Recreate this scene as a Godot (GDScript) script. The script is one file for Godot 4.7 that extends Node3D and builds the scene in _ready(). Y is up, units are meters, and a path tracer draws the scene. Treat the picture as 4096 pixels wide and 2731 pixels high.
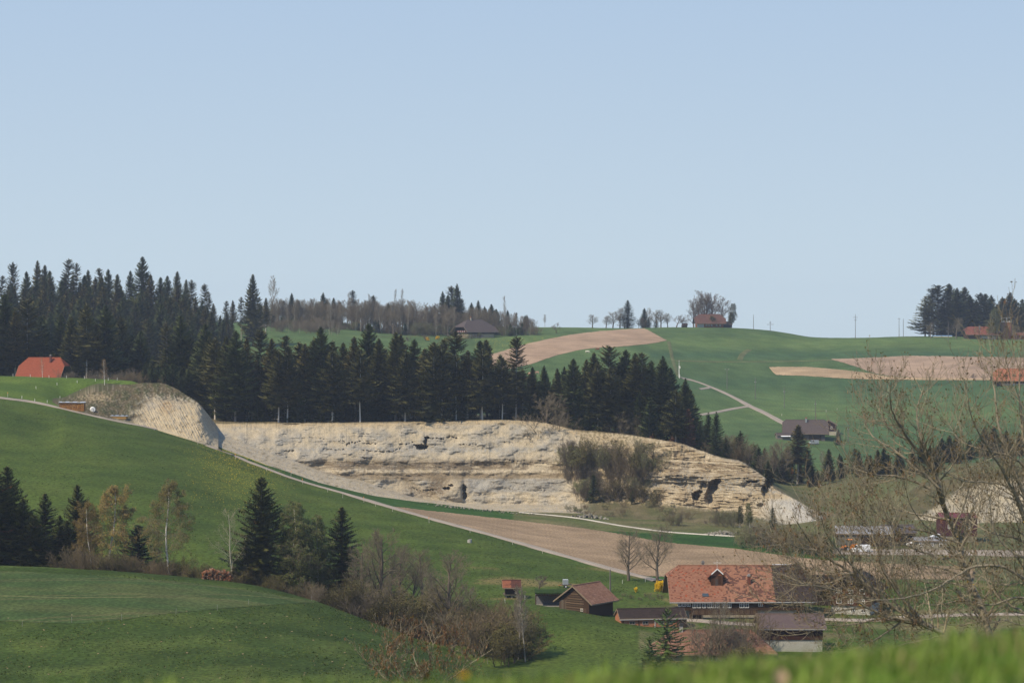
extends Node3D
# A valley with a gravel quarry, spruce woods, farms and meadows in spring.
# Photograph pixels (4096 x 2731) give directions; distances come from the terrain and from known sizes.
const FP := 9000.0      # focal length in photograph pixels
const CU := 2048.0
const HV := 1250.0      # row of the eye-level horizon

class MB:
	var v := PackedVector3Array()
	var n := PackedVector3Array()
	var c := PackedColorArray()
	var col := Color.WHITE
	func tri(a: Vector3, b: Vector3, d: Vector3) -> void:
		var m := (d - a).cross(b - a).normalized()
		v.append(a); v.append(b); v.append(d)
		n.append(m); n.append(m); n.append(m)
		c.append(col); c.append(col); c.append(col)
	func quad(a: Vector3, b: Vector3, d: Vector3, e: Vector3) -> void:
		tri(a, b, d); tri(a, d, e)
	func box(ctr: Vector3, s: Vector3, bs := Basis.IDENTITY) -> void:
		var x := bs.x * s.x * 0.5
		var y := bs.y * s.y * 0.5
		var z := bs.z * s.z * 0.5
		for f in [[x, y, z], [-x, y, -z], [y, z, x], [-y, z, -x], [z, x, y], [-z, x, -y]]:
			var o: Vector3 = ctr + f[2]
			var p: Vector3 = f[0]
			var q: Vector3 = f[1]
			quad(o - p - q, o - p + q, o + p + q, o + p - q)
	func beam(a: Vector3, b: Vector3, w: float, h: float) -> void:
		var z := (b - a).normalized()
		var x := Vector3.UP.cross(z)
		x = x.normalized() if x.length() > 0.01 else Vector3.RIGHT
		box((a + b) * 0.5, Vector3(w, h, a.distance_to(b)), Basis(x, z.cross(x), z))
	func tube(pts: Array, rad: Array, sides: int, capped := false) -> void:
		var rings := []
		var dirs := []
		var ref := Vector3(0.31, 0.17, 0.93).normalized()
		for i in pts.size():
			var t: Vector3 = (pts[mini(i + 1, pts.size() - 1)] - pts[maxi(i - 1, 0)]).normalized()
			var x := t.cross(ref)
			if x.length() < 0.05:
				x = t.cross(Vector3.RIGHT)
			x = x.normalized()
			var y := t.cross(x)
			var r := []
			var e := []
			for k in sides:
				var a := TAU * k / sides
				var q := x * cos(a) + y * sin(a)
				r.append(pts[i] + q * rad[i]); e.append(q)
			rings.append(r); dirs.append(e)
		for i in pts.size() - 1:
			for k in sides:
				var l := (k + 1) % sides
				var ids := [[i, k], [i + 1, l], [i, l], [i, k], [i + 1, k], [i + 1, l]]
				if rad[i + 1] < 0.0005:
					ids = [[i, k], [i + 1, l], [i, l]]
				for q in ids:
					v.append(rings[q[0]][q[1]]); n.append(dirs[q[0]][q[1]]); c.append(col)
		if capped:
			for k in range(1, sides - 1):
				tri(rings[-1][0], rings[-1][k + 1], rings[-1][k])
				tri(rings[0][0], rings[0][k], rings[0][k + 1])
	func spike(a: Vector3, b: Vector3, r: float) -> void:   # thin three sided twig ending in a point
		var t := b - a
		var x := t.cross(Vector3(0.31, 0.17, 0.93)).normalized()
		var y := t.normalized().cross(x)
		var e := [x, x * -0.5 + y * 0.866, x * -0.5 - y * 0.866]
		for k in 3:
			var p: Vector3 = e[k]
			var q: Vector3 = e[(k + 1) % 3]
			v.append(a + p * r); v.append(b); v.append(a + q * r)
			n.append(p); n.append((p + q).normalized()); n.append(q)
			c.append(col); c.append(col); c.append(col)
	func mesh(mat: Material) -> ArrayMesh:
		var a := []
		a.resize(Mesh.ARRAY_MAX)
		a[Mesh.ARRAY_VERTEX] = v; a[Mesh.ARRAY_NORMAL] = n; a[Mesh.ARRAY_COLOR] = c
		var m := ArrayMesh.new()
		m.add_surface_from_arrays(Mesh.PRIMITIVE_TRIANGLES, a)
		m.surface_set_material(0, mat)
		return m

class Cv:   # monotone cubic through points [x, y, x, y, ...]
	var x := PackedFloat32Array()
	var y := PackedFloat32Array()
	var m := PackedFloat32Array()
	func _init(p = []) -> void:
		for i in p.size() / 2:
			x.append(p[2 * i]); y.append(p[2 * i + 1])
		slopes()
	func slopes() -> void:
		var k := x.size()
		m.resize(k)
		for i in k:
			if i == 0 or i == k - 1:
				m[i] = 0.0 if k < 2 else ((y[1] - y[0]) / (x[1] - x[0]) if i == 0 else (y[k - 1] - y[k - 2]) / (x[k - 1] - x[k - 2]))
			else:
				var a := (y[i] - y[i - 1]) / (x[i] - x[i - 1])
				var b := (y[i + 1] - y[i]) / (x[i + 1] - x[i])
				m[i] = 0.0 if a * b <= 0.0 else 2.0 * a * b / (a + b)
	func at(t: float) -> float:
		var k := x.size()
		if t <= x[0]: return y[0]
		if t >= x[k - 1]: return y[k - 1]
		var lo := 0
		var hi := k - 1
		while hi - lo > 1:
			var md := (lo + hi) >> 1
			if x[md] <= t: lo = md
			else: hi = md
		var h := x[hi] - x[lo]
		var s := (t - x[lo]) / h
		var s2 := s * s
		var s3 := s2 * s
		return (2 * s3 - 3 * s2 + 1) * y[lo] + (s3 - 2 * s2 + s) * h * m[lo] + (3 * s2 - 2 * s3) * y[hi] + (s3 - s2) * h * m[hi]

var rng := RandomNumberGenerator.new()
var nz := FastNoiseLite.new()
var nf := FastNoiseLite.new()
var names := {}
var M := {}
var cols: Array[Cv] = []
const U0 := -4000.0
const U1 := 8100.0
const DU := 20.0

func P(u: float, v: float, d: float) -> Vector3:
	return Vector3((u - CU) * d / FP, -(v - HV) * d / FP, -d)
func lc(r: float, g: float, b: float) -> Color:
	return Color(r, g, b)
func rr(a: float, b: float) -> float:
	return rng.randf_range(a, b)
func numbered(called: String) -> String:
	var k: int = names.get(called, -1) + 1
	names[called] = k
	return called if k == 0 else "%s_%03d" % [called, k]
func tag(o: Node, label: String, category: String, group := "", kind := "") -> Node:
	if label: o.set_meta("label", label)
	if category: o.set_meta("category", category)
	if group: o.set_meta("group", group)
	if kind: o.set_meta("kind", kind)
	return o
func thing(called: String, label: String, category: String, at := Vector3.ZERO, yaw := 0.0, group := "") -> Node3D:
	var o := Node3D.new()
	o.name = numbered(called)
	add_child(o)
	o.position = at
	o.rotation.y = yaw
	tag(o, label, category, group)
	return o
func part(mb: MB, called: String, mat: Material, parent: Node) -> MeshInstance3D:
	var o := MeshInstance3D.new()
	o.mesh = mb.mesh(mat)
	o.name = called if parent != self else numbered(called)
	parent.add_child(o, true)
	return o
func share(mesh: Mesh, called: String, parent: Node, at := Vector3.ZERO) -> MeshInstance3D:
	var o := MeshInstance3D.new()
	o.mesh = mesh
	o.name = called
	parent.add_child(o, true)
	o.position = at
	return o
func struct_mesh(mesh: Mesh, called: String) -> MeshInstance3D:
	var o := MeshInstance3D.new()
	o.mesh = mesh
	o.name = numbered(called)
	add_child(o)
	o.set_meta("kind", "structure")
	return o

# ---------- materials ----------
func noise_tex(size: int, freq: float, lo: float, hi: float, sd: int, oct := 5, gain := 0.55) -> ImageTexture:
	var f := FastNoiseLite.new()
	f.seed = sd
	f.noise_type = FastNoiseLite.TYPE_SIMPLEX
	f.frequency = freq
	f.fractal_octaves = oct
	f.fractal_gain = gain
	var im := f.get_seamless_image(size, size)
	var out := Image.create(size, size, false, Image.FORMAT_RGB8)
	for j in size:
		for i in size:
			var g := lerpf(lo, hi, im.get_pixel(i, j).r)
			out.set_pixel(i, j, Color(g, g, g))
	return ImageTexture.create_from_image(out)
func gained(m: StandardMaterial3D, g: float) -> StandardMaterial3D:   # balances the mean of the grain textures
	m.set_meta("gain", g)
	return m
func vmat(rough := 0.9, tex: Texture2D = null, sc := 0.1, det: Texture2D = null, dsc := 0.02, spec := 0.25) -> StandardMaterial3D:
	var m := StandardMaterial3D.new()
	m.vertex_color_use_as_albedo = true
	m.roughness = rough
	m.metallic_specular = spec
	if tex:
		m.albedo_texture = tex
		m.uv1_triplanar = true
		m.uv1_world_triplanar = true
		m.uv1_scale = Vector3.ONE * sc
	if det:
		m.detail_enabled = true
		m.detail_blend_mode = BaseMaterial3D.BLEND_MODE_MUL
		m.detail_albedo = det
		m.detail_uv_layer = BaseMaterial3D.DETAIL_UV_2
		m.uv2_triplanar = true
		m.uv2_world_triplanar = true
		m.uv2_scale = Vector3.ONE * dsc
	return m

# ---------- terrain ----------
var rings := []
func ring(p: Array, is_y := false) -> void:   # [u, distance, row] triples; is_y: height instead of row
	var a := []
	var b := []
	for i in p.size() / 3:
		var y: float = p[3 * i + 2] if is_y else -(p[3 * i + 2] - HV) * p[3 * i + 1] / FP
		a.append_array([p[3 * i], p[3 * i + 1]]); b.append_array([p[3 * i], y])
	rings.append([Cv.new(a), Cv.new(b)])
func build_columns() -> void:
	ring([0, 0.3, -1.45], true)
	ring([-800, 4.0, -1.33, 4800, 4.0, -1.2], true)
	ring([-600, 7.6, 2900, 0, 7.6, 2895, 1000, 7.6, 2885, 1700, 7.6, 2865, 2300, 7.6, 2830, 3000, 7.6, 2772, 3600, 7.6, 2718, 4096, 7.6, 2655, 4700, 7.6, 2630])
	ring([0, 14.0, -3.0], true)
	ring([0, 40.0, -9.0], true)
	ring([0, 90.0, -19.5], true)
	ring([0, 130.0, -27.5], true)
	ring([0, 220.0, -42.0], true)
	ring([-1600, 332, 2745, 1500, 332, 2745, 2000, 330, 2770, 2500, 330, 2800, 3000, 330, 2840, 4096, 330, 2840])
	ring([-1600, 430, 2250, -700, 430, 2258, 0, 430, 2270, 500, 430, 2292, 1000, 430, 2345, 1250, 424, 2410, 1500, 412, 2500, 1750, 398, 2600, 2000, 385, 2690, 2500, 375, 2735, 3000, 370, 2780, 4800, 370, 2780])
	ring([-1600, 460, -53, 0, 460, -54, 500, 460, -55.5, 1000, 458, -57.5, 1500, 438, -61, 2000, 412, -61, 2500, 400, -61.4, 3000, 400, -61.9, 4800, 400, -61.9], true)
	ring([-1600, 505, -42, 0, 505, -47.5, 500, 505, -49, 1000, 495, -53.5, 1500, 470, -57.8, 1800, 450, -57.0, 2050, 440, -56.9, 2300, 436, -58.2, 2500, 432, -60.2, 2700, 430, -61.2, 4800, 430, -61.3], true)
	ring([-1600, 540, -36, 0, 540, -42, 500, 535, -44.5, 1000, 525, -51, 1500, 492, -57.2, 1800, 470, -58.8, 2050, 460, -59.4, 2300, 456, -60.0, 2500, 452, -60.9, 2700, 450, -61.2, 4800, 450, -61.2], true)
	ring([-1600, 720, 1420, -700, 705, 1490, 0, 690, 1592, 330, 690, 1656, 600, 688, 1713, 780, 680, 1767, 1000, 660, 1850, 1250, 635, 1940, 1500, 610, 2012, 1750, 588, 2083, 2000, 565, 2152, 2250, 542, 2225, 2500, 520, 2294, 2640, 515, 2316, 3000, 512, 2320, 4800, 512, 2320])
	ring([-1600, 760, -13.4, -700, 742, -19.5, 0, 725, -23.8, 150, 722, -25.3, 300, 718, -32, 520, 714, -36, 700, 703, -39.5, 850, 691, -43.5, 1000, 681, -45, 1500, 650, -54, 2000, 630, -58.8, 2500, 600, -61.2, 3000, 580, -61.5, 4800, 575, -61.3], true)
	ring([-1600, 800, 1400, -700, 780, 1480, 0, 765, 1503, 300, 760, 1511, 520, 752, 1522, 700, 720, 1640, 850, 706, 1775, 1000, 702, 1838, 1250, 698, 1925, 1500, 692, 1982, 1750, 690, 2016, 2000, 690, 2042, 2300, 688, 2056, 2600, 680, 2080, 3000, 650, 2112, 3350, 640, 2114, 4800, 640, 2114])
	ring([-1600, 815, -17, -700, 795, -22, 0, 780, -23.5, 500, 766, -24.5, 700, 742, -36, 850, 742, -47, 1000, 743, -50, 1500, 746, -62.0, 2000, 748, -66.5, 2500, 736, -67.5, 3000, 705, -66, 3350, 680, -61.5, 4800, 680, -60], true)
	ring([-1600, 835, -18, -700, 815, -24, 0, 800, -27, 500, 779, -29, 700, 750, -34.0, 860, 750, -36.2, 1000, 750, -36.6, 1500, 752, -36.5, 2000, 754, -35.9, 2200, 752, -37.6, 2500, 742, -40.2, 2700, 732, -43.0, 2900, 720, -47.9, 3100, 700, -54.3, 3300, 682, -60.9, 3450, 695, -60.5, 3700, 695, -57, 4800, 695, -57], true)
	ring([-1600, 900, -26, 0, 900, -34, 1000, 850, -38, 2000, 830, -38, 2500, 800, -43, 2900, 790, -53, 3200, 780, -60, 3500, 740, -55, 3750, 735, -54, 4096, 735, -50.5, 4800, 735, -48], true)
	ring([-1600, 1030, -36, 0, 1030, -40, 1000, 1030, -44, 1500, 1030, -47, 2000, 1030, -51, 2500, 1030, -56, 3000, 1030, -61, 3500, 1030, -65, 4800, 1030, -64], true)
	ring([-1600, 1120, -22, 0, 1120, -27, 1000, 1120, -29.5, 1500, 1120, -33, 2000, 1120, -40, 2500, 1120, -45, 2750, 1120, -52, 3000, 1120, -56.5, 3250, 1120, -58.5, 3500, 1120, -58.5, 4096, 1120, -54, 4800, 1120, -52], true)
	ring([-1600, 1250, 1330, 0, 1250, 1330, 1000, 1250, 1342, 1500, 1250, 1375, 2000, 1250, 1425, 2250, 1250, 1432, 2500, 1250, 1440, 2750, 1250, 1512, 3000, 1250, 1570, 3300, 1250, 1590, 3600, 1250, 1580, 4096, 1250, 1520, 4800, 1250, 1500])
	ring([-1600, 1380, 1300, 0, 1380, 1300, 1000, 1380, 1308, 1350, 1380, 1320, 1700, 1380, 1345, 2000, 1380, 1345, 2300, 1380, 1350, 2600, 1380, 1360, 2900, 1380, 1398, 3200, 1380, 1428, 3600, 1380, 1425, 4096, 1380, 1420, 4800, 1380, 1420])
	ring([-1600, 1500, 1280, 0, 1500, 1278, 1000, 1500, 1288, 1330, 1500, 1283, 1480, 1500, 1318, 1600, 1500, 1322, 1750, 1500, 1312, 2000, 1500, 1308, 2300, 1500, 1309, 2550, 1500, 1312, 2700, 1500, 1309.5, 2870, 1500, 1308, 2960, 1500, 1312, 3060, 1500, 1320, 3160, 1500, 1334, 3240, 1500, 1347, 3320, 1500, 1351, 3450, 1500, 1351, 3700, 1500, 1345, 3900, 1500, 1347, 4096, 1500, 1350, 4800, 1500, 1360])
	ring([0, 1600, -19], true)
	ring([0, 2200, -70], true)
	ring([0, 2700, -90], true)
	var u := U0
	while u <= U1 + 1:
		var c := Cv.new()
		for r in rings:
			c.x.append(r[0].at(u)); c.y.append(r[1].at(u))
		c.m.resize(c.x.size())
		c.slopes()
		cols.append(c)
		u += DU
func hgt(u: float, d: float) -> float:
	var q := clampf((u - U0) / DU, 0.0, cols.size() - 1.001)
	var i := int(q)
	var y := lerpf(cols[i].at(d), cols[i + 1].at(d), q - i)
	if d > 60.0:
		var x := (u - CU) * d / FP
		var k := smoothstep(60.0, 300.0, d)
		y += k * (nz.get_noise_2d(x * 0.6, d * 0.6) * 0.5 + nz.get_noise_2d(x * 4.0, d * 4.0 + 900.0) * 0.12)
	return y
func ground(u: float, d: float) -> Vector3:
	return Vector3((u - CU) * d / FP, hgt(u, d), -d)
func row(u: float, d: float) -> float:
	return HV - hgt(u, d) * FP / d
func hit(u: float, v: float, d0: float, d1: float) -> float:   # distance where the ground shows at (u, v), searched from d0 outwards
	var a := d0
	var st := (d1 - d0) / 60.0
	var ra := row(u, a)
	if ra <= v: return d0
	while a < d1:
		var b := a + st
		var rb := row(u, b)
		if rb <= v:
			for k in 12:
				var md := (a + b) * 0.5
				if row(u, md) > v: a = md
				else: b = md
			return (a + b) * 0.5
		a = b
	return d1
func ghit(u: float, v: float, d0: float, d1: float) -> Vector3:
	return ground(u, hit(u, v, d0, d1))

func grid(nu: int, nv: int, pos: PackedVector3Array, col: PackedColorArray, mat: Material) -> ArrayMesh:
	var idx := PackedInt32Array()
	var nr := PackedVector3Array()
	nr.resize(pos.size())
	for j in nv - 1:
		for i in nu - 1:
			var a := j * nu + i
			var b := a + 1
			var c := a + nu
			var d := c + 1
			for t in [[a, c, b], [b, c, d]]:
				var m: Vector3 = (pos[t[2]] - pos[t[0]]).cross(pos[t[1]] - pos[t[0]])
				for k in 3:
					nr[t[k]] += m
					idx.append(t[k])
	var gain: float = mat.get_meta("gain", 1.0)
	for i in nr.size():
		nr[i] = nr[i].normalized()
		var k := col[i]
		col[i] = Color(k.r * gain, k.g * gain, k.b * gain)
	var a := []
	a.resize(Mesh.ARRAY_MAX)
	a[Mesh.ARRAY_VERTEX] = pos; a[Mesh.ARRAY_NORMAL] = nr; a[Mesh.ARRAY_COLOR] = col; a[Mesh.ARRAY_INDEX] = idx
	var m := ArrayMesh.new()
	m.add_surface_from_arrays(Mesh.PRIMITIVE_TRIANGLES, a)
	m.surface_set_material(0, mat)
	return m

func bell(x: float, c: float, w: float) -> float:
	return exp(-((x - c) / w) ** 2)
func grass_color(u: float, d: float, y: float) -> Color:
	var x := (u - CU) * d / FP
	var v := HV - y * FP / d
	var big := nz.get_noise_2d(x * 0.5 + 300.0, d * 0.5)
	var mid := nz.get_noise_2d(x * 2.2, d * 2.2 + 500.0)
	var c := lc(0.050, 0.094, 0.020)
	if d < 60.0:
		c = lc(0.06, 0.12, 0.015)
	elif d < rings[9][0].at(u) + 4.0 and u < 2100:
		c = lc(0.040, 0.062, 0.015)
		c = c.lerp(lc(0.062, 0.088, 0.022), clampf(mid * 1.3, 0.0, 0.6))
	elif d < rings[13][0].at(u):
		c = lc(0.054, 0.080, 0.017)
		c = c.lerp(lc(0.082, 0.105, 0.020), clampf(0.75 * bell(u, 990.0, 230.0) * bell(v, 1880.0, 120.0) + big * 0.35, 0.0, 0.7))
		if u > 1850 and v > 2270 and d > 456.0:
			c = c.lerp(lc(0.17, 0.125, 0.06), clampf(mid * 2.4 - 0.5, 0.0, 0.55))
		if d < 470.0 and u > 2560:
			c = c.lerp(lc(0.15, 0.125, 0.07), clampf(0.2 + mid * 1.2, 0.0, 0.6))
	elif d < 860.0:
		if u < 700:
			c = lc(0.052, 0.094, 0.019).lerp(lc(0.082, 0.118, 0.022), clampf(0.4 + big * 0.8 + bell(v, 1515, 12) * 0.3, 0.0, 0.8))
		elif d < rings[15][0].at(u) + 3.0:
			c = lc(0.034, 0.074, 0.018)
		else:
			c = lc(0.06, 0.052, 0.028)
		if u > 2050 and u < 3350 and d > 640.0 - (u - 2050) * 0.02:
			c = lc(0.13, 0.115, 0.055).lerp(lc(0.07, 0.085, 0.03), clampf(0.5 + mid * 1.5, 0.0, 1.0))
		if u > 3350:
			c = lc(0.125, 0.115, 0.055).lerp(lc(0.075, 0.09, 0.035), clampf(0.5 + mid * 1.2, 0.0, 1.0))
	else:
		c = lc(0.066, 0.106, 0.038)
		var band := 0.0
		if u > 2600:
			band = 0.75 * bell(v, 1372, 22) - 0.7 * bell(v, 1420, 16) + 0.6 * bell(v, 1655, 40) - 0.45 * bell(v, 1530, 30)
			if u > 3350: band -= 0.3 * smoothstep(1500.0, 1560.0, v)
		elif v < 1420:
			band = 0.5 * bell(u, 2080, 130) * bell(v, 1395, 40) + 0.2
		c = c.lerp(lc(0.095, 0.14, 0.044), clampf(band + big * 0.3, 0.0, 0.8))
		c = c.lerp(lc(0.040, 0.082, 0.038), clampf(-band + mid * 0.15, 0.0, 0.8))
	var line := nz.get_noise_2d(x * 0.25 + 0.1 * d, d * 5.0)
	var k := 1.0 + 0.24 * mid + 0.16 * big + 0.10 * line
	return Color(c.r * k * (1.0 + 0.1 * mid), c.g * k, c.b * k)

func build_terrain() -> void:
	var us := PackedFloat32Array()
	var u := U0
	while u <= U1:
		us.append(u)
		u += 200.0 if (u < -600.0 or u >= 4700.0) else 14.0
	var ds := PackedFloat32Array()
	var d := 0.4
	while d < 2600.0:
		ds.append(d)
		if d < 20.0: d += 0.3
		elif d < 320.0: d += 10.0
		elif d < 470.0: d += 1.5
		elif d < 860.0: d += 2.5
		elif d < 1520.0: d += 5.0
		elif d < 1700.0: d += 25.0
		else: d += 200.0
	ds.append(2700.0)
	var pos := PackedVector3Array()
	var col := PackedColorArray()
	for dd in ds:
		for uu in us:
			var p := ground(uu, dd)
			pos.append(p)
			col.append(grass_color(uu, dd, p.y))
	struct_mesh(grid(us.size(), ds.size(), pos, col, M.grass), "meadow_ground")

# a field, track or pond of grass laid on the ground between two rows
func sheet(called: String, ul: float, ur: float, top: Cv, bot: Cv, d0: float, d1: float, lift: float, mat: Material, cf: Callable, nu: int, nv: int) -> void:
	var pos := PackedVector3Array()
	var col := PackedColorArray()
	var span := []
	for i in nu:
		var u := lerpf(ul, ur, float(i) / (nu - 1))
		var vt := top.at(u) + nz.get_noise_2d(u * 1.5, 40.0) * 1.2 + nz.get_noise_2d(u * 12.0, 140.0) * 1.6
		var vb := maxf(bot.at(u) + nz.get_noise_2d(u * 1.5, 90.0) * 1.2 + nz.get_noise_2d(u * 12.0, 190.0) * 1.6, vt + 0.05)
		span.append([u, vt, vb, hit(u, vt, d0, d1), hit(u, vb, d0, d1)])
	for j in nv:
		var f := float(j) / (nv - 1)
		for i in nu:
			var q: Array = span[i]
			var p := ground(q[0], lerpf(q[3], q[4], f))
			col.append(cf.call(q[0], lerpf(q[1], q[2], f), p, f))
			var edge := minf(minf(f, 1.0 - f) * 6.0, 1.0)
			p.y += lift * (0.4 + 0.6 * edge)
			pos.append(p)
	struct_mesh(grid(nu, nv, pos, col, mat), called)

func ribbon(called: String, pts: Array, d0: float, d1: float, width: float, lift: float, mat: Material, cf: Callable) -> void:
	var line := []
	var a := Cv.new(pts)
	var n := 0
	for i in pts.size() / 2 - 1:
		var u0: float = pts[2 * i]
		var u1: float = pts[2 * i + 2]
		for k in 10:
			var u := lerpf(u0, u1, k / 10.0)
			line.append(ghit(u, a.at(u), d0, d1))
	line.append(ghit(pts[-2], pts[-1], d0, d1))
	var pos := PackedVector3Array()
	var col := PackedColorArray()
	var nc := 9
	for i in line.size():
		var p: Vector3 = line[i]
		var t: Vector3 = line[mini(i + 1, line.size() - 1)] - line[maxi(i - 1, 0)]
		var s := Vector3(-t.z, 0, t.x).normalized()
		var w := width * (1.0 + 0.12 * nz.get_noise_2d(p.x * 3.0, p.z * 3.0))
		for k in nc:
			var f := (k / (nc - 1.0) - 0.5)
			var q := p + s * f * w
			var dd := -q.z
			q.y = hgt(CU + q.x * FP / dd, dd) + lift * (1.0 - pow(absf(f) * 2.0, 4.0)) + 0.05
			pos.append(q)
			col.append(cf.call(q, f))
	struct_mesh(grid(nc, line.size(), pos, col, mat), called)

# ---------- quarry ----------
var q_top := Cv.new([840, 1692, 900, 1693, 1200, 1692, 1500, 1690, 1800, 1686, 2000, 1680, 2120, 1684, 2250, 1706, 2300, 1722, 2480, 1735, 2600, 1752, 2720, 1772, 2800, 1800, 2900, 1832, 2960, 1842, 3010, 1872, 3060, 1908, 3110, 1958, 3180, 1995, 3260, 2042, 3320, 2084, 3380, 2122, 3420, 2150])
var q_bot := Cv.new([840, 1775, 1000, 1842, 1200, 1912, 1400, 1962, 1600, 2000, 1800, 2024, 2000, 2046, 2300, 2060, 2500, 2078, 2700, 2104, 2900, 2128, 3100, 2142, 3250, 2158, 3370, 2168, 3420, 2172])
var q_cre := Cv.new([840, 1715, 900, 1742, 1000, 1778, 1100, 1815, 1200, 1850, 1300, 1885, 1440, 1922, 1560, 1962, 1700, 1996, 1900, 2014, 2200, 2018, 2400, 2000, 2600, 2010, 2800, 2030, 3000, 2060, 3200, 2110, 3370, 2160, 3420, 2170])
var q_td := Cv.new([840, 743, 1000, 740, 2000, 744, 2200, 742, 2500, 732, 2700, 722, 2900, 710, 3000, 701, 3100, 690, 3200, 681, 3420, 664])
var q_bd := Cv.new([840, 704, 1000, 700, 1500, 692, 2000, 692, 2300, 690, 2600, 682, 3000, 652, 3420, 636])
# hollows in the face: u, v, half width, half height, depth
var caves := [
	[1688, 1789, 24, 11, 5.0], [1703, 1768, 7, 14, 2.5], [1708, 1752, 12, 6, 2.6], [1663, 1782, 10, 4, 2.2],
	[1458, 1831, 10, 3, 1.5], [1786, 1953, 16, 5, 2.6], [1806, 1942, 14, 4, 1.5], [1856, 1952, 9, 16, 3.2], [1858, 1982, 9, 17, 3.4],
	[2842, 1985, 22, 34, 5.5], [2854, 1950, 24, 30, 5.5], [2868, 1926, 17, 13, 6.0], [2786, 1985, 17, 20, 5.5], [2800, 1968, 12, 8, 3.0], [2815, 1945, 16, 20, 2.0],
	[2582, 1926, 14, 7, 2.6], [3062, 1962, 15, 26, 5.5], [3078, 1932, 17, 20, 5.0], [3092, 1918, 10, 8, 3.0], [3010, 1926, 24, 5, 2.0], [3042, 2022, 14, 9, 2.2],
]
var cracks := [
	[1715, 1755, 1740, 1751, 1765, 1756, 1800, 1747, 1830, 1753, 3.0, 1.6],
	[1385, 1780, 1405, 1770, 1420, 1772, 1440, 1764, 3.6, 1.6], [1350, 1764, 1370, 1764, 1380, 1768, 2.4, 1.2],
	[1450, 1774, 1475, 1775, 1505, 1775, 2.4, 1.2], [1600, 1777, 1625, 1777, 1655, 1768, 3.0, 1.4], [1135, 1805, 1155, 1805, 1175, 1803, 2.6, 1.2],
	[1440, 1737, 1475, 1736, 1.6, 0.7], [1835, 1779, 1870, 1779, 1910, 1776, 2.6, 1.2], [1290, 1797, 1340, 1798, 1380, 1800, 2.0, 0.8],
	[1450, 1800, 1500, 1807, 1560, 1806, 1600, 1796, 3.0, 1.0], [1655, 1955, 1680, 1962, 1740, 1960, 2.2, 1.2], [1205, 1752, 1240, 1750, 1300, 1756, 1.6, 0.6],
	[2020, 1838, 2060, 1843, 2105, 1842, 1.8, 0.8], [2030, 1955, 2120, 1962, 2200, 1963, 1.4, 0.6], [2010, 1768, 2060, 1772, 2085, 1765, 1.6, 0.7],
	[2605, 1908, 2680, 1912, 2740, 1920, 2.6, 1.3], [2690, 1946, 2720, 1950, 2745, 1944, 2.6, 1.2], [2600, 1840, 2700, 1836, 2850, 1836, 1.6, 0.5],
	[2990, 1988, 3040, 1996, 3080, 1990, 2.4, 1.0], [2905, 1960, 2960, 1966, 3040, 1952, 2.0, 0.8], [2620, 1935, 2680, 1930, 2720, 1934, 2.0, 0.9], [3000, 2036, 3060, 2032, 3130, 2034, 2.0, 0.8],
]
func seg_dist(px: float, py: float, ax: float, ay: float, bx: float, by: float) -> float:
	var t := clampf(((px - ax) * (bx - ax) + (py - ay) * (by - ay)) / maxf((bx - ax) ** 2 + (by - ay) ** 2, 1e-4), 0.0, 1.0)
	return Vector2(px - ax - t * (bx - ax), py - ay - t * (by - ay)).length()
func hollow(u: float, v: float) -> float:
	var s := 0.0
	var wu := u + 5.0 * nf.get_noise_2d(u * 2.0, v * 2.0)
	var wv := v + 5.0 * nf.get_noise_2d(u * 2.0 + 700.0, v * 2.0)
	for c in caves:
		if absf(u - c[0]) < c[2] * 1.5 + 6 and absf(v - c[1]) < c[3] * 1.5 + 6:
			var q := sqrt(((wu - c[0]) / c[2]) ** 2 + ((wv - c[1]) / c[3]) ** 2)
			s = maxf(s, c[4] * (1.0 - smoothstep(0.62, 1.1, q)))
	for k in cracks:
		var w: float = k[-2]
		if u < k[0] - 12 or u > k[k.size() - 4] + 12 or absf(v - k[1]) > 40: continue
		for i in (k.size() - 2) / 2 - 1:
			var dd := seg_dist(wu, wv, k[2 * i], k[2 * i + 1], k[2 * i + 2], k[2 * i + 3])
			s = maxf(s, 0.75 * k[-1] * smoothstep(-0.25, 0.15, nf.get_noise_2d(u * 3.0, 50.0)) * (1.0 - smoothstep(w * 0.3, w * 1.1, dd)))
	return s
func strata_row(u: float, v: float) -> float:   # row measured along the beds
	if u > 2550:
		return v - 0.03 * (u - 2550) + 5.0 * nz.get_noise_2d(u * 0.35, 10.0)
	return v + 4.0 * nz.get_noise_2d(u * 0.3, 10.0) + 3.0 * nf.get_noise_2d(u * 0.5, 60.0)
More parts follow.
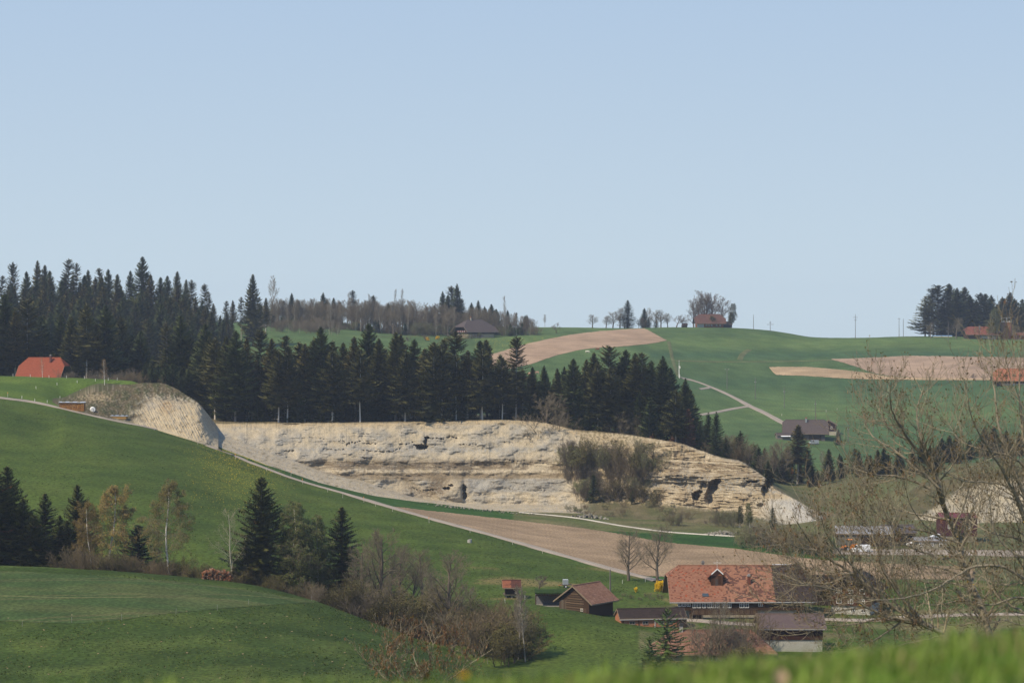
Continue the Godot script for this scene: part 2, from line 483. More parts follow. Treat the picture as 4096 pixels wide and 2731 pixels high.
func quarry_mesh() -> ArrayMesh:
	var nu := 1270
	var nt := 170
	var pos := PackedVector3Array()
	var col := PackedColorArray()
	var PALE := lc(0.54, 0.455, 0.325)
	var GREY := lc(0.37, 0.35, 0.31)
	var BROWN := lc(0.17, 0.125, 0.078)
	var TAN := lc(0.49, 0.385, 0.24)
	var SCRUB := lc(0.15, 0.125, 0.065)
	for j in nt:
		var t := float(j) / (nt - 1)
		for i in nu:
			var u := lerpf(842.0, 3418.0, float(i) / (nu - 1))
			var vt := q_top.at(u) + 2.0 * nf.get_noise_2d(u * 1.2, 5.0) + 1.5 * nf.get_noise_2d(u * 4.0, 8.0)
			var vb := q_bot.at(u)
			var vc := clampf(q_cre.at(u), vt + 3.0, vb - 1.0)
			var v := lerpf(vb, vt, t)
			var td := q_td.at(u)
			var bd := q_bd.at(u)
			var foot := td - 11.0 - 5.0 * clampf((vc - vt) / 250.0, 0.0, 1.0)
			foot = maxf(foot, bd + 3.0)
			var d: float
			var wall := 1.0
			if v < vc:
				var s := (vc - v) / (vc - vt)
				d = lerpf(foot, td, pow(s, 1.25))
			else:
				wall = 1.0 - smoothstep(0.0, 14.0, v - vc)
				d = lerpf(bd, foot, pow((vb - v) / maxf(vb - vc, 1.0), 0.9))
			var sv := strata_row(u, v)
			var n1 := nf.get_noise_2d(u * 0.32, v * 0.55)
			var n2 := nf.get_noise_2d(u * 2.6, v * 2.6 + 300.0)
			var n3 := nf.get_noise_2d(u * 8.0, v * 8.0)
			var bed := nf.get_noise_2d(u * 0.35 + 90.0, sv * 7.0)
			var gul := nf.get_noise_2d(u * 3.4, v * 0.35 + 70.0)
			var right := smoothstep(2520.0, 2640.0, u)
			# colour of the beds
			var k := PALE.lerp(GREY, clampf(0.3 + 1.1 * n1, 0.0, 0.85))
			var w := 0.0
			if u < 2320:
				w = clampf(bell(sv, 1798, 11) * (0.75 + n2 * 1.4) * smoothstep(1050, 1250, u), 0.0, 0.9)
				k = k.lerp(GREY, w)
				k = k.lerp(TAN, clampf((bell(v, vt + 6.0, 11) * (0.85 + n2)), 0.0, 0.9))
				var bw := smoothstep(1160, 1280, u) * wall
				k = k.lerp(BROWN, bw * clampf((bell(sv, 1863, 20) * (1.25 + 2.2 * bed + 0.8 * n1)), 0.0, 0.85))
				k = k.lerp(BROWN.lerp(TAN, 0.25), bw * clampf(bell(sv, 1904, 14) * (1.3 + 1.8 * bed), 0.0, 0.85))
				k = k.lerp(PALE * 1.08, bw * clampf(bell(sv, 1884, 5) * (0.9 + 2.0 * n2), 0.0, 0.8))
				k = k.lerp(PALE, smoothstep(1930, 2060, u) * clampf(bell(v, 1870, 26) * (n1 * 3.2 + gul), 0.0, 0.9))
				k = k.lerp(BROWN * 1.1, clampf(bell(u, 1725, 105) * bell(v, 1945, 40) * (1.1 + 1.6 * n2) * (1.0 - bell(u, 1690, 34) * bell(v, 1935, 22) * 1.3), 0.0, 0.85))
				k = k.lerp(PALE, clampf(bell(u, 1815, 24) * bell(v, 1955, 34), 0.0, 0.8))
				w = smoothstep(1845, 1880, u) * (1.0 - smoothstep(2230, 2290, u)) * smoothstep(1910, 1920, v) * (1.0 - smoothstep(1962, 1974, v))
				k = k.lerp(GREY, 0.9 * w)
				k = k.lerp(BROWN * 1.3, w * clampf(bed * 2.2 - 0.35, 0.0, 0.6))
			else:
				k = PALE.lerp(TAN, clampf(0.45 + n1 + 0.7 * bed, 0.0, 0.85))
				k = k.lerp(BROWN * 1.3, right * clampf(0.25 + 1.6 * bed + 0.8 * n1, 0.0, 0.6) * (1.0 - smoothstep(2980, 3060, u) * smoothstep(1960, 2000, v)))
				k = k.lerp(SCRUB, clampf((1.0 - right) * (0.25 + 1.8 * n2), 0.0, 0.7))
				k = k.lerp(BROWN * 1.15, right * clampf(bell(sv, 1848, 12) * (0.7 + 2.0 * bed) + bell(sv, 1868, 30) * (0.6 + 1.6 * bed), 0.0, 0.8))
				k = k.lerp(PALE * 1.05, right * clampf(bell(sv, 1842, 3) + bell(sv, 1868, 2.5) * (0.7 + n2), 0.0, 0.8))
				k = k.lerp(GREY * 0.85, right * clampf(bell(sv, 1925, 28) * (0.5 + 2.6 * n2 + bed), 0.0, 0.85))
				k = k.lerp(GREY * 1.25, smoothstep(2980, 3120, u) * smoothstep(1985, 2010, v) * 0.85)
				k = k.lerp(SCRUB, clampf((1.0 - smoothstep(2450, 2640, u)) * (n2 * 2.0 + 0.35 * n1 + 0.1) * smoothstep(1890, 1960, v), 0.0, 0.8))
				k = k.lerp(SCRUB.lerp(lc(0.09, 0.10, 0.04), clampf(0.4 + n1, 0, 1)), smoothstep(q_cre.at(u) - 6.0, q_cre.at(u) + 14.0, v + 14.0 * n2) * (1.0 - smoothstep(3120, 3220, u)) * 0.9)
			if wall < 1.0:
				k = k.lerp(PALE.lerp(GREY, clampf(0.12 + 1.3 * n2, 0.0, 0.7)), (1.0 - wall) * (1.0 - smoothstep(2250, 2400, u)))
				k = k.lerp(SCRUB, clampf((1.0 - wall) * (nf.get_noise_2d(u * 1.4 + 50.0, v * 2.5) * 2.5 - 0.25) * (0.5 if u < 1500 else 0.2), 0.0, 0.7))
			k = k.lerp(SCRUB, clampf(bell(v, vt, 2.6) * 0.9, 0.0, 0.9))
			var g := 1.0 + 0.16 * n2 + 0.18 * n3
			if n3 > 0.34: g *= 1.16
			col.append(Color(k.r * g, k.g * g, k.b * g))
			var scree := 1.0 - smoothstep(2985, 3080, u) * smoothstep(1960, 2010, v)
			# relief
			var e := 0.0
			if j > 0 and j < nt - 1:
				e = 1.4 * nf.get_noise_2d(u * 0.2, v * 0.3) + 0.65 * n1 + 0.03 * gul * wall + 0.09 * n2 + 0.05 * n3 + (0.06 + 0.24 * right) * bed * wall * scree
				e += (0.22 * smoothstep(0.0, 0.25, n1) + 0.32 * right) * wall * scree * smoothstep(-0.12, 0.12, nf.get_noise_2d(u * 0.28, sv * 2.4 + 40.0)) + (0.1 * smoothstep(0.0, 0.25, n1) + 0.26 * right) * wall * scree * smoothstep(-0.1, 0.1, nf.get_noise_2d(u * 0.7, sv * 5.0 + 400.0))
				e -= (0.8 * bell(sv, 1862, 14) + 0.5 * bell(sv, 1902, 8)) * wall * (1.0 - right)
				e += 3.2 * bell(u, 1815, 45) * bell(v, 1960, 60) * smoothstep(1862, 1840, u)
				e += right * wall * (1.6 * bell(sv, 1895, 18) - 1.4 * bell(sv, 1935, 12) + 0.7 * nf.get_noise_2d(u * 0.8, v * 0.5))
				e += 3.0 * bell(u, 2950, 60) * right + 2.4 * bell(u, 2700, 70) * right
				e *= smoothstep(0.0, 0.05, t) * smoothstep(1.0, 0.97, t) * smoothstep(842, 880, u)
				e *= lerpf(0.35, 1.0, wall)
				e -= hollow(u, v)
			var p := P(u, v, minf(d - e, td + 9.0))
			if j == nt - 1:
				p = ground(u, td + 11.5) + Vector3(0, 0.12, 0)
			elif j == nt - 2:
				p = P(u, vt, td)
			if j == 0:
				p.y = hgt(u, bd) - 0.4
			pos.append(p)
	return grid(nu, nt, pos, col, M.rock)

func mound_mesh() -> ArrayMesh:
	var top := Cv.new([190, 1618, 240, 1602, 300, 1585, 400, 1562, 520, 1538, 580, 1531, 640, 1532, 690, 1548, 740, 1577, 790, 1610, 800, 1620, 830, 1656, 850, 1682, 872, 1706])
	var bot := Cv.new([190, 1626, 240, 1637, 330, 1652, 450, 1684, 600, 1715, 700, 1740, 780, 1766, 872, 1796])
	var td := Cv.new([190, 703, 240, 712, 300, 722, 400, 732, 520, 738, 640, 736, 740, 727, 792, 719, 800, 719, 872, 748])
	var bd := Cv.new([190, 695, 330, 694, 600, 692, 780, 686, 872, 690])
	var nu := 420
	var nt := 130
	var pos := PackedVector3Array()
	var col := PackedColorArray()
	for j in nt:
		var t := float(j) / (nt - 1)
		for i in nu:
			var u := lerpf(190.0, 872.0, float(i) / (nu - 1))
			var vt := top.at(u) + 1.6 * nf.get_noise_2d(u * 1.5, 77.0)
			var v := lerpf(bot.at(u), vt, t)
			var d := lerpf(bd.at(u), td.at(u), pow(t, 1.15))
			var n1 := nf.get_noise_2d(u * 0.7, v * 0.9 + 40.0)
			var n2 := nf.get_noise_2d(u * 2.6, v * 3.0 + 400.0)
			var n3 := nf.get_noise_2d(u * 9.0, v * 9.0)
			# gullies run down and to the right
			var gul := nf.get_noise_2d((u - 0.55 * (v - 1600.0)) * 4.2, v * 0.4 + 11.0)
			var bare := clampf(smoothstep(520, 600, u + (v - 1640) * 0.5 + 60 * n1) * smoothstep(1565, 1600, v - (u - 600) * 0.12 + 26 * n2), 0.0, 1.0)
			var k := lc(0.135, 0.108, 0.062).lerp(lc(0.075, 0.08, 0.034), clampf(0.35 + 1.4 * n1, 0, 0.9))
			k = k.lerp(lc(0.40, 0.31, 0.18), clampf(bell(u, 380, 60) * bell(v, 1590, 18) * (0.8 + 2 * n2), 0, 0.8))
			k = k.lerp(lc(0.33, 0.29, 0.23), clampf(n2 * 1.8 - 0.3, 0, 0.35))
			var gr := lc(0.54, 0.445, 0.30).lerp(lc(0.37, 0.33, 0.265), clampf(0.7 * smoothstep(1650, 1590, v) + 0.8 * n1 + 0.4 * gul, 0.0, 0.8))
			gr = gr.lerp(lc(0.36, 0.25, 0.14), clampf(bell(u, 665, 26) * bell(v, 1625, 26) * (0.7 + 2 * n2), 0, 0.8))
			k = k.lerp(gr, bare)
			k = k.lerp(lc(0.44, 0.385, 0.28), smoothstep(1668, 1690, v + 0.0 * u) * bell(u, 420, 120) * (1.0 - bare) * 0.7)
			var g := 1.0 + 0.16 * n2 + 0.2 * n3
			col.append(Color(k.r * g, k.g * g, k.b * g))
			var e := 0.0
			if j > 0 and j < nt - 1:
				e = (1.6 * n1 + 0.45 * n2 + 0.12 * n3 + bare * 0.9 * gul) * smoothstep(0.0, 0.1, t) * smoothstep(1.0, 0.9, t)
				e += 1.3 * bell(u, 676, 14) * bell(v, 1608, 9)
			var p := P(u, v, d - e)
			if j == 0: p.y = hgt(u, bd.at(u)) - 0.3
			pos.append(p)
		# back of the mound falls to the ground behind
	for i in nu:
		var u := lerpf(190.0, 872.0, float(i) / (nu - 1))
		pos.append(ground(u, td.at(u) + 22.0) - Vector3(0, 0.5, 0))
		col.append(lc(0.09, 0.1, 0.045))
	return grid(nu, nt + 1, pos, col, M.rock)

var rm_edge := Cv.new([3370, 2150, 3560, 2130, 3650, 2085, 3750, 2025, 3850, 1955, 3950, 1928, 4096, 1918, 4500, 1915])
func right_mound_mesh() -> ArrayMesh:   # second pit wall behind the gravel plant
	var top := Cv.new([3370, 2080, 3450, 2046, 3550, 2003, 3650, 1965, 3750, 1932, 3850, 1908, 3950, 1896, 4096, 1888, 4500, 1880])
	var bot := Cv.new([3370, 2150, 3600, 2165, 4096, 2175, 4500, 2175])
	var nu := 300
	var nt := 90
	var pos := PackedVector3Array()
	var col := PackedColorArray()
	for j in nt:
		var t := float(j) / (nt - 1)
		for i in nu:
			var u := lerpf(3370.0, 4500.0, float(i) / (nu - 1))
			var vt := top.at(u)
			var v := lerpf(bot.at(u), vt, t)
			var d := lerpf(628.0, 705.0, pow(t, 0.85))
			var n1 := nf.get_noise_2d(u * 0.6, v * 0.7 + 240.0)
			var n2 := nf.get_noise_2d(u * 2.4, v * 2.4 + 140.0)
			var n3 := nf.get_noise_2d(u * 8.0, v * 8.0)
			var gul := nf.get_noise_2d(u * 2.6, v * 0.4 + 11.0)
			var edge := rm_edge.at(u)
			var pit := smoothstep(edge - 8.0, edge + 10.0, v + 14 * n2)
			var k := lc(0.15, 0.125, 0.065).lerp(lc(0.085, 0.09, 0.04), clampf(0.3 + n1, 0, 1))
			k = k.lerp(lc(0.52, 0.44, 0.30).lerp(lc(0.40, 0.36, 0.29), clampf(0.2 + n1 + gul * 0.4, 0, 0.7)), pit)
			var g := 1.0 + 0.16 * n2 + 0.16 * n3
			col.append(Color(k.r * g, k.g * g, k.b * g))
			var e := (1.8 * n1 + 0.4 * n2 + pit * (0.5 * gul - 2.0)) * smoothstep(0.0, 0.1, t) * smoothstep(1.0, 0.9, t)
			var p := P(u, v, d - e)
			if j == 0: p.y = hgt(u, 628.0) - 0.5
			pos.append(p)
	for i in nu:
		var u := lerpf(3370.0, 4500.0, float(i) / (nu - 1))
		pos.append(ground(u, 735.0) - Vector3(0, 0.5, 0))
		col.append(lc(0.09, 0.1, 0.045))
	return grid(nu, nt + 1, pos, col, M.rock)

func build_fields() -> void:
	# young corn above the fence on the near hill
	sheet("corn_field", -600, 1330, Cv.new([-600, 2272, 0, 2284, 400, 2304, 700, 2326, 1000, 2362, 1200, 2396, 1330, 2407]), Cv.new([-600, 2470, 0, 2484, 300, 2494, 430, 2484, 560, 2468, 800, 2442, 1000, 2426, 1200, 2413, 1330, 2409]), 333, 432, 0.12, M.crop, func(u, v, p, f):
		var n := nz.get_noise_2d(p.x * 0.7, p.z * 3.0)
		var c := lc(0.050, 0.080, 0.026).lerp(lc(0.082, 0.096, 0.036), clampf(0.2 + n * 1.6, 0, 0.7))
		var q := fposmod(p.z * 0.055 + p.x * 0.012 + 0.15 * n, 1.0)
		if q < 0.06 or (q > 0.12 and q < 0.18): c = c.lerp(lc(0.12, 0.11, 0.05), 0.45)
		return c, 300, 150)
	# ploughed fields
	sheet("ploughed_field", 1540, 3900, Cv.new([1540, 2023, 1700, 2041, 2000, 2074, 2400, 2123, 2680, 2171, 2950, 2196, 3100, 2217, 3300, 2240, 3900, 2270]), Cv.new([1540, 2024, 1600, 2036, 1700, 2066, 1800, 2090, 2000, 2145, 2250, 2216, 2500, 2284, 2600, 2305, 3000, 2313, 3900, 2318]), 480, 690, 0.18, M.soil, field_color(lc(0.29, 0.208, 0.132), 0.25), 460, 130)
	sheet("ploughed_field", 1960, 2668, Cv.new([1960, 1420, 1990, 1411, 2070, 1386, 2150, 1366, 2300, 1337, 2440, 1322, 2575, 1315, 2610, 1330, 2640, 1347, 2668, 1362]), Cv.new([1960, 1480, 2000, 1480, 2110, 1460, 2230, 1421, 2350, 1396, 2500, 1385, 2600, 1375, 2668, 1363]), 1130, 1498, 0.35, M.soil, field_color(lc(0.35, 0.245, 0.165), 0.3), 300, 80)
	sheet("ploughed_field", 3328, 4500, Cv.new([3328, 1437, 3500, 1430, 3650, 1424, 3800, 1426, 4096, 1430, 4500, 1432]), Cv.new([3328, 1438, 3420, 1465, 3500, 1492, 3560, 1504, 3800, 1514, 4096, 1518, 4500, 1518]), 1130, 1498, 0.35, M.soil, field_color(lc(0.33, 0.235, 0.165), 0.3), 260, 60)
	sheet("stubble_field", 3078, 4000, Cv.new([3078, 1470, 3120, 1468, 3200, 1468, 3350, 1478, 3480, 1493, 3560, 1506, 3700, 1512, 4000, 1517]), Cv.new([3078, 1472, 3095, 1490, 3110, 1500, 3200, 1503, 3420, 1516, 3600, 1519, 3800, 1521, 4000, 1521]), 1130, 1498, 0.4, M.soil, field_color(lc(0.375, 0.272, 0.165), 0.3), 160, 16)
	var gravel := func(q, f):
		var n := nz.get_noise_2d(q.x * 6.0, q.z * 6.0)
		var k := 1.0 + 0.18 * n
		var c := lc(0.31, 0.26, 0.215)
		if absf(f) < 0.10: c = c.lerp(lc(0.20, 0.19, 0.11), 0.45 + n * 0.5)
		elif absf(f) > 0.4: c = c.lerp(lc(0.20, 0.17, 0.10), 0.5)
		return Color(c.r * k, c.g * k, c.b * k)
	ribbon("farm_road", [-500, 1515, 0, 1592, 130, 1609, 330, 1655, 450, 1682, 600, 1713, 780, 1766, 1000, 1850, 1200, 1924, 1400, 1981, 1600, 2041, 1800, 2096, 2000, 2150, 2250, 2222, 2500, 2291, 2640, 2325], 500, 730, 4.2, 0.25, M.road, gravel)
	ribbon("hill_road", [2722, 1511, 2760, 1519, 2800, 1531, 2880, 1563, 2960, 1602, 2998, 1623, 3060, 1652, 3130, 1690, 3200, 1725], 1020, 1400, 4.6, 0.3, M.road, gravel)
	ribbon("hill_path", [2800, 1660, 2860, 1650, 2930, 1636, 2998, 1625], 1020, 1400, 2.6, 0.3, M.road, gravel)
	ribbon("hill_path", [2798, 1557, 2820, 1554, 2845, 1549], 1020, 1400, 2.0, 0.3, M.road, gravel)
	ribbon("gravel_track", [2080, 2050, 2300, 2072, 2500, 2106, 2700, 2131, 2960, 2147], 600, 690, 1.7, 0.2, M.road, func(q, f):
		var n := nz.get_noise_2d(q.x * 8.0, q.z * 8.0)
		return lc(0.44, 0.40, 0.34) * (1.0 + 0.3 * n))
	ribbon("farm_yard", [3300, 2478, 3450, 2482, 3600, 2472, 3800, 2462, 4200, 2455], 395, 500, 4.0, 0.2, M.road, gravel)
	ribbon("gravel_track", [2590, 2474, 2700, 2478, 2780, 2482, 2900, 2492, 3020, 2500], 395, 500, 4.0, 0.15, M.road, gravel)
	ribbon("gravel_track", [3330, 2205, 3500, 2208, 3700, 2210, 4200, 2215], 560, 640, 14.0, 0.15, M.road, gravel)
	var worn := func(q, f):
		var n := nz.get_noise_2d(q.x * 4.0, q.z * 4.0)
		return lc(0.105, 0.115, 0.05) * (1.0 + 0.3 * n)
	ribbon("field_track", [2676, 1366, 2682, 1395, 2692, 1440, 2705, 1480, 2716, 1508], 1130, 1495, 2.2, 0.12, M.grass, worn)
	ribbon("field_track", [2700, 1443, 2900, 1447, 3100, 1446, 3330, 1440], 1130, 1495, 2.4, 0.12, M.grass, worn)
	ribbon("field_track", [2960, 1440, 2966, 1425, 2980, 1410, 2998, 1398], 1130, 1495, 3.4, 0.12, M.grass, worn)
	ribbon("field_track", [3180, 1640, 3300, 1645, 3450, 1652, 3600, 1640, 3800, 1630], 1040, 1300, 1.8, 0.12, M.grass, worn)
	ribbon("field_track", [1450, 1350, 1560, 1346, 1650, 1344, 1740, 1352], 1200, 1490, 2.2, 0.12, M.grass, worn)
	ribbon("field_track", [-100, 2380, 250, 2392, 600, 2390, 900, 2380, 1150, 2398], 340, 430, 0.5, 0.16, M.grass, worn)

# ---------- trees ----------
var protos := {}
var tri_total := 0
func proto(key: String, trunk: MB, crown: MB, h: float, leafmat: Material, extra: MB = null, extra_name := "") -> void:
	var o := Node3D.new()
	part(trunk, "trunk", M.bark, o)
	part(crown, "crown", leafmat, o)
	tri_total += (trunk.v.size() + crown.v.size()) / 3
	o.set_meta("h", h)
	protos[key] = o

func side(a: Vector3) -> Vector3:
	var x := a.cross(Vector3(0.3, 0.91, 0.2))
	return x.normalized() if x.length() > 0.05 else a.cross(Vector3.RIGHT).normalized()

# conifer: whorls of drooping boughs, each a spine with hanging sprays
func conifer(key: String, h: float, radius: float, base: float, o: Dictionary) -> void:
	var trunk := MB.new()
	var crown := MB.new()
	var bark: Color = o.get("bark", lc(0.17, 0.14, 0.11))
	var c1: Color = o.get("c1", lc(0.036, 0.041, 0.016))
	var c2: Color = o.get("c2", lc(0.10, 0.094, 0.032))
	var step: float = o.get("step", 0.44)
	var droop: float = o.get("droop", 0.35)
	var blunt: float = o.get("blunt", 0.0)
	var nb: int = o.get("n", 9)
	var gappy: float = o.get("gap", 0.1)
	var size: float = o.get("spray", 1.1)
	radius *= o.get("wide", 1.65)
	var lean := Vector3(rr(-0.01, 0.01), 0, rr(-0.01, 0.01))
	var pts := []
	var rad := []
	trunk.col = bark
	for i in 9:
		var f := i / 8.0
		pts.append(Vector3(0, -0.6, 0) + (Vector3(0, h + 0.5, 0) + lean * h) * f + Vector3(rr(-0.06, 0.06), 0, rr(-0.06, 0.06)))
		rad.append(lerpf(h * 0.0135, 0.02, pow(f, 0.8)))
	trunk.tube(pts, rad, 6)
	# dead stubs on the bare stem
	for i in 14:
		var y := rr(0.12, base + 0.12) * h
		var a := rr(0, TAU)
		var q := Vector3(cos(a), rr(-0.3, 0.2), sin(a))
		trunk.tube([Vector3(0, y, 0), Vector3(0, y, 0) + q * rr(0.6, 1.8)], [0.04, 0.0], 3)
	var y := base * h
	while y < h - 0.15:
		var f := (y - base * h) / (h - base * h)
		var env := pow(1.0 - f, 0.82) * (0.55 + 0.45 * smoothstep(0.0, 0.22, f))
		if blunt > 0.0: env = maxf(env, blunt * smoothstep(1.0, 0.86, f))
		var k := maxi(3, int(nb * (0.6 + 0.6 * env)))
		var a0 := rr(0, TAU)
		for b in k:
			if rng.randf() < gappy: continue
			var a := a0 + TAU * (b + rr(-0.3, 0.3)) / k
			var L := maxf(0.22, radius * env * rr(0.62, 1.16))
			var out := Vector3(cos(a), 0, sin(a))
			var sd := Vector3(-out.z, 0, out.x)
			var up0 := lerpf(-droop * 0.55, 0.75, pow(f, 1.6)) + rr(-0.1, 0.1)
			var sag := droop * rr(0.7, 1.3) * (1.0 - 0.5 * f)
			var org := Vector3(lean.x * y, y + rr(-0.2, 0.2), lean.z * y)
			var m := maxi(3, int(L / (0.5 * size)) + 2)
			var last := org
			crown.col = c1.lerp(c2, rng.randf())
			if rng.randf() < o.get("rust", 0.0): crown.col = lc(0.11, 0.06, 0.025)
			for s in range(1, m + 1):
				var t := float(s) / m
				var p := org + out * (L * t) + Vector3(0, L * (up0 * t - sag * t * (1.0 - t) * 1.6), 0)
				var w := (0.16 + 0.30 * L * (1.0 - absf(t - 0.45))) * size * rr(0.6, 1.2)
				w = clampf(w, 0.35 * size, 1.2 * size)
				var hang := Vector3(0, -rr(0.14, 0.42) * size * (0.5 + droop), 0)
				var j := (p - last) * 0.5
				for q in [-1.0, 1.0]:
					crown.tri(last, p + j * 0.3, p + sd * (q * w) + j * 0.8 + hang * rr(0.3, 1.0))
				crown.tri(last, p + j * 0.4, last.lerp(p, 0.5) + sd * rr(-0.25, 0.25) * w + hang * rr(1.1, 2.3))
				last = p
			crown.tri(last - sd * 0.07, last + sd * 0.07, last + out * 0.35 * size + Vector3(0, 0.1, 0))
		y += step * rr(0.7, 1.3) * (0.6 + 0.6 * env)
	crown.tri(Vector3(-0.06, h - 0.6, 0), Vector3(0.06, h - 0.6, 0), Vector3(lean.x * h, h + 0.3, lean.z * h))
	proto(key, trunk, crown, h, M.leaf)

# broadleaf: recursive limbs; o.n / o.len / o.ang per level
func limb(t: MB, c: MB, p: Vector3, dir: Vector3, L: float, r: float, lvl: int, o: Dictionary) -> void:
	var last: int = o.n.size()
	var segs: int = [7, 5, 4, 3, 2, 1][mini(lvl, 5)]
	if lvl >= last: segs = 2 if lvl <= 2 else 1
	var pts := [p]
	var rad := [r]
	var dirs := [dir]
	var q := p
	var w: float = o.wander * (0.6 if lvl == 0 else 1.0)
	for i in segs:
		dir = (dir + Vector3(rr(-w, w), rr(-w, w) + o.up[mini(lvl, o.up.size() - 1)] / segs, rr(-w, w))).normalized()
		q += dir * L / segs
		pts.append(q)
		rad.append(lerpf(r, r * (0.25 if lvl < last else 0.0), (i + 1.0) / segs))
		dirs.append(dir)
	var mb := t if lvl < 2 else c
	mb.col = o.bark if lvl < 2 else o.twig.lerp(o.bark, 0.5 * rng.randf())
	if lvl == 0 and o.has("stem"): mb.col = o.stem
	if segs == 1: mb.spike(pts[0], pts[1], r)
	else: mb.tube(pts, rad, [7, 5, 4, 3, 3, 3][mini(lvl, 5)])
	if lvl >= last - 1 and o.has("leaf"):
		for i in o.leaves:
			var b: Vector3 = pts[rng.randi_range(1, pts.size() - 1)] + Vector3(rr(-1, 1), rr(-1, 0.6), rr(-1, 1)) * o.scatter
			var z: Vector3 = Vector3(rr(-1, 1), rr(-1.2, 0.2), rr(-1, 1)).normalized() * o.leafsize * rr(0.6, 1.3)
			var x: Vector3 = side(z) * o.leafsize * 0.5
			c.col = o.leaf.lerp(o.leaf2, rng.randf())
			c.tri(b - x, b + x, b + z)
	if lvl >= last: return
	var n: int = o.n[lvl]
	var a := rr(0, TAU)
	for i in n:
		var f := lerpf(o.start[lvl], 1.0, (i + rr(0.0, 0.9)) / n)
		var x: float = f * segs
		var k := mini(int(x), segs - 1)
		var b: Vector3 = pts[k].lerp(pts[k + 1], x - k)
		a += 2.4 + rr(-0.5, 0.5)
		var d0: Vector3 = dirs[k]
		var s := side(d0)
		var e := s.rotated(d0, a)
		var ang: float = o.ang[lvl] * rr(0.75, 1.25)
		var nd := (d0 * cos(ang) + e * sin(ang)).normalized()
		var shape := 1.0
		if lvl == 0: shape = o.shape.at(f)
		else: shape = 1.15 - 0.6 * f
		var nr: float = maxf(lerpf(rad[k], rad[k + 1], x - k) * o.thin * (0.7 if lvl == 0 else 1.0), o.rmin)
		limb(t, c, b, nd, L * o.len[lvl] * shape * rr(0.75, 1.2), nr, lvl + 1, o)
func broadleaf(key: String, h: float, o: Dictionary) -> void:
	var t := MB.new()
	var c := MB.new()
	for s in o.get("stems", 1):
		var dir: Vector3 = Vector3(rr(-1, 1), 0, rr(-1, 1)) * o.get("tilt", 0.05) + Vector3.UP
		var off: Vector3 = Vector3(rr(-1, 1), 0, rr(-1, 1)) * o.get("apart", 0.0)
		limb(t, c, off - Vector3(0, 0.4, 0), dir.normalized(), h * o.get("trunk", 0.9) * (rr(0.7, 1.1) if o.get("stems", 1) > 1 else 1.0), o.get("r", h * 0.016), 0, o)
	var top := 0.0
	for q in c.v: top = maxf(top, q.y)
	proto(key, t, c, top, M.leaf if o.has("leaf") else M.bark)

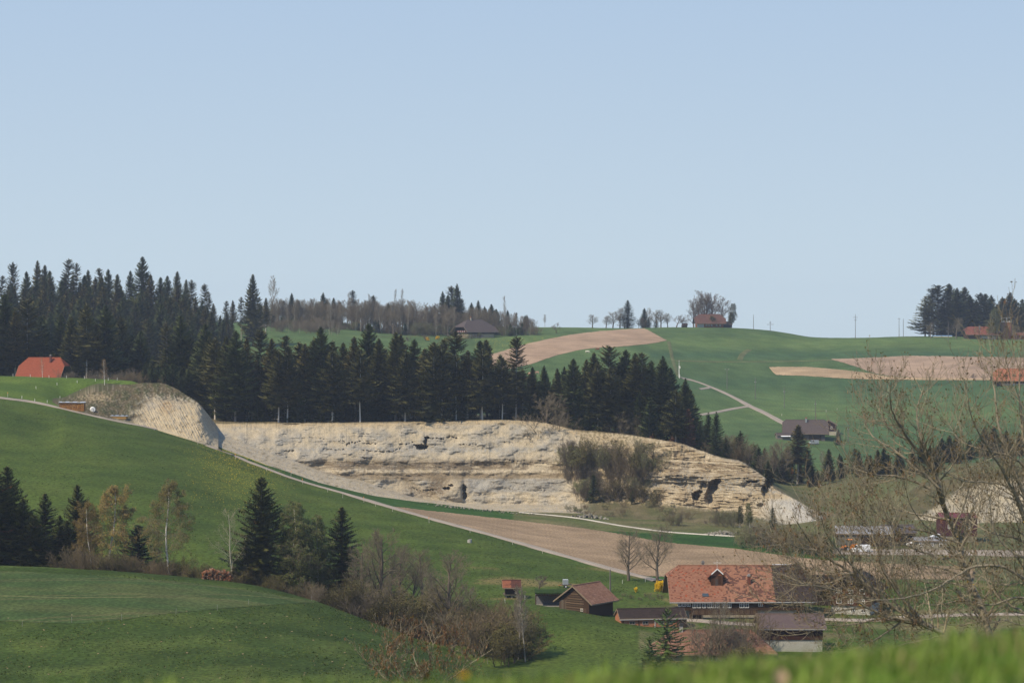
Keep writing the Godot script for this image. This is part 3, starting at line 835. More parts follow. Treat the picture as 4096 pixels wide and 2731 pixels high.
func build_protos() -> void:
	rng.seed = 77
	for i in 5:
		conifer("spruce%d" % i, 27.0,  [4.0, 3.4, 4.5, 3.7, 4.2][i], [0.12, 0.36, 0.2, 0.45, 0.05][i], {"droop": [0.5, 0.42, 0.55, 0.45, 0.5][i], "gap": [0.12, 0.2, 0.15, 0.25, 0.08][i], "blunt": [0.0, 0.12, 0.0, 0.16, 0.1][i], "c1": [lc(0.036, 0.041, 0.016), lc(0.044, 0.042, 0.016), lc(0.032, 0.043, 0.018), lc(0.048, 0.048, 0.018), lc(0.030, 0.040, 0.018)][i], "c2": [lc(0.14, 0.135, 0.042), lc(0.175, 0.145, 0.045), lc(0.115, 0.135, 0.045), lc(0.18, 0.165, 0.055), lc(0.11, 0.125, 0.045)][i], "bark": [lc(0.2, 0.17, 0.14), lc(0.46, 0.42, 0.38), lc(0.30, 0.26, 0.22), lc(0.50, 0.46, 0.42), lc(0.2, 0.17, 0.14)][i]})
	for i in 3:
		conifer("fir%d" % i, 27.0, [4.2, 3.6, 4.4][i], [0.22, 0.42, 0.3][i], {"droop": 0.2, "gap": 0.24, "blunt": [0.34, 0.3, 0.42][i], "step": 0.75, "c1": lc(0.040, 0.046, 0.019), "c2": lc(0.105, 0.092, 0.03), "bark": lc(0.34, 0.31, 0.28)})
	conifer("tall0", 28.0, 3.4, 0.55, {"droop": 0.4, "gap": 0.2, "blunt": 0.2, "bark": lc(0.62, 0.58, 0.53)})
	conifer("tall1", 28.0, 3.0, 0.66, {"droop": 0.4, "gap": 0.25, "blunt": 0.25, "bark": lc(0.58, 0.55, 0.5)})
	for i in 2:
		conifer("young%d" % i, 12.0, [2.4, 2.9][i], 0.02, {"droop": 0.15, "gap": 0.05, "spray": 0.8, "step": 0.4, "c1": lc(0.034, 0.05, 0.02), "c2": lc(0.075, 0.095, 0.034)})
	for i in 3:   # the big spruces in the gully below the road
		conifer("big%d" % i, 24.0, [4.6, 4.0, 5.2][i], [0.03, 0.02, 0.04][i], {"droop": [0.62, 0.3, 0.5][i], "gap": 0.1, "n": 8, "step": 0.42, "spray": 0.8, "blunt": [0.14, 0.0, 0.1][i], "c1": lc(0.036, 0.044, 0.016), "c2": lc(0.095, 0.10, 0.03), "rust": 0.03})
	conifer("dead", 16.0, 2.6, 0.1, {"droop": 0.3, "gap": 0.3, "c1": lc(0.16, 0.075, 0.045), "c2": lc(0.21, 0.11, 0.06)})
	conifer("larch0", 22.0, 4.4, 0.1, {"droop": 0.25, "gap": 0.3, "n": 5, "c1": lc(0.15, 0.135, 0.06), "c2": lc(0.19, 0.185, 0.08), "bark": lc(0.22, 0.18, 0.14)})
	conifer("larch1", 14.0, 4.6, 0.05, {"droop": 0.35, "gap": 0.3, "n": 6, "spray": 0.75, "c1": lc(0.055, 0.085, 0.022), "c2": lc(0.09, 0.13, 0.035), "bark": lc(0.16, 0.13, 0.1)})
	var round_shape := Cv.new([0.0, 1.0, 0.4, 0.95, 0.75, 0.7, 1.0, 0.35])
	var wide := Cv.new([0.0, 1.1, 0.5, 1.0, 1.0, 0.6])
	for i in 3:   # old spreading beeches and limes
		broadleaf("beech%d" % i, 20.0, {"n": [10, 8, 7, 6], "len": [0.62, 0.52, 0.5, 0.5], "ang": [0.62, 0.6, 0.62, 0.65], "start": [0.16, 0.25, 0.2, 0.2], "up": [0.1, 0.35, 0.3, 0.2, 0.1], "wander": 0.13, "thin": 0.62, "rmin": 0.038, "shape": wide, "bark": lc(0.13, 0.105, 0.085), "twig": lc(0.165, 0.128, 0.10), "trunk": 0.62, "r": 0.5})
	for i in 3:   # tall field trees
		broadleaf("bare%d" % i, 20.0, {"n": [19, 8, 7, 5], "len": [0.43, 0.52, 0.5, 0.5], "ang": [0.75, 0.65, 0.65, 0.7], "start": [0.22, 0.2, 0.2, 0.2], "up": [0.1, 0.4, 0.2, 0.15, 0.0], "wander": 0.16, "thin": 0.62, "rmin": 0.022, "shape": round_shape, "bark": lc(0.135, 0.112, 0.088), "twig": lc(0.19, 0.16, 0.108), "trunk": 0.84, "r": 0.5})
	for i in 2:   # slender woodland stems
		broadleaf("slim%d" % i, 20.0, {"n": [22, 7, 5], "len": [0.24, 0.5, 0.5], "ang": [0.55, 0.6, 0.65], "start": [0.3, 0.2, 0.2], "up": [0.05, 0.5, 0.3, 0.2], "wander": 0.12, "thin": 0.4, "rmin": 0.05, "shape": round_shape, "bark": lc(0.27, 0.24, 0.20), "twig": lc(0.165, 0.135, 0.095), "trunk": 0.95, "r": 0.2})
	for i in 2:   # fruit trees
		broadleaf("orchard%d" % i, 7.0, {"n": [8, 6, 6, 5], "len": [0.62, 0.55, 0.5, 0.45], "ang": [0.85, 0.65, 0.65, 0.7], "start": [0.35, 0.25, 0.2, 0.2], "up": [0.0, 0.25, 0.2, 0.1, 0.0], "wander": 0.2, "thin": 0.6, "rmin": 0.022, "shape": wide, "bark": lc(0.13, 0.105, 0.085), "twig": lc(0.17, 0.135, 0.115), "trunk": 0.55, "r": 0.2})
	broadleaf("blossom", 7.0, {"n": [8, 6, 5], "len": [0.62, 0.55, 0.5], "ang": [0.8, 0.65, 0.65], "start": [0.35, 0.25, 0.2], "up": [0.0, 0.3, 0.2, 0.1], "wander": 0.2, "thin": 0.6, "rmin": 0.022, "shape": wide, "bark": lc(0.13, 0.105, 0.085), "twig": lc(0.19, 0.16, 0.13), "trunk": 0.55, "r": 0.18, "leaf": lc(0.30, 0.29, 0.24), "leaf2": lc(0.22, 0.24, 0.15), "leaves": 3, "leafsize": 0.16, "scatter": 0.25})
	var weep := {"n": [22, 7, 6, 4], "len": [0.27, 0.5, 0.55, 0.6], "ang": [0.8, 0.75, 0.8, 0.7], "start": [0.22, 0.2, 0.15, 0.1], "up": [0.0, 0.15, -0.55, -1.0, -1.2], "wander": 0.17, "thin": 0.36, "rmin": 0.012, "shape": Cv.new([0, 1.1, 0.35, 1.15, 0.7, 0.85, 1, 0.4]), "bark": lc(0.26, 0.23, 0.19), "stem": lc(0.55, 0.52, 0.48), "twig": lc(0.16, 0.11, 0.07), "trunk": 0.93, "r": 0.2, "leaves": 3, "leafsize": 0.17, "scatter": 0.3}
	broadleaf("birch0", 18.0, weep.merged({"leaf": lc(0.18, 0.13, 0.046), "leaf2": lc(0.24, 0.175, 0.06)}))
	broadleaf("birch1", 18.0, weep.merged({"leaf": lc(0.13, 0.112, 0.04), "leaf2": lc(0.17, 0.14, 0.05)}))
	broadleaf("birch2", 16.0, weep.merged({"leaf": lc(0.066, 0.078, 0.026), "leaf2": lc(0.10, 0.112, 0.038), "leaves": 2, "leafsize": 0.17, "stems": 2, "apart": 1.0, "tilt": 0.15}))
	broadleaf("birch3", 9.0, {"n": [18, 5, 4], "len": [0.26, 0.5, 0.5], "ang": [0.7, 0.65, 0.65], "start": [0.25, 0.2, 0.2], "up": [0.0, 0.2, -0.1, -0.2], "wander": 0.12, "thin": 0.35, "rmin": 0.01, "shape": round_shape, "bark": lc(0.5, 0.47, 0.44), "stem": lc(0.6, 0.57, 0.54), "twig": lc(0.2, 0.12, 0.07), "trunk": 0.95, "r": 0.13, "leaf": lc(0.2, 0.12, 0.05), "leaf2": lc(0.17, 0.12, 0.05), "leaves": 2, "leafsize": 0.14, "scatter": 0.2})
	for i in 2:   # pale dead-looking birch with bare twigs
		broadleaf("paletree%d" % i, 16.0, {"n": [14, 6, 5, 4], "len": [0.32, 0.5, 0.5, 0.5], "ang": [0.7, 0.6, 0.65, 0.7], "start": [0.25, 0.2, 0.2, 0.2], "up": [0.0, 0.3, 0.0, -0.3, -0.4], "wander": 0.18, "thin": 0.42, "rmin": 0.012, "shape": round_shape, "bark": lc(0.36, 0.33, 0.26), "twig": lc(0.27, 0.235, 0.17), "trunk": 0.92, "r": 0.18})
	var bushy := {"n": [10, 6, 5], "len": [0.5, 0.5, 0.5], "ang": [0.5, 0.55, 0.6], "start": [0.1, 0.2, 0.2], "up": [0.2, 0.4, 0.25, 0.1], "wander": 0.2, "thin": 0.55, "rmin": 0.013, "shape": wide, "stems": 7, "apart": 1.5, "tilt": 0.5, "r": 0.05, "trunk": 0.9}
	broadleaf("bush0", 4.0, bushy.merged({"bark": lc(0.13, 0.10, 0.066), "twig": lc(0.15, 0.118, 0.072)}))
	broadleaf("bush1", 4.0, bushy.merged({"bark": lc(0.11, 0.085, 0.06), "twig": lc(0.115, 0.095, 0.05), "leaf": lc(0.075, 0.072, 0.025), "leaf2": lc(0.105, 0.088, 0.033), "leaves": 1, "leafsize": 0.12, "scatter": 0.15}))
	broadleaf("bush2", 4.0, bushy.merged({"bark": lc(0.15, 0.125, 0.095), "twig": lc(0.175, 0.145, 0.105), "up": [0.5, 0.7, 0.5, 0.3], "tilt": 0.25}))
	broadleaf("bush3", 4.0, bushy.merged({"bark": lc(0.14, 0.115, 0.09), "twig": lc(0.165, 0.145, 0.095), "leaf": lc(0.13, 0.15, 0.055), "leaf2": lc(0.18, 0.18, 0.08), "leaves": 1, "leafsize": 0.12, "scatter": 0.15}))
	broadleaf("forsythia", 2.5, {"n": [8, 5, 4], "len": [0.5, 0.5, 0.5], "ang": [0.5, 0.5, 0.5], "start": [0.1, 0.2, 0.2], "up": [0.4, 0.4, 0.2, 0.1], "wander": 0.15, "thin": 0.6, "rmin": 0.012, "shape": wide, "stems": 8, "apart": 0.5, "tilt": 0.5, "r": 0.03, "bark": lc(0.3, 0.22, 0.06), "twig": lc(0.4, 0.28, 0.04), "leaf": lc(0.80, 0.52, 0.015), "leaf2": lc(0.70, 0.50, 0.02), "leaves": 4, "leafsize": 0.14, "scatter": 0.12})

func plant(key: String, called: String, label: String, cat: String, group: String, u: float, vtop: float, d: float, wf := 1.0) -> Node3D:
	var p := ground(u, d)
	var h := maxf(-(vtop - HV) * d / FP - p.y, 0.5)
	var src: Node3D = protos[key]
	var o: Node3D = src.duplicate()
	o.remove_meta("h")
	o.name = numbered(called)
	add_child(o)
	var s: float = h / src.get_meta("h")
	o.position = p
	o.scale = Vector3(s * wf, s, s * wf)
	o.rotation.y = rr(0, TAU)
	tag(o, label, cat, group)
	return o
func plant_h(key: String, called: String, label: String, cat: String, group: String, p: Vector3, h: float, wf := 1.0) -> Node3D:
	var d := -p.z
	var o := plant(key, called, label, cat, group, CU + p.x * FP / d, HV - (p.y + h) * FP / d, d, wf)
	var k: float = h / protos[key].get_meta("h")
	o.position = p
	o.scale = Vector3(k * wf, k, k * wf)
	return o
func pick(a: Array):
	return a[rng.randi_range(0, a.size() - 1)]

func build_forest() -> void:
	rng.seed = 901
	var L := "tall dark spruce in the wood along the top of the quarry"
	var G := "spruces of the wood above the quarry"
	# front wood, tops read from the photograph: u, row of the tip, key, extra depth
	var main := [[905, 1345, "spruce0"], [940, 1322, "spruce2"], [985, 1352, "spruce1"], [1043, 1310, "fir0"], [1085, 1352, "spruce1"], [1140, 1340, "fir1"], [1196, 1366, "spruce3"], [1218, 1372, "spruce1"], [1250, 1358, "spruce0"], [1284, 1307, "spruce2"], [1332, 1362, "spruce3"], [1374, 1368, "spruce0"], [1418, 1345, "spruce1"], [1474, 1292, "spruce2"], [1515, 1352, "spruce0"], [1581, 1326, "spruce0"], [1602, 1336, "spruce1"], [1655, 1356, "spruce2"], [1700, 1392, "spruce3"], [1736, 1366, "fir1"], [1778, 1352, "spruce3"], [1818, 1326, "fir2"], [1870, 1400, "spruce1"], [1922, 1362, "spruce2"], [1947, 1356, "spruce0"], [2000, 1420, "young1"], [2064, 1341, "fir0"],
		[2130, 1466, "spruce0"], [2178, 1462, "spruce4"], [2230, 1472, "spruce0"], [2256, 1466, "spruce4"], [2292, 1434, "spruce2"], [2346, 1436, "spruce1"], [2378, 1408, "spruce0"], [2440, 1382, "fir2"], [2502, 1398, "spruce2"], [2541, 1410, "spruce0"], [2567, 1408, "fir1"], [2604, 1442, "spruce2"], [2650, 1426, "spruce4"], [2684, 1470, "spruce2"], [2742, 1515, "spruce4"], [2764, 1556, "spruce0"]]
	for m in main:
		var d: float = q_td.at(m[0]) + rr(9.0, 26.0)
		plant(m[2], "spruce_tree", L, "spruce", G, m[0], m[1], d, rr(1.05, 1.35))
	for m in [[1112, 1400], [1148, 1380], [1330, 1400], [1436, 1395], [1620, 1400], [1738, 1372], [1770, 1378], [1822, 1420], [1926, 1395], [2010, 1430], [2392, 1450], [2445, 1470], [2702, 1560]]:
		plant(pick(["tall0", "tall1"]), "spruce_tree", "spruce with a long bare pale trunk at the front of the quarry wood", "spruce", "pale trunked spruces of the quarry wood", m[0], m[1], q_td.at(m[0]) + rr(4.5, 7.0), 1.0)
	# the rows behind and between
	var env := Cv.new([560, 1400, 700, 1370, 800, 1390, 900, 1400, 1100, 1400, 1300, 1380, 1480, 1380, 1700, 1410, 1900, 1425, 2080, 1450, 2200, 1500, 2300, 1460, 2450, 1430, 2600, 1450, 2700, 1530, 2780, 1600])
	var u := 860.0
	while u < 2760.0:
		var d: float = q_td.at(u) + rr(18.0, 60.0)
		plant(pick(["spruce0", "spruce1", "spruce2", "spruce3", "spruce4"]), "spruce_tree", L, "spruce", G, u, env.at(u) + rr(0, 55), d, rr(0.95, 1.2))
		u += rr(17, 30)
	# young growth at the foot of the wood
	u = 900.0
	while u < 2700.0:
		if u < 1900 or u > 2000:
			plant(pick(["young0", "young1"]), "young_spruce", "young bushy spruce under the tall trees at the quarry edge", "young spruce", "young spruces at the wood's edge", u, q_top.at(u) - rr(55, 190), q_td.at(u) + rr(6, 20), rr(0.8, 1.1))
		u += rr(26, 60)
	for m in [[2835, 1650], [2866, 1648], [2800, 1690], [2905, 1745]]:
		plant("young0", "young_spruce", "pointed spruce at the lower end of the quarry wood", "spruce", "spruces below the quarry wood", m[0], m[1], q_td.at(m[0]) + rr(10, 16), 0.9)
	for m in [[2752, 1632, 22], [2610, 1730, 10], [2690, 1740, 8]]:
		plant("dead", "dead_spruce", "small rust red dead spruce at the quarry rim", "spruce", "dead spruces", m[0], m[1], q_td.at(m[0]) + m[2] * 0.4, 1.0)
	# pale bare trunks and leafless trees in the wood's edge
	for m in [[2200, 1560], [2260, 1600], [2475, 1640], [2545, 1650]]:
		plant(pick(["bare0", "bare1", "bare2"]), "bare_tree", "reddish leafless tree at the edge of the quarry wood", "tree", "leafless trees of the quarry wood", m[0], m[1], q_td.at(m[0]) + rr(3, 7), 1.1)
	# left wood behind the red roof
	var LL := "dark spruce in the wood behind the red roofed house"
	var GL := "spruces behind the red roof"
	for m in [[-60, 1180, "fir0"], [14, 1172, "spruce2"], [60, 1240, "spruce1"], [106, 1196, "fir2"], [160, 1262, "spruce2"], [240, 1254, "spruce2"], [285, 1262, "spruce0"], [345, 1212, "spruce3"], [422, 1218, "spruce2"], [486, 1264, "spruce0"], [385, 1290, "spruce1"], [560, 1322, "spruce2"], [530, 1340, "spruce4"], [665, 1300, "fir1"], [722, 1262, "spruce2"], [765, 1345, "spruce0"], [822, 1294, "spruce2"], [610, 1420, "spruce4"], [860, 1350, "spruce3"]]:
		plant(m[2], "spruce_tree", LL, "spruce", GL, m[0], m[1], 815.0 + rr(0, 30) - maxf(0.0, (m[0] - 560) * 0.2), rr(1.0, 1.25))
	u = -120.0
	while u < 860.0:
		if absf(u - 620) > 30:
			plant(pick(["spruce0", "spruce2", "spruce4"]), "spruce_tree", LL, "spruce", GL, u, rr(1300, 1400), 835.0 + rr(0, 25) - maxf(0.0, (u - 560) * 0.22), rr(1.0, 1.25))
		u += rr(32, 50)
	u = 540.0
	while u < 900.0:
		plant(pick(["young0", "young1", "spruce4"]), "spruce_tree", LL, "spruce", GL, u, rr(1440, 1520), 772.0 + rr(0, 10), 1.1)
		u += rr(24, 40)
	# far wood on the left hill
	var LF := "dark spruce in the far wood on the hill"
	var GF := "spruces of the far hill wood"
	var sky := Cv.new([-200, 1100, 0, 1098, 150, 1075, 270, 1062, 400, 1075, 490, 1110, 560, 1100, 660, 1105, 760, 1130, 830, 1168, 900, 1202, 960, 1210, 1060, 1205])
	for m in [[8, 1100], [50, 1047], [105, 1085], [147, 1040], [178, 1058], [196, 1082], [274, 1033], [305, 1050], [352, 1077], [396, 1070], [432, 1076], [466, 1094], [520, 1082], [568, 1025], [602, 1096], [640, 1108], [668, 1102], [706, 1083], [742, 1116], [765, 1118], [816, 1133], [832, 1165], [905, 1202], [930, 1200], [964, 1186], [1011, 1095], [1062, 1190]]:
		plant(pick(["spruce0", "spruce1", "fir0", "spruce2", "fir1"]) if m[0] != 1011 else "spruce0", "spruce_tree", LF, "spruce", GF, m[0], m[1], rr(1190, 1260), rr(0.75, 1.0) if m[0] < 1000 else 0.95)
	# the mass of the far wood below its skyline trees
	for key in ["spruce0", "spruce1", "spruce2"]:
		var src: Node3D = protos[key]
		var list := []
		for r in 4:
			u = -150.0 + rr(0, 40)
			while u < 960.0 - r * 40:
				var d := 1185.0 - r * 40 + rr(0, 30)
				var p := ground(u, d)
				var h: float = -(sky.at(u) + 28 + r * 38 + rr(0, 44) - HV) * d / FP - p.y
				var s: float = h / src.get_meta("h")
				var w := s * rr(0.85, 1.2)
				list.append(Transform3D(Basis(Vector3.UP, rr(0, TAU)).scaled(Vector3(w, s, w)), p))
				u += rr(62, 100)
		for part_name in ["trunk", "crown"]:
			var mm := MultiMesh.new()
			mm.transform_format = MultiMesh.TRANSFORM_3D
			mm.mesh = src.get_node(part_name).mesh
			mm.instance_count = list.size()
			for i in list.size(): mm.set_instance_transform(i, list[i])
			var o := MultiMeshInstance3D.new()
			o.multimesh = mm
			o.name = numbered("far_wood" if part_name == "crown" else "far_wood_trunks")
			add_child(o)
			tag(o, "mass of dark spruces of the far wood on the left hill" if part_name == "crown" else "trunks within the far wood on the left hill", "wood", "", "stuff")
	# mixed wood running right along the ridge
	for m in [[1132, 1200], [1165, 1172], [1195, 1200], [1240, 1215], [1264, 1210], [1290, 1170], [1306, 1192], [1333, 1190], [1360, 1205], [1420, 1240], [1556, 1210], [1494, 1180], [1410, 1160], [1738, 1220], [1772, 1165], [1806, 1142], [1826, 1135], [1790, 1180], [1845, 1195], [1885, 1210], [1912, 1200], [1940, 1225], [1966, 1216], [1985, 1235], [2030, 1240], [2064, 1250], [2100, 1260], [2108, 1258], [1690, 1240], [1705, 1225], [1640, 1250], [1000, 1200], [1040, 1212], [1090, 1215]]:
		plant(pick(["spruce0", "spruce2", "spruce4", "fir0"]), "spruce_tree", "spruce among leafless trees in the mixed wood on the ridge", "spruce", "spruces of the ridge wood", m[0], m[1], rr(1400, 1450), rr(1.0, 1.3))
	u = 1040.0
	var env2 := Cv.new([1040, 1205, 1300, 1195, 1480, 1195, 1700, 1215, 1900, 1235, 2100, 1265, 2170, 1285])
	while u < 2150.0:
		plant(pick(["slim0", "slim1", "bare0", "bare1"]), "bare_tree", "leafless grey brown tree in the mixed wood on the ridge", "tree", "leafless trees of the ridge wood", u, env2.at(u) + rr(-12, 25), rr(1385, 1420), rr(0.9, 1.3))
		if u < 1360:
			plant(pick(["slim0", "slim1", "bush2"]), "bare_tree", "leafless grey brown tree in the mixed wood on the ridge", "tree", "leafless trees of the ridge wood", u - 10, 1275 + rr(-25, 25), rr(1300, 1340), rr(1.1, 1.5))
		u += rr(6, 12)
	u = 1050.0
	while u < 2150.0:
		plant(pick(["bare0", "bare1", "bare2", "slim0"]), "bare_tree", "leafless grey brown tree in the mixed wood on the ridge", "tree", "leafless trees of the ridge wood", u, env2.at(u) + rr(5, 40), rr(1440, 1475), rr(1.2, 1.6))
		plant(pick(["bush2", "bush0", "bush3", "young1"]), "wood_edge_bush", "thick leafless undergrowth at the foot of the ridge wood", "bush", "undergrowth of the ridge wood", u + 9, row(u, 1395) - rr(25, 60), rr(1385, 1405), rr(1.0, 1.5))
		u += rr(13, 22)
	plant("slim0", "bare_tree", "tall leafless tree standing above the far wood beside a single spruce", "tree", "", 1092, 1098, 1420, 0.9)
	for m in [[1400, 1168], [1480, 1172], [1574, 1152], [1600, 1152], [2022, 1180]]:
		plant("slim1", "bare_tree", "tall thin bare trunk rising out of the ridge wood", "tree", "tall bare trunks on the ridge", m[0], m[1], 1425, 0.5)

func build_ridge_trees() -> void:
	rng.seed = 333
	# orchard trees and bushes on the back meadow
	for m in [[2137, 1270, 1337, "orchard0"], [2226, 1288, 1333, "orchard1"], [2056, 1290, 1340, "orchard1"], [2010, 1300, 1342, "orchard0"], [1742, 1297, 1340, "orchard0"], [1356, 1290, 1332, "orchard1"]]:
		plant_h(m[3], "fruit_tree", "small leafless fruit tree on the back meadow", "fruit tree", "fruit trees on the back meadow", ghit(m[0], m[2], 1200, 1495), (m[2] - m[1]) * 1400.0 / FP, 1.2)
	plant_h("blossom", "fruit_tree", "pale budding fruit tree on the back meadow below the wood", "fruit tree", "", ghit(1660, 1340, 1200, 1495), 5.4, 1.2)
	for m in [[1700, 1362], [1800, 1365], [1850, 1362], [1880, 1358], [1330, 1330], [1345, 1335], [1905, 1352], [1630, 1366]]:
		plant_h(pick(["bush2", "bush3"]), "garden_bush", "grey leafless bush on the slope by the hipped farmhouse", "bush", "bushes on the back meadow", ghit(m[0], m[1], 1200, 1495), rr(3, 5), 1.2)
	for m in [[1711, 1363], [1748, 1358]]:
		plant_h("forsythia", "forsythia_bush", "yellow flowering bush on the back meadow", "bush", "yellow bushes on the back meadow", ghit(m[0], m[1], 1200, 1495), 2.4, 1.3)
	# skyline
	for m in [[2370, 1256, "bare0", 1.2], [2425, 1262, "bare1", 1.2], [2452, 1246, "bare2", 1.1], [2480, 1228, "bare0", 0.9], [2498, 1250, "bare1", 0.8], [2598, 1230, "slim0", 1.1], [2625, 1246, "bare2", 1.0], [2575, 1262, "bush2", 1.0], [2645, 1236, "bare1", 1.0], [2672, 1250, "bare0", 1.0], [2706, 1258, "orchard0", 1.0], [2728, 1264, "orchard1", 1.0], [2180, 1256, "slim1", 0.9]]:
		plant(m[2], "bare_tree", "leafless tree standing on the skyline of the hill", "tree", "leafless trees on the skyline", m[0], m[1], 1498, m[3] * 1.45)
	plant("big1", "spruce_tree", "broad dark spruce standing alone on the skyline", "spruce", "", 2511, 1200, 1496, 1.7)
	plant("spruce4", "spruce_tree", "smaller spruce half hidden by bare trees on the skyline", "spruce", "", 2577, 1232, 1503, 1.5)
	plant("young1", "spruce_tree", "short spruce at the foot of the skyline trees", "spruce", "low spruces on the skyline", 2595, 1272, 1499, 1.3)
	plant("young1", "spruce_tree", "short spruce at the foot of the skyline trees", "spruce", "low spruces on the skyline", 2625, 1276, 1499, 1.3)
	for m in [[2776, 1200, "beech0", 1.05], [2800, 1175, "beech2", 1.0], [2826, 1158, "beech1", 1.15], [2850, 1170, "beech2", 1.1], [2884, 1186, "beech0", 1.05], [2812, 1190, "beech1", 1.2]]:
		plant(m[2], "beech_tree", "great leafless round crowned tree over the house on the hilltop", "tree", "great trees on the hilltop", m[0], m[1], 1508, m[3])
	plant("birch2", "lime_tree", "greenish budding tree at the right of the hilltop house", "tree", "", 2926, 1212, 1499, 1.0)
	plant("birch2", "garden_tree", "low greenish budding tree in front of the hilltop house", "tree", "", 2856, 1262, 1493, 1.4)
	# wood and trees by the farm with silos
	for m in [[3735, 1150, "fir1"], [3752, 1139, "fir2"], [3800, 1134, "spruce2"], [3832, 1152, "spruce4"], [3858, 1146, "spruce0"], [3885, 1180, "spruce4"], [3905, 1200, "spruce4"], [3926, 1170, "fir0"], [3944, 1174, "spruce2"], [3970, 1180, "spruce4"], [3990, 1215, "spruce2"], [4010, 1188, "spruce4"], [4022, 1192, "spruce0"], [4043, 1168, "spruce0"], [4062, 1195, "spruce4"], [4092, 1196, "spruce2"], [4120, 1180, "spruce2"], [4150, 1190, "spruce0"], [3775, 1215, "spruce4"], [3815, 1230, "spruce4"]]:
		plant(m[2], "spruce_tree", "dark spruce in the grove behind the farm with silos", "spruce", "spruces behind the silo farm", m[0], m[1], rr(1512, 1530), rr(1.5, 1.9))
	for m in [[3702, 1182], [3718, 1190]]:
		plant("larch0", "larch_tree", "pale green larch at the edge of the grove by the silo farm", "larch", "larches by the silo farm", m[0], m[1], 1503, 1.6)
	for m in [[3725, 1285, "bare0"], [3826, 1268, "bare1"], [3978, 1232, "birch2"], [3895, 1308, "orchard0"], [4060, 1300, "bare2"]]:
		plant(m[2], "bare_tree", "budding tree in front of the farm with silos", "tree", "trees of the silo farm", m[0], m[1], 1470, 1.1)
	for m in [[3790, 1510, 1530, "orchard1"], [3905, 1492, 1526, "orchard0"], [3935, 1498, 1524, "orchard1"]]:
		plant_h(m[3], "fruit_tree", "small leafless fruit tree beside the orange roofed farm", "fruit tree", "fruit trees by the orange roof", ghit(m[0], m[2], 1130, 1495), (m[2] - m[1]) * 1250.0 / FP, 1.3)

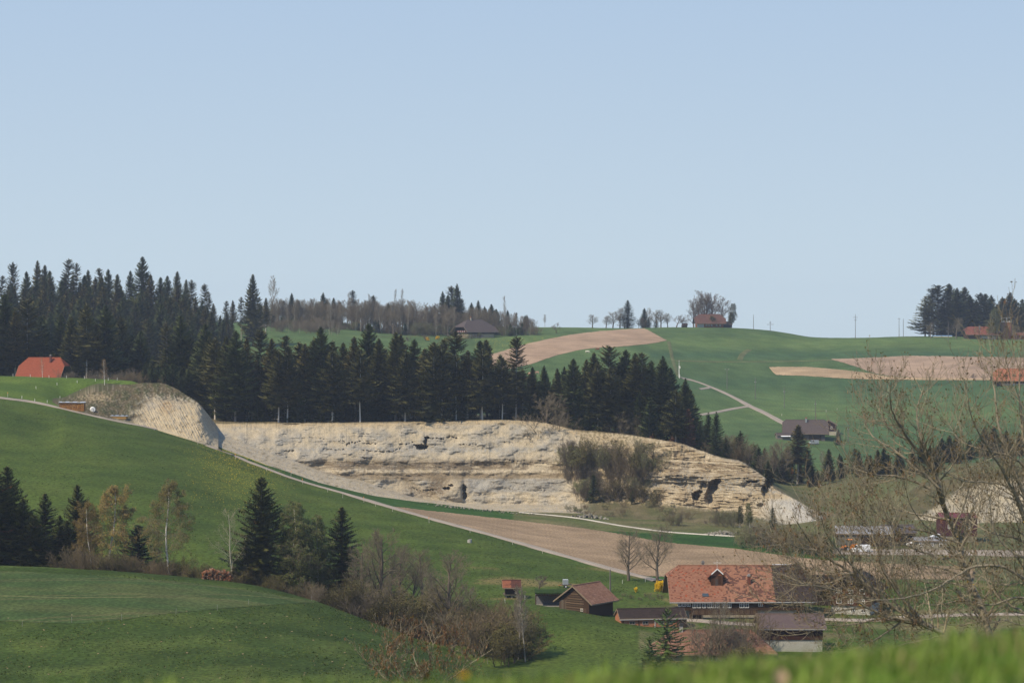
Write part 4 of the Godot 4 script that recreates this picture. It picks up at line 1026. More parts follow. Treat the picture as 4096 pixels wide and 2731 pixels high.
func build_gully() -> void:
	rng.seed = 4242
	# big trees along the stream below the road
	for m in [[-25, 1880, "big2", 452, 1.5], [22, 1862, "big0", 456, 1.4], [95, 1990, "big0", 452, 1.5], [176, 1972, "big1", 457, 1.6], [130, 2060, "big2", 450, 1.4], [312, 1936, "big0", 461, 1.2], [235, 2060, "big1", 452, 1.6], [270, 2080, "big2", 455, 1.4]]:
		plant(m[2], "spruce_tree", "dense dark spruce in the clump at the near field's upper edge", "spruce", "spruces above the near field", m[0], m[1], m[3], m[4])
	plant("young1", "spruce_tree", "short blue green spruce between the birches", "spruce", "", 555, 2100, 455, 1.7)
	plant("birch0", "birch_tree", "birch in yellow brown bud with a crooked white stem", "birch", "", 420, 1935, 452, 1.0)
	plant("birch0", "birch_tree", "lower birch in yellow brown bud leaning at the taller one", "birch", "", 372, 2000, 450, 0.85)
	plant("birch1", "birch_tree", "tall birch with a white leaning trunk by the near field", "birch", "", 678, 1908, 446, 1.05)
	plant("paletree0", "bare_tree", "pale leafless tree with spreading twigs beside the log pile", "tree", "", 925, 2030, 446, 0.95)
	plant("big0", "spruce_tree", "tall drooping spruce beside the green budding birches", "spruce", "", 1046, 1905, 452, 1.45)
	plant("big1", "spruce_tree", "pointed spruce right of the green budding birches", "spruce", "", 1366, 2026, 456, 1.6)
	plant("big2", "spruce_tree", "low bushy spruce at the foot of the drooping spruce", "spruce", "", 985, 2150, 450, 1.3)
	for m in [[1200, 2005, 1.1], [1272, 2060, 1.0], [1150, 2110, 0.9]]:
		plant("birch2", "birch_tree", "birch in fresh green leaf between the two spruces", "birch", "green birches in the gully", m[0], m[1], 449 + rr(0, 6), m[2])
	for m in [[1516, 2098, "bare1", 444, 1.15], [1600, 2170, "bare0", 450, 1.2], [1690, 2190, "bare2", 452, 1.3], [1440, 2170, "bare2", 446, 1.0], [1650, 2240, "bare1", 447, 1.1], [1740, 2280, "bare1", 440, 1.1], [1880, 2340, "bare2", 428, 1.0], [1560, 2290, "bare1", 432, 1.0]]:
		plant(m[2], "bare_tree", "leafless reddish twigged tree in the gully", "tree", "leafless trees of the gully", m[0], m[1], m[3], m[4])
	plant("bare0", "bare_tree", "gnarled leafless tree with a bare forked trunk above the gully bushes", "tree", "", 1806, 2196, 416, 1.25)
	for m in [[2072, 2345, 398, "slim0"], [2102, 2335, 396, "slim1"]]:
		plant(m[3], "bare_tree", "slender pale leafless tree at the lower end of the gully", "tree", "pale twin trees on the knoll", m[0], m[1], m[2], 1.0)
	# hedge of brown bushes
	var line := Cv.new([220, 2288, 500, 2300, 800, 2325, 1000, 2350, 1200, 2400, 1400, 2455, 1600, 2540, 1800, 2615, 2000, 2670, 2100, 2690])
	var u := 232.0
	while u < 2060.0:
		var dd: float = rings[9][0].at(u) + rr(9, 22)
		var key: String = pick(["bush0", "bush0", "bush1"]) if u < 1000 else pick(["bush1", "bush0", "bush1", "bush2"])
		var tall := rr(70, 120) if u < 820 else rr(60, 110)
		if u > 1380: tall = rr(110, 190)
		plant(key, "hedge_bush", "twiggy brown bush in the hedge along the stream", "bush", "bushes along the stream", u, row(u, dd) - tall, dd, rr(1.0, 1.4))
		if u > 1300:
			dd += rr(8, 18)
			plant(pick(["bush1", "bush0"]), "hedge_bush", "twiggy brown bush in the hedge along the stream", "bush", "bushes along the stream", u + 12, row(u, dd) - rr(100, 170), dd, rr(1.0, 1.4))
		u += rr(16, 30)
	# the two great trees by the brown field
	plant_h("bare2", "field_tree", "leafless old tree leaning at the lower road beside the brown field", "tree", "", ghit(2515, 2322, 480, 600), 11.8, 1.25)
	plant_h("bare1", "field_tree", "upright leafless tree nearest the large tiled farmhouse roof", "tree", "", ghit(2628, 2336, 480, 600), 13.6, 1.1)
	plant_h("orchard0", "fruit_tree", "small leafless fruit tree between the granary and the tank trailer", "fruit tree", "", ghit(2153, 2370, 455, 600), 3.9, 1.3)
	# around the farm
	plant("larch1", "larch_tree", "fresh green larch in front of the orange walled shed", "larch", "", 2668, 2430, 388, 1.05)
	plant("larch1", "larch_tree", "low spreading green larch below the pointed one", "larch", "", 2600, 2545, 384, 1.3)
	for m in [[2880, 2395, "bare2", 398, 0.9], [2910, 2400, "paletree1", 399, 0.9], [2850, 2450, "bush2", 396, 1.2], [2950, 2470, "bush2", 398, 1.2], [2990, 2430, "bush0", 404, 1.0], [2985, 2560, "bush1", 385, 1.4], [2920, 2560, "bush0", 384, 1.4]]:
		plant(m[2], "garden_shrub", "many stemmed leafless shrub before the low tiled roof", "shrub", "shrubs before the low tiled roof", m[0], m[1], m[3], m[4])
	for m in [[2630, 2330], [2650, 2322]]:
		plant_h("forsythia", "forsythia_bush", "bright yellow flowering bush at the left end of the great tiled roof", "bush", "yellow bushes by the great roof", ghit(m[0], 2366, 455, 520), 2.6, 0.8)
	plant_h("forsythia", "forsythia_bush", "clipped round yellow bush in the farm garden", "bush", "", ghit(2545, 2368, 455, 520), 1.2, 0.9)
	for m in [[2495, 2385], [2525, 2395], [2590, 2388], [2610, 2400], [2640, 2395], [2560, 2400], [2480, 2400]]:
		plant_h("bush3", "garden_bush", "low green garden bush between barn and great roof", "bush", "garden bushes", ghit(m[0], m[1], 455, 520), rr(0.7, 1.2), 1.3)
	# quarry scrub
	for m in [[2275, 1735, 1872], [2310, 1742, 1880], [2345, 1760, 1890], [2255, 1770, 1830], [2330, 1830, 1930], [2370, 1850, 1960], [2420, 1770, 1890], [2455, 1755, 1880], [2500, 1770, 1895], [2540, 1780, 1890], [2580, 1800, 1890], [2470, 1840, 1960], [2520, 1830, 1950], [2560, 1850, 1950], [2400, 1900, 1995], [2350, 1920, 2005], [2440, 1900, 2010], [2490, 1910, 2010], [2540, 1930, 2010], [2590, 1930, 2010], [2620, 1945, 2030], [2680, 1790, 1830], [2700, 1798, 1835]]:
		var t: float = clampf((q_cre.at(m[0]) - m[2]) / (q_cre.at(m[0]) - q_top.at(m[0])), 0.0, 1.0)
		var d: float = lerpf(q_td.at(m[0]) - 15.0, q_td.at(m[0]), pow(t, 1.25)) - 1.5
		var p := P(m[0], m[2], d)
		var key: String = pick(["bush0", "bush2", "bush3", "bush1"])
		var src: Node3D = protos[key]
		var o: Node3D = src.duplicate()
		o.remove_meta("h")
		o.name = numbered("cliff_bush")
		add_child(o)
		var s: float = (m[2] - m[1]) * d / FP / src.get_meta("h")
		o.position = p
		o.scale = Vector3(s * 1.15, s, s * 0.8)
		o.rotation.y = rr(0, TAU)
		tag(o, "leafless scrub bush growing on the quarry cliff", "bush", "bushes on the quarry cliff")
	for i in 12:
		var uu := rr(2240, 2610)
		var vv := rr(1800, 2000)
		var hh := rr(55, 110)
		if vv - hh < q_top.at(uu) - 10.0: hh = vv - q_top.at(uu)
		var t: float = clampf((q_cre.at(uu) - vv) / (q_cre.at(uu) - q_top.at(uu)), 0.0, 1.0)
		var dd: float = lerpf(q_td.at(uu) - 15.0, q_td.at(uu), pow(t, 1.25)) - 1.5
		plant_h(pick(["bush0", "bush2", "bush3", "bush2"]), "cliff_bush", "leafless scrub bush growing on the quarry cliff", "bush", "bushes on the quarry cliff", P(uu, vv, dd), hh * dd / FP, 1.2)
	u = 2720.0
	while u < 3100.0:
		var dd: float = q_td.at(u) + rr(12, 26)
		plant(pick(["bush0", "bare0", "young0", "young1", "bush3", "spruce4", "bare2"]), "rim_growth", "young mixed growth along the lower rim of the quarry cliff", "young tree", "growth on the lower cliff rim", u, q_top.at(u) - rr(60, 130), dd, 1.2)
		u += rr(14, 26)
	for i in 14:
		plant(pick(["spruce0", "spruce2", "spruce4", "fir0"]), "spruce_tree", "dark spruce in the dip beyond the quarry's lower end", "spruce", "spruces beyond the quarry", 3440 + i * 24 + rr(-10, 10), rr(1780, 1880), rr(748, 770), 1.3)
	for m in [[2375, 1890, 2015, "young0"], [2415, 1985, 2020, "young1"], [2530, 1960, 2010, "young1"]]:
		plant_h(m[3], "young_spruce", "dark young spruce in the scrub at the foot of the quarry cliff", "young spruce", "young spruces in the quarry scrub", P(m[0], m[2], q_td.at(m[0]) - 20), (m[2] - m[1]) * 700.0 / FP, 0.9)
	for m in [[2700, 2040, 2095, "bush3"], [2720, 2025, 2100, "bush2"], [2690, 2050, 2100, "bush0"], [2960, 2020, 2110, "birch2"], [3000, 2010, 2110, "birch2"], [2900, 2030, 2100, "bush3"], [2930, 2035, 2110, "bush3"], [2870, 2040, 2100, "bush2"]]:
		plant_h(m[3], "scrub_bush", "grey green budding scrub on the flat below the quarry cliff", "bush", "scrub below the quarry", ghit(m[0], m[2], 590, 660), (m[2] - m[1]) * 640.0 / FP, 0.9)
	for i in 34:
		var uu := rr(2280, 3000)
		var vv := lerpf(q_cre.at(uu) + 10.0, q_bot.at(uu) + 16.0, rng.randf())
		plant_h(pick(["bush3", "bush2", "bush0", "bush3"]), "scrub_bush", "grey green budding scrub on the flat below the quarry cliff", "bush", "scrub below the quarry", P(uu, vv, lerpf(q_td.at(uu) - 16.0, q_bd.at(uu), clampf((vv - q_cre.at(uu)) / maxf(q_bot.at(uu) - q_cre.at(uu), 1.0), 0, 1))), rr(1.0, 2.6), rr(1.0, 1.6))
	for i in 18:
		plant(pick(["spruce0", "spruce2", "spruce4", "fir0"]), "spruce_tree", "dark spruce in the dip beyond the quarry's lower end", "spruce", "spruces beyond the quarry", 3070 + i * 34 + rr(-10, 10), rr(1790, 1890), rr(765, 800), 1.3)
	plant_h("young0", "young_spruce", "single young spruce before the light gravel slope", "young spruce", "", ghit(3092, 2118, 560, 648), 6.6, 0.9)
	u = 2965.0
	while u < 3320.0:
		var vb := 2180.0 + (u - 2965) * 0.12
		plant_h(pick(["bush2", "bush2", "bush3"]), "thicket_shrub", "grey upright shrub in the thicket at the end of the brown field", "shrub", "thicket at the brown field", ghit(u, vb + rr(-16, 12), 540, 640), rr(4.0, 6.5), rr(0.8, 1.1))
		u += rr(9, 16)
	# wood between the cliff and the grey roofed house
	for m in [[3192, 1697, 790, "spruce1", 1.1], [3150, 1790, 800, "spruce4", 1.2], [3100, 1800, 800, "spruce0", 1.0], [3230, 1800, 800, "spruce2", 1.0], [3130, 1830, 780, "spruce4", 1.2], [3250, 1860, 770, "spruce4", 1.1], [3060, 1790, 800, "spruce3", 0.8], [3360, 1814, 830, "spruce1", 0.9], [3420, 1792, 825, "fir0", 1.2], [3440, 1830, 815, "spruce2", 1.2], [3390, 1850, 810, "spruce4", 1.1], [3480, 1880, 800, "spruce4", 1.0], [3460, 1900, 790, "spruce4", 1.0], [3690, 1770, 830, "spruce2", 1.1], [3720, 1785, 830, "spruce4", 1.1], [3770, 1750, 840, "spruce2", 1.2], [3800, 1740, 840, "spruce0", 1.2], [3650, 1790, 830, "fir0", 1.0], [3830, 1740, 840, "spruce4", 1.2], [3880, 1760, 850, "spruce2", 1.2], [3940, 1710, 850, "spruce2", 1.2], [3975, 1700, 850, "spruce0", 1.2], [4030, 1720, 850, "spruce4", 1.2], [4080, 1730, 850, "spruce2", 1.2], [3600, 1800, 835, "spruce4", 1.1]]:
		plant(m[3], "spruce_tree", "dark spruce in the dip beyond the quarry's lower end", "spruce", "spruces beyond the quarry", m[0], m[1], m[2], m[4] * 1.4)
	for m in [[2950, 1760], [2985, 1790], [3020, 1800], [2925, 1735], [3005, 1775], [3045, 1830], [3285, 1890], [3310, 1880], [3340, 1900], [3265, 1930], [3320, 1960], [3380, 1950], [3540, 1900], [3570, 1920], [3510, 1950], [3600, 1890], [3650, 1880], [3420, 1990], [3350, 2000], [3300, 2010], [3130, 1760], [3090, 1770], [3300, 1800], [3325, 1815]]:
		plant(pick(["bare0", "bare2", "bush0", "slim0", "birch2"]), "bare_tree", "leafless or budding tree in the dip beyond the quarry", "tree", "leafless trees beyond the quarry", m[0], m[1], 765.0 + rr(0, 30), 1.2)
	plant("spruce4", "spruce_tree", "bushy spruce right of the dark gabled cottage", "spruce", "", 3354, 1714, 1070, 1.25)
	for m in [[168, 1428, 800, "birch3", "white stemmed birch in front of the red roof"], [417, 1434, 745, "birch3", "white stemmed birch on the mound's upper left edge"]]:
		plant(m[3], "birch_tree", m[4], "birch", "", m[0], m[1], m[2] - 40 if m[0] < 200 else m[2], 0.8)
	for m in [[270, 1470], [300, 1475], [370, 1480], [400, 1472], [450, 1478], [480, 1470], [520, 1465], [545, 1475]]:
		plant(pick(["bush2", "bush0"]), "wood_edge_bush", "leafless grey bush right of the red roof at the wood's edge", "bush", "bushes right of the red roof", m[0], m[1], 785 - maxf(0.0, (m[0] - 400) * 0.1), 1.3)

# ---------- buildings ----------
# one roof slope as courses of tiles: a, b eave ends, half lengths shrink towards the ridge
func slope(mb: MB, eave: Vector3, up: Vector3, along: Vector3, hl: Callable, t0: float, rows: int, cell: float, cf: Callable) -> void:
	var nrm := along.cross(up).normalized()
	if nrm.y < 0: nrm = -nrm
	for r in rows:
		var ta := lerpf(t0, 1.0, float(r) / rows)
		var tb := lerpf(t0, 1.0, float(r + 1) / rows)
		var ha: float = hl.call(ta)
		var hb: float = hl.call(tb)
		var n := maxi(1, int(2.0 * ha / cell))
		for i in n:
			var fa := -ha + 2.0 * ha * i / n
			var fb := -ha + 2.0 * ha * (i + 1) / n
			var ga := -hb + 2.0 * hb * i / n
			var gb := -hb + 2.0 * hb * (i + 1) / n
			mb.col = cf.call((fa + fb) * 0.5, (ta + tb) * 0.5)
			var lo := eave + up * ta + nrm * 0.05
			var hi := eave + up * tb
			mb.quad(lo + along * fa, hi + along * ga, hi + along * gb, lo + along * fb)
			mb.quad(eave + up * ta + along * fa, lo + along * fa, lo + along * fb, eave + up * ta + along * fb)
# ridge along x, front towards +z; hx, hy: how far a half hip cuts into the ridge and down from it
func roof(parent: Node3D, L: float, W: float, eave_y: float, rise: float, hx: float, hy: float, cf: Callable, course := 0.34, cell := 0.4, under := Color(0.38, 0.29, 0.20), mat: Material = null) -> void:
	var t_hip := 1.0 - hy / rise if hy > 0.0 else 1.0
	var hl := func(t): return L * 0.5 if t <= t_hip else lerpf(L * 0.5, L * 0.5 - hx, (t - t_hip) / maxf(1.0 - t_hip, 0.001))
	var sl := Vector2(W * 0.5, rise).length()
	var mb := MB.new()
	for s in [1.0, -1.0]:
		slope(mb, Vector3(0, eave_y, s * W * 0.5), Vector3(0, rise, -s * W * 0.5), Vector3(s, 0, 0), hl, 0.0, int(sl / course), cell, cf)
	if hy > 0.0:
		var hw := func(t): return W * 0.5 * (1.0 - t)
		for s in [1.0, -1.0]:
			# hip end: from (L/2, t_hip) to the ridge end
			var base := Vector3(s * L * 0.5, eave_y + rise * t_hip, 0)
			var k := Vector3(-s * hx, rise - rise * t_hip, 0)
			var rws := maxi(3, int(k.length() / course))
			slope(mb, base, k, Vector3(0, 0, -s), func(t): return W * 0.5 * (1.0 - lerpf(t_hip, 1.0, t)), 0.0, rws, cell, cf)
	mb.col = cf.call(0.0, 1.0)
	mb.beam(Vector3(-L * 0.5 + hx, eave_y + rise + 0.04, 0), Vector3(L * 0.5 - hx, eave_y + rise + 0.04, 0), 0.3, 0.14)
	part(mb, "roof", mat if mat else M.tile, parent)
	# boards under the tiles
	var ub := MB.new()
	ub.col = under
	var o := Vector3(0, -0.16, 0)
	for s in [1.0, -1.0]:
		var e := Vector3(0, eave_y, s * W * 0.5) + o
		var m := Vector3(0, eave_y + rise * t_hip, s * W * 0.5 * (1.0 - t_hip)) + o
		var g := Vector3(0, eave_y + rise, 0) + o
		var x := Vector3(L * 0.5 - 0.02, 0, 0)
		var xr := Vector3(L * 0.5 - hx, 0, 0)
		ub.quad(e - x, e + x, m + x, m - x)
		if hy > 0.0: ub.quad(m - x, m + x, g + xr, g - xr)
		ub.beam(e - x + Vector3(0, 0.06, 0), e + x + Vector3(0, 0.06, 0), 0.08, 0.22)
		for q in [-1.0, 1.0]:
			ub.beam(e + x * q + Vector3(0, 0.05, 0), m + x * q + Vector3(0, 0.05, 0), 0.08, 0.24)
	part(ub, "roof_boards", M.wood, parent)
func walls(parent: Node3D, called: String, L: float, W: float, y0: float, y1: float, rise: float, col: Color, mat: Material, cut := 1.0) -> void:
	var mb := MB.new()
	mb.col = col
	var a := L * 0.5
	var b := W * 0.5
	mb.quad(Vector3(-a, y0, b), Vector3(-a, y1, b), Vector3(a, y1, b), Vector3(a, y0, b))
	mb.quad(Vector3(a, y0, -b), Vector3(a, y1, -b), Vector3(-a, y1, -b), Vector3(-a, y0, -b))
	for s in [-1.0, 1.0]:
		mb.quad(Vector3(s * a, y0, -b), Vector3(s * a, y1, -b), Vector3(s * a, y1, b), Vector3(s * a, y0, b))
		if rise > 0.0:
			mb.quad(Vector3(s * a, y1, -b), Vector3(s * a, y1 + rise * cut, -b * (1.0 - cut)), Vector3(s * a, y1 + rise * cut, b * (1.0 - cut)), Vector3(s * a, y1, b))
	part(mb, called, mat, parent)
func boards(parent: Node3D, called: String, a: Vector3, b: Vector3, y0: float, y1: float, w: float, c1: Color, c2: Color) -> void:   # upright boards between two points
	var n := maxi(2, int(a.distance_to(b) / w))
	var z := (b - a).normalized()
	var x := Vector3.UP.cross(z).normalized()
	for v in 3:
		var mb := MB.new()
		mb.col = c1.lerp(c2, v / 2.0)
		mb.box(Vector3.ZERO, Vector3(0.05, y1 - y0, a.distance_to(b) / n - 0.02), Basis(x, Vector3.UP, z))
		var m := mb.mesh(M.wood)
		for i in range(v, n, 3):
			var p := a.lerp(b, (i + 0.5) / n)
			share(m, called, parent, Vector3(p.x, (y0 + y1) * 0.5, p.z) + x * rr(0.0, 0.03))
var win_cache := {}
func window(parent: Node3D, at: Vector3, w: float, h: float, yaw: float, cross := true, shutter := Color(0, 0, 0, 0), frame := Color(0.78, 0.76, 0.72)) -> void:
	var key := "%.2f %.2f %s %s" % [w, h, cross, shutter]
	if not win_cache.has(key):
		var f := MB.new()
		f.col = frame
		var t := 0.07
		f.box(Vector3(-w / 2 + t / 2, 0, 0.03), Vector3(t, h, 0.12)); f.box(Vector3(w / 2 - t / 2, 0, 0.03), Vector3(t, h, 0.12))
		f.box(Vector3(0, h / 2 - t / 2, 0.03), Vector3(w - 2 * t, t, 0.12)); f.box(Vector3(0, -h / 2 + t / 2, 0.03), Vector3(w - 2 * t, t, 0.14))
		f.box(Vector3(0, 0, 0.02), Vector3(0.06, h - 2 * t, 0.09))
		if cross:
			f.box(Vector3(0, h * 0.16, 0.012), Vector3(w - 2 * t, 0.05, 0.06))
		var g := MB.new()
		g.col = lc(0.02, 0.024, 0.03)
		g.quad(Vector3(-w / 2, -h / 2, 0), Vector3(-w / 2, h / 2, 0), Vector3(w / 2, h / 2, 0), Vector3(w / 2, -h / 2, 0))
		var sh: Mesh = null
		if shutter.a > 0.5:
			var s := MB.new()
			s.col = shutter
			s.box(Vector3.ZERO, Vector3(w * 0.45, h, 0.05))
			sh = s.mesh(M.paint)
		win_cache[key] = [f.mesh(M.paint), g.mesh(M.glass), sh]
	var c: Array = win_cache[key]
	var o := share(c[0], "window", parent, at)
	o.rotation.y = yaw
	share(c[1], "pane", o, Vector3(0, 0, 0.01))
	if c[2]:
		share(c[2], "shutter", o, Vector3(-w * 0.75, 0, 0.04)); share(c[2], "shutter", o, Vector3(w * 0.75, 0, 0.04))
func slab(parent: Node3D, called: String, ctr: Vector3, s: Vector3, col: Color, mat: Material, bs := Basis.IDENTITY) -> MeshInstance3D:
	var mb := MB.new()
	mb.col = col
	mb.box(ctr, s, bs)
	return part(mb, called, mat, parent)
func chimney(parent: Node3D, at: Vector3, w: float, h: float, col: Color, cap: Color) -> void:
	var o := slab(parent, "chimney", at + Vector3(0, h / 2, 0), Vector3(w, h, w), col, M.wall)
	var mb := MB.new()
	mb.col = cap
	mb.box(at + Vector3(0, h + 0.12, 0), Vector3(w * 1.35, 0.18, w * 1.35))
	mb.box(at + Vector3(0, h + 0.34, 0), Vector3(w * 0.8, 0.26, w * 0.8))
	part(mb, "chimney_cap", M.wall, o)
func tiles(c1: Color, c2: Color, mix := 0.5, spread := 0.14) -> Callable:
	return func(x, t):
		var k := 1.0 + rr(-spread, spread)
		var c: Color = c1.lerp(c2, mix * rng.randf())
		return Color(c.r * k, c.g * k, c.b * k)

const WOOD := Color(0.085, 0.048, 0.028)
const PLASTER := Color(0.56, 0.50, 0.40)

func great_farmhouse() -> void:
	var d := 458.0
	var base := P(2955, 1250, d)
	base.y = hgt(2955, d)
	var o := thing("farmhouse", "great farmhouse with a long patched orange tiled roof ending in dark brown tiles", "farmhouse", base, 0.02)
	var L := 29.6
	var W := 17.0
	var ey := 3.3
	var rise := 6.4
	var patch := FastNoiseLite.new()
	patch.seed = 4; patch.frequency = 0.35; patch.noise_type = FastNoiseLite.TYPE_CELLULAR; patch.cellular_return_type = FastNoiseLite.RETURN_CELL_VALUE
	var cf := func(x, t):
		var k := 1.0 + rr(-0.13, 0.13)
		var c := lc(0.42, 0.185, 0.112)
		if x > 6.6:
			c = lc(0.078, 0.056, 0.048)
			k = 1.0 + rr(-0.06, 0.06)
		elif x > -3.6 + rr(-0.3, 0.3):
			var q := patch.get_noise_2d(x * 4.5, t * 60.0)
			c = lc(0.46, 0.225, 0.14) if q + 0.5 * nz.get_noise_2d(x * 9.0, t * 60.0) > -0.12 else lc(0.20, 0.095, 0.07)
		else:
			c = c.lerp(lc(0.46, 0.25, 0.17), 0.6 * rng.randf())
			if rng.randf() < 0.05: c = lc(0.50, 0.12, 0.05)
			if rng.randf() < 0.14: c = lc(0.26, 0.10, 0.06)
		return Color(c.r * k, c.g * k, c.b * k)
	roof(o, L, W, ey, rise, 2.4, 2.1, cf, 0.3, 0.36)
	walls(o, "wall", L - 5.0, W - 0.7, 1.6, ey + 0.1, rise - 0.4, WOOD, M.wood, 0.68)
	walls(o, "plaster_wall", L - 8.0, W - 1.6, -1.5, 1.6, 0.0, PLASTER, M.wall)
	var zf := (W - 0.7) * 0.5 + 0.02
	var sx := d / FP
	for w in [2700, 2718, 2736, 2759, 2778, 2798, 2819, 2835, 2851, 2880, 2899, 2948, 2968, 3023]:
		var tall: bool = w > 2740 and w < 3000
		window(o, Vector3((w - 2955) * sx * 0.985, 2.62 if tall else 2.8, zf), 0.72 if w < 2940 else 0.85, 1.0 if tall else 0.72, 0.0)
	boards(o, "balcony_board", Vector3(-10.6, 0, zf + 0.9), Vector3(2.8, 0, zf + 0.9), 0.95, 1.85, 0.42, lc(0.11, 0.07, 0.045), lc(0.17, 0.11, 0.07))
	slab(o, "balcony_floor", Vector3(-3.9, 0.88, zf + 0.45), Vector3(13.6, 0.14, 0.95), WOOD, M.wood)
	slab(o, "balcony_rail", Vector3(-3.9, 1.92, zf + 0.9), Vector3(13.6, 0.1, 0.12), lc(0.13, 0.09, 0.06), M.wood)
	for x in [-10.6, -8.4, 2.8]:
		slab(o, "post", Vector3(x, 0.0, zf + 0.85), Vector3(0.16, 1.8, 0.16), lc(0.2, 0.15, 0.1), M.wood)
	slab(o, "opening_shade_panel", Vector3(-9.6, 0.0, zf - 0.22), Vector3(2.4, 2.6, 0.12), lc(0.075, 0.052, 0.038), M.wood)  # dark panel put in place of the shaded opening below the balcony
	slab(o, "gutter", Vector3(0, ey - 0.08, W * 0.5 + 0.1), Vector3(L, 0.14, 0.16), lc(0.36, 0.37, 0.38), M.metal)
	slab(o, "ridge_flashing", Vector3(9.6, ey + rise + 0.14, 0), Vector3(5.6, 0.08, 0.4), lc(0.6, 0.6, 0.62), M.metal)
	# dormer
	var ratio := rise / (W * 0.5)
	var zd := 4.6
	var yd := ey + rise - ratio * zd
	var dm := MB.new()
	dm.col = lc(0.10, 0.055, 0.032)
	dm.box(Vector3(-4.9, yd + 0.75, zd - 1.5), Vector3(2.5, 2.4, 3.2))
	var dn := part(dm, "dormer", M.wood, o)
	var df := MB.new()
	df.col = lc(0.40, 0.16, 0.085)
	df.tri(Vector3(-6.2, yd + 1.9, zd + 0.12), Vector3(-4.9, yd + 3.2, zd + 0.12), Vector3(-3.6, yd + 1.9, zd + 0.12))
	df.col = lc(0.36, 0.14, 0.08)
	for s in [-1.0, 1.0]:
		for k in 7:
			df.col = lc(0.36, 0.14, 0.08) * rr(0.7, 1.2)
			var a := Vector3(-4.9 + s * 1.95 * k / 7.0, yd + 3.25 - 1.75 * k / 7.0 + 0.04, zd + 0.5)
			var b := Vector3(-4.9 + s * 1.95 * (k + 1) / 7.0, yd + 3.25 - 1.75 * (k + 1) / 7.0, zd + 0.5)
			df.quad(a, a - Vector3(0, 0, 4.2), b - Vector3(0, 0, 4.2), b)
	part(df, "dormer_roof", M.tile, dn)
	var dv := MB.new()
	dv.col = lc(0.7, 0.7, 0.7)
	for s in [-1.0, 1.0]:
		dv.beam(Vector3(-4.9, yd + 3.3, zd + 0.54), Vector3(-4.9 + s * 1.2, yd + 2.22, zd + 0.54), 0.08, 0.2)
	part(dv, "verge_board", M.paint, dn)
	boards(dn, "board", Vector3(-6.1, 0, zd + 0.13), Vector3(-3.7, 0, zd + 0.13), yd - 0.4, yd + 1.85, 0.4, lc(0.10, 0.05, 0.03), lc(0.17, 0.09, 0.05))
	slab(dn, "door", Vector3(-5.0, yd + 0.5, zd + 0.17), Vector3(0.5, 1.5, 0.06), lc(0.13, 0.10, 0.09), M.wood)
	slab(dn, "sill", Vector3(-4.9, yd - 0.5, zd + 0.2), Vector3(2.6, 0.14, 0.3), lc(0.35, 0.34, 0.33), M.wall)
	var ant := MB.new()
	ant.col = lc(0.62, 0.55, 0.52)
	ant.box(Vector3(-4.95, yd + 4.1, zd + 0.5), Vector3(0.07, 1.9, 0.07))
	ant.box(Vector3(-4.85, yd + 4.55, zd + 0.5), Vector3(1.6, 0.08, 0.08))
	part(ant, "aerial", M.metal, o)
	var ch := ey + rise - ratio * 4.3
	chimney(o, Vector3(1.6, ch - 0.4, 4.3), 0.6, 1.9, lc(0.26, 0.10, 0.07), lc(0.42, 0.41, 0.40))
	chimney(o, Vector3(-7.2, ey + rise - 0.6, -0.6), 0.5, 1.0, lc(0.3, 0.28, 0.26), lc(0.3, 0.29, 0.28))
	var kl := MB.new()
	kl.col = lc(0.05, 0.06, 0.07)
	var zs := 7.0
	var ys := ey + rise - ratio * zs + 0.12
	kl.box(Vector3(-7.5, ys, zs), Vector3(1.25, 0.1, 0.9), Basis(Vector3.RIGHT, atan(ratio)))
	part(kl, "roof_window", M.glass, o)

func simple_house(called: String, label: String, cat: String, u: float, d: float, yaw: float, L: float, W: float, wall_h: float, rise: float, over: float, hx: float, hy: float, cf: Callable, wallc: Color, low: Color, low_h: float, mat: Material = null, cell := 0.5) -> Node3D:
	var b := ground(u, d)
	var o := thing(called, label, cat, b, yaw)
	var ratio := rise / (W * 0.5)
	roof(o, L, W, wall_h - over * ratio * 0.5, rise, hx, hy, cf, 0.36, cell, Color(0.38, 0.29, 0.20), mat)
	var cut := 1.0
	if hy > 0.0: cut = clampf(1.0 - hy / rise, 0.0, 1.0)
	walls(o, "wall", L - over, W - over, low_h, wall_h - 0.18, (rise - 0.5 * over * ratio) * 0.98, wallc, M.wood if wallc.r < 0.3 else M.wall, cut)
	if low_h > 0.0: walls(o, "plaster_wall", L - over - 0.2, W - over - 0.2, -1.5, low_h, 0.0, low, M.wall)
	else: walls(o, "footing", L - over - 0.2, W - over - 0.2, -2.0, 0.05, 0.0, low, M.wall)
	return o
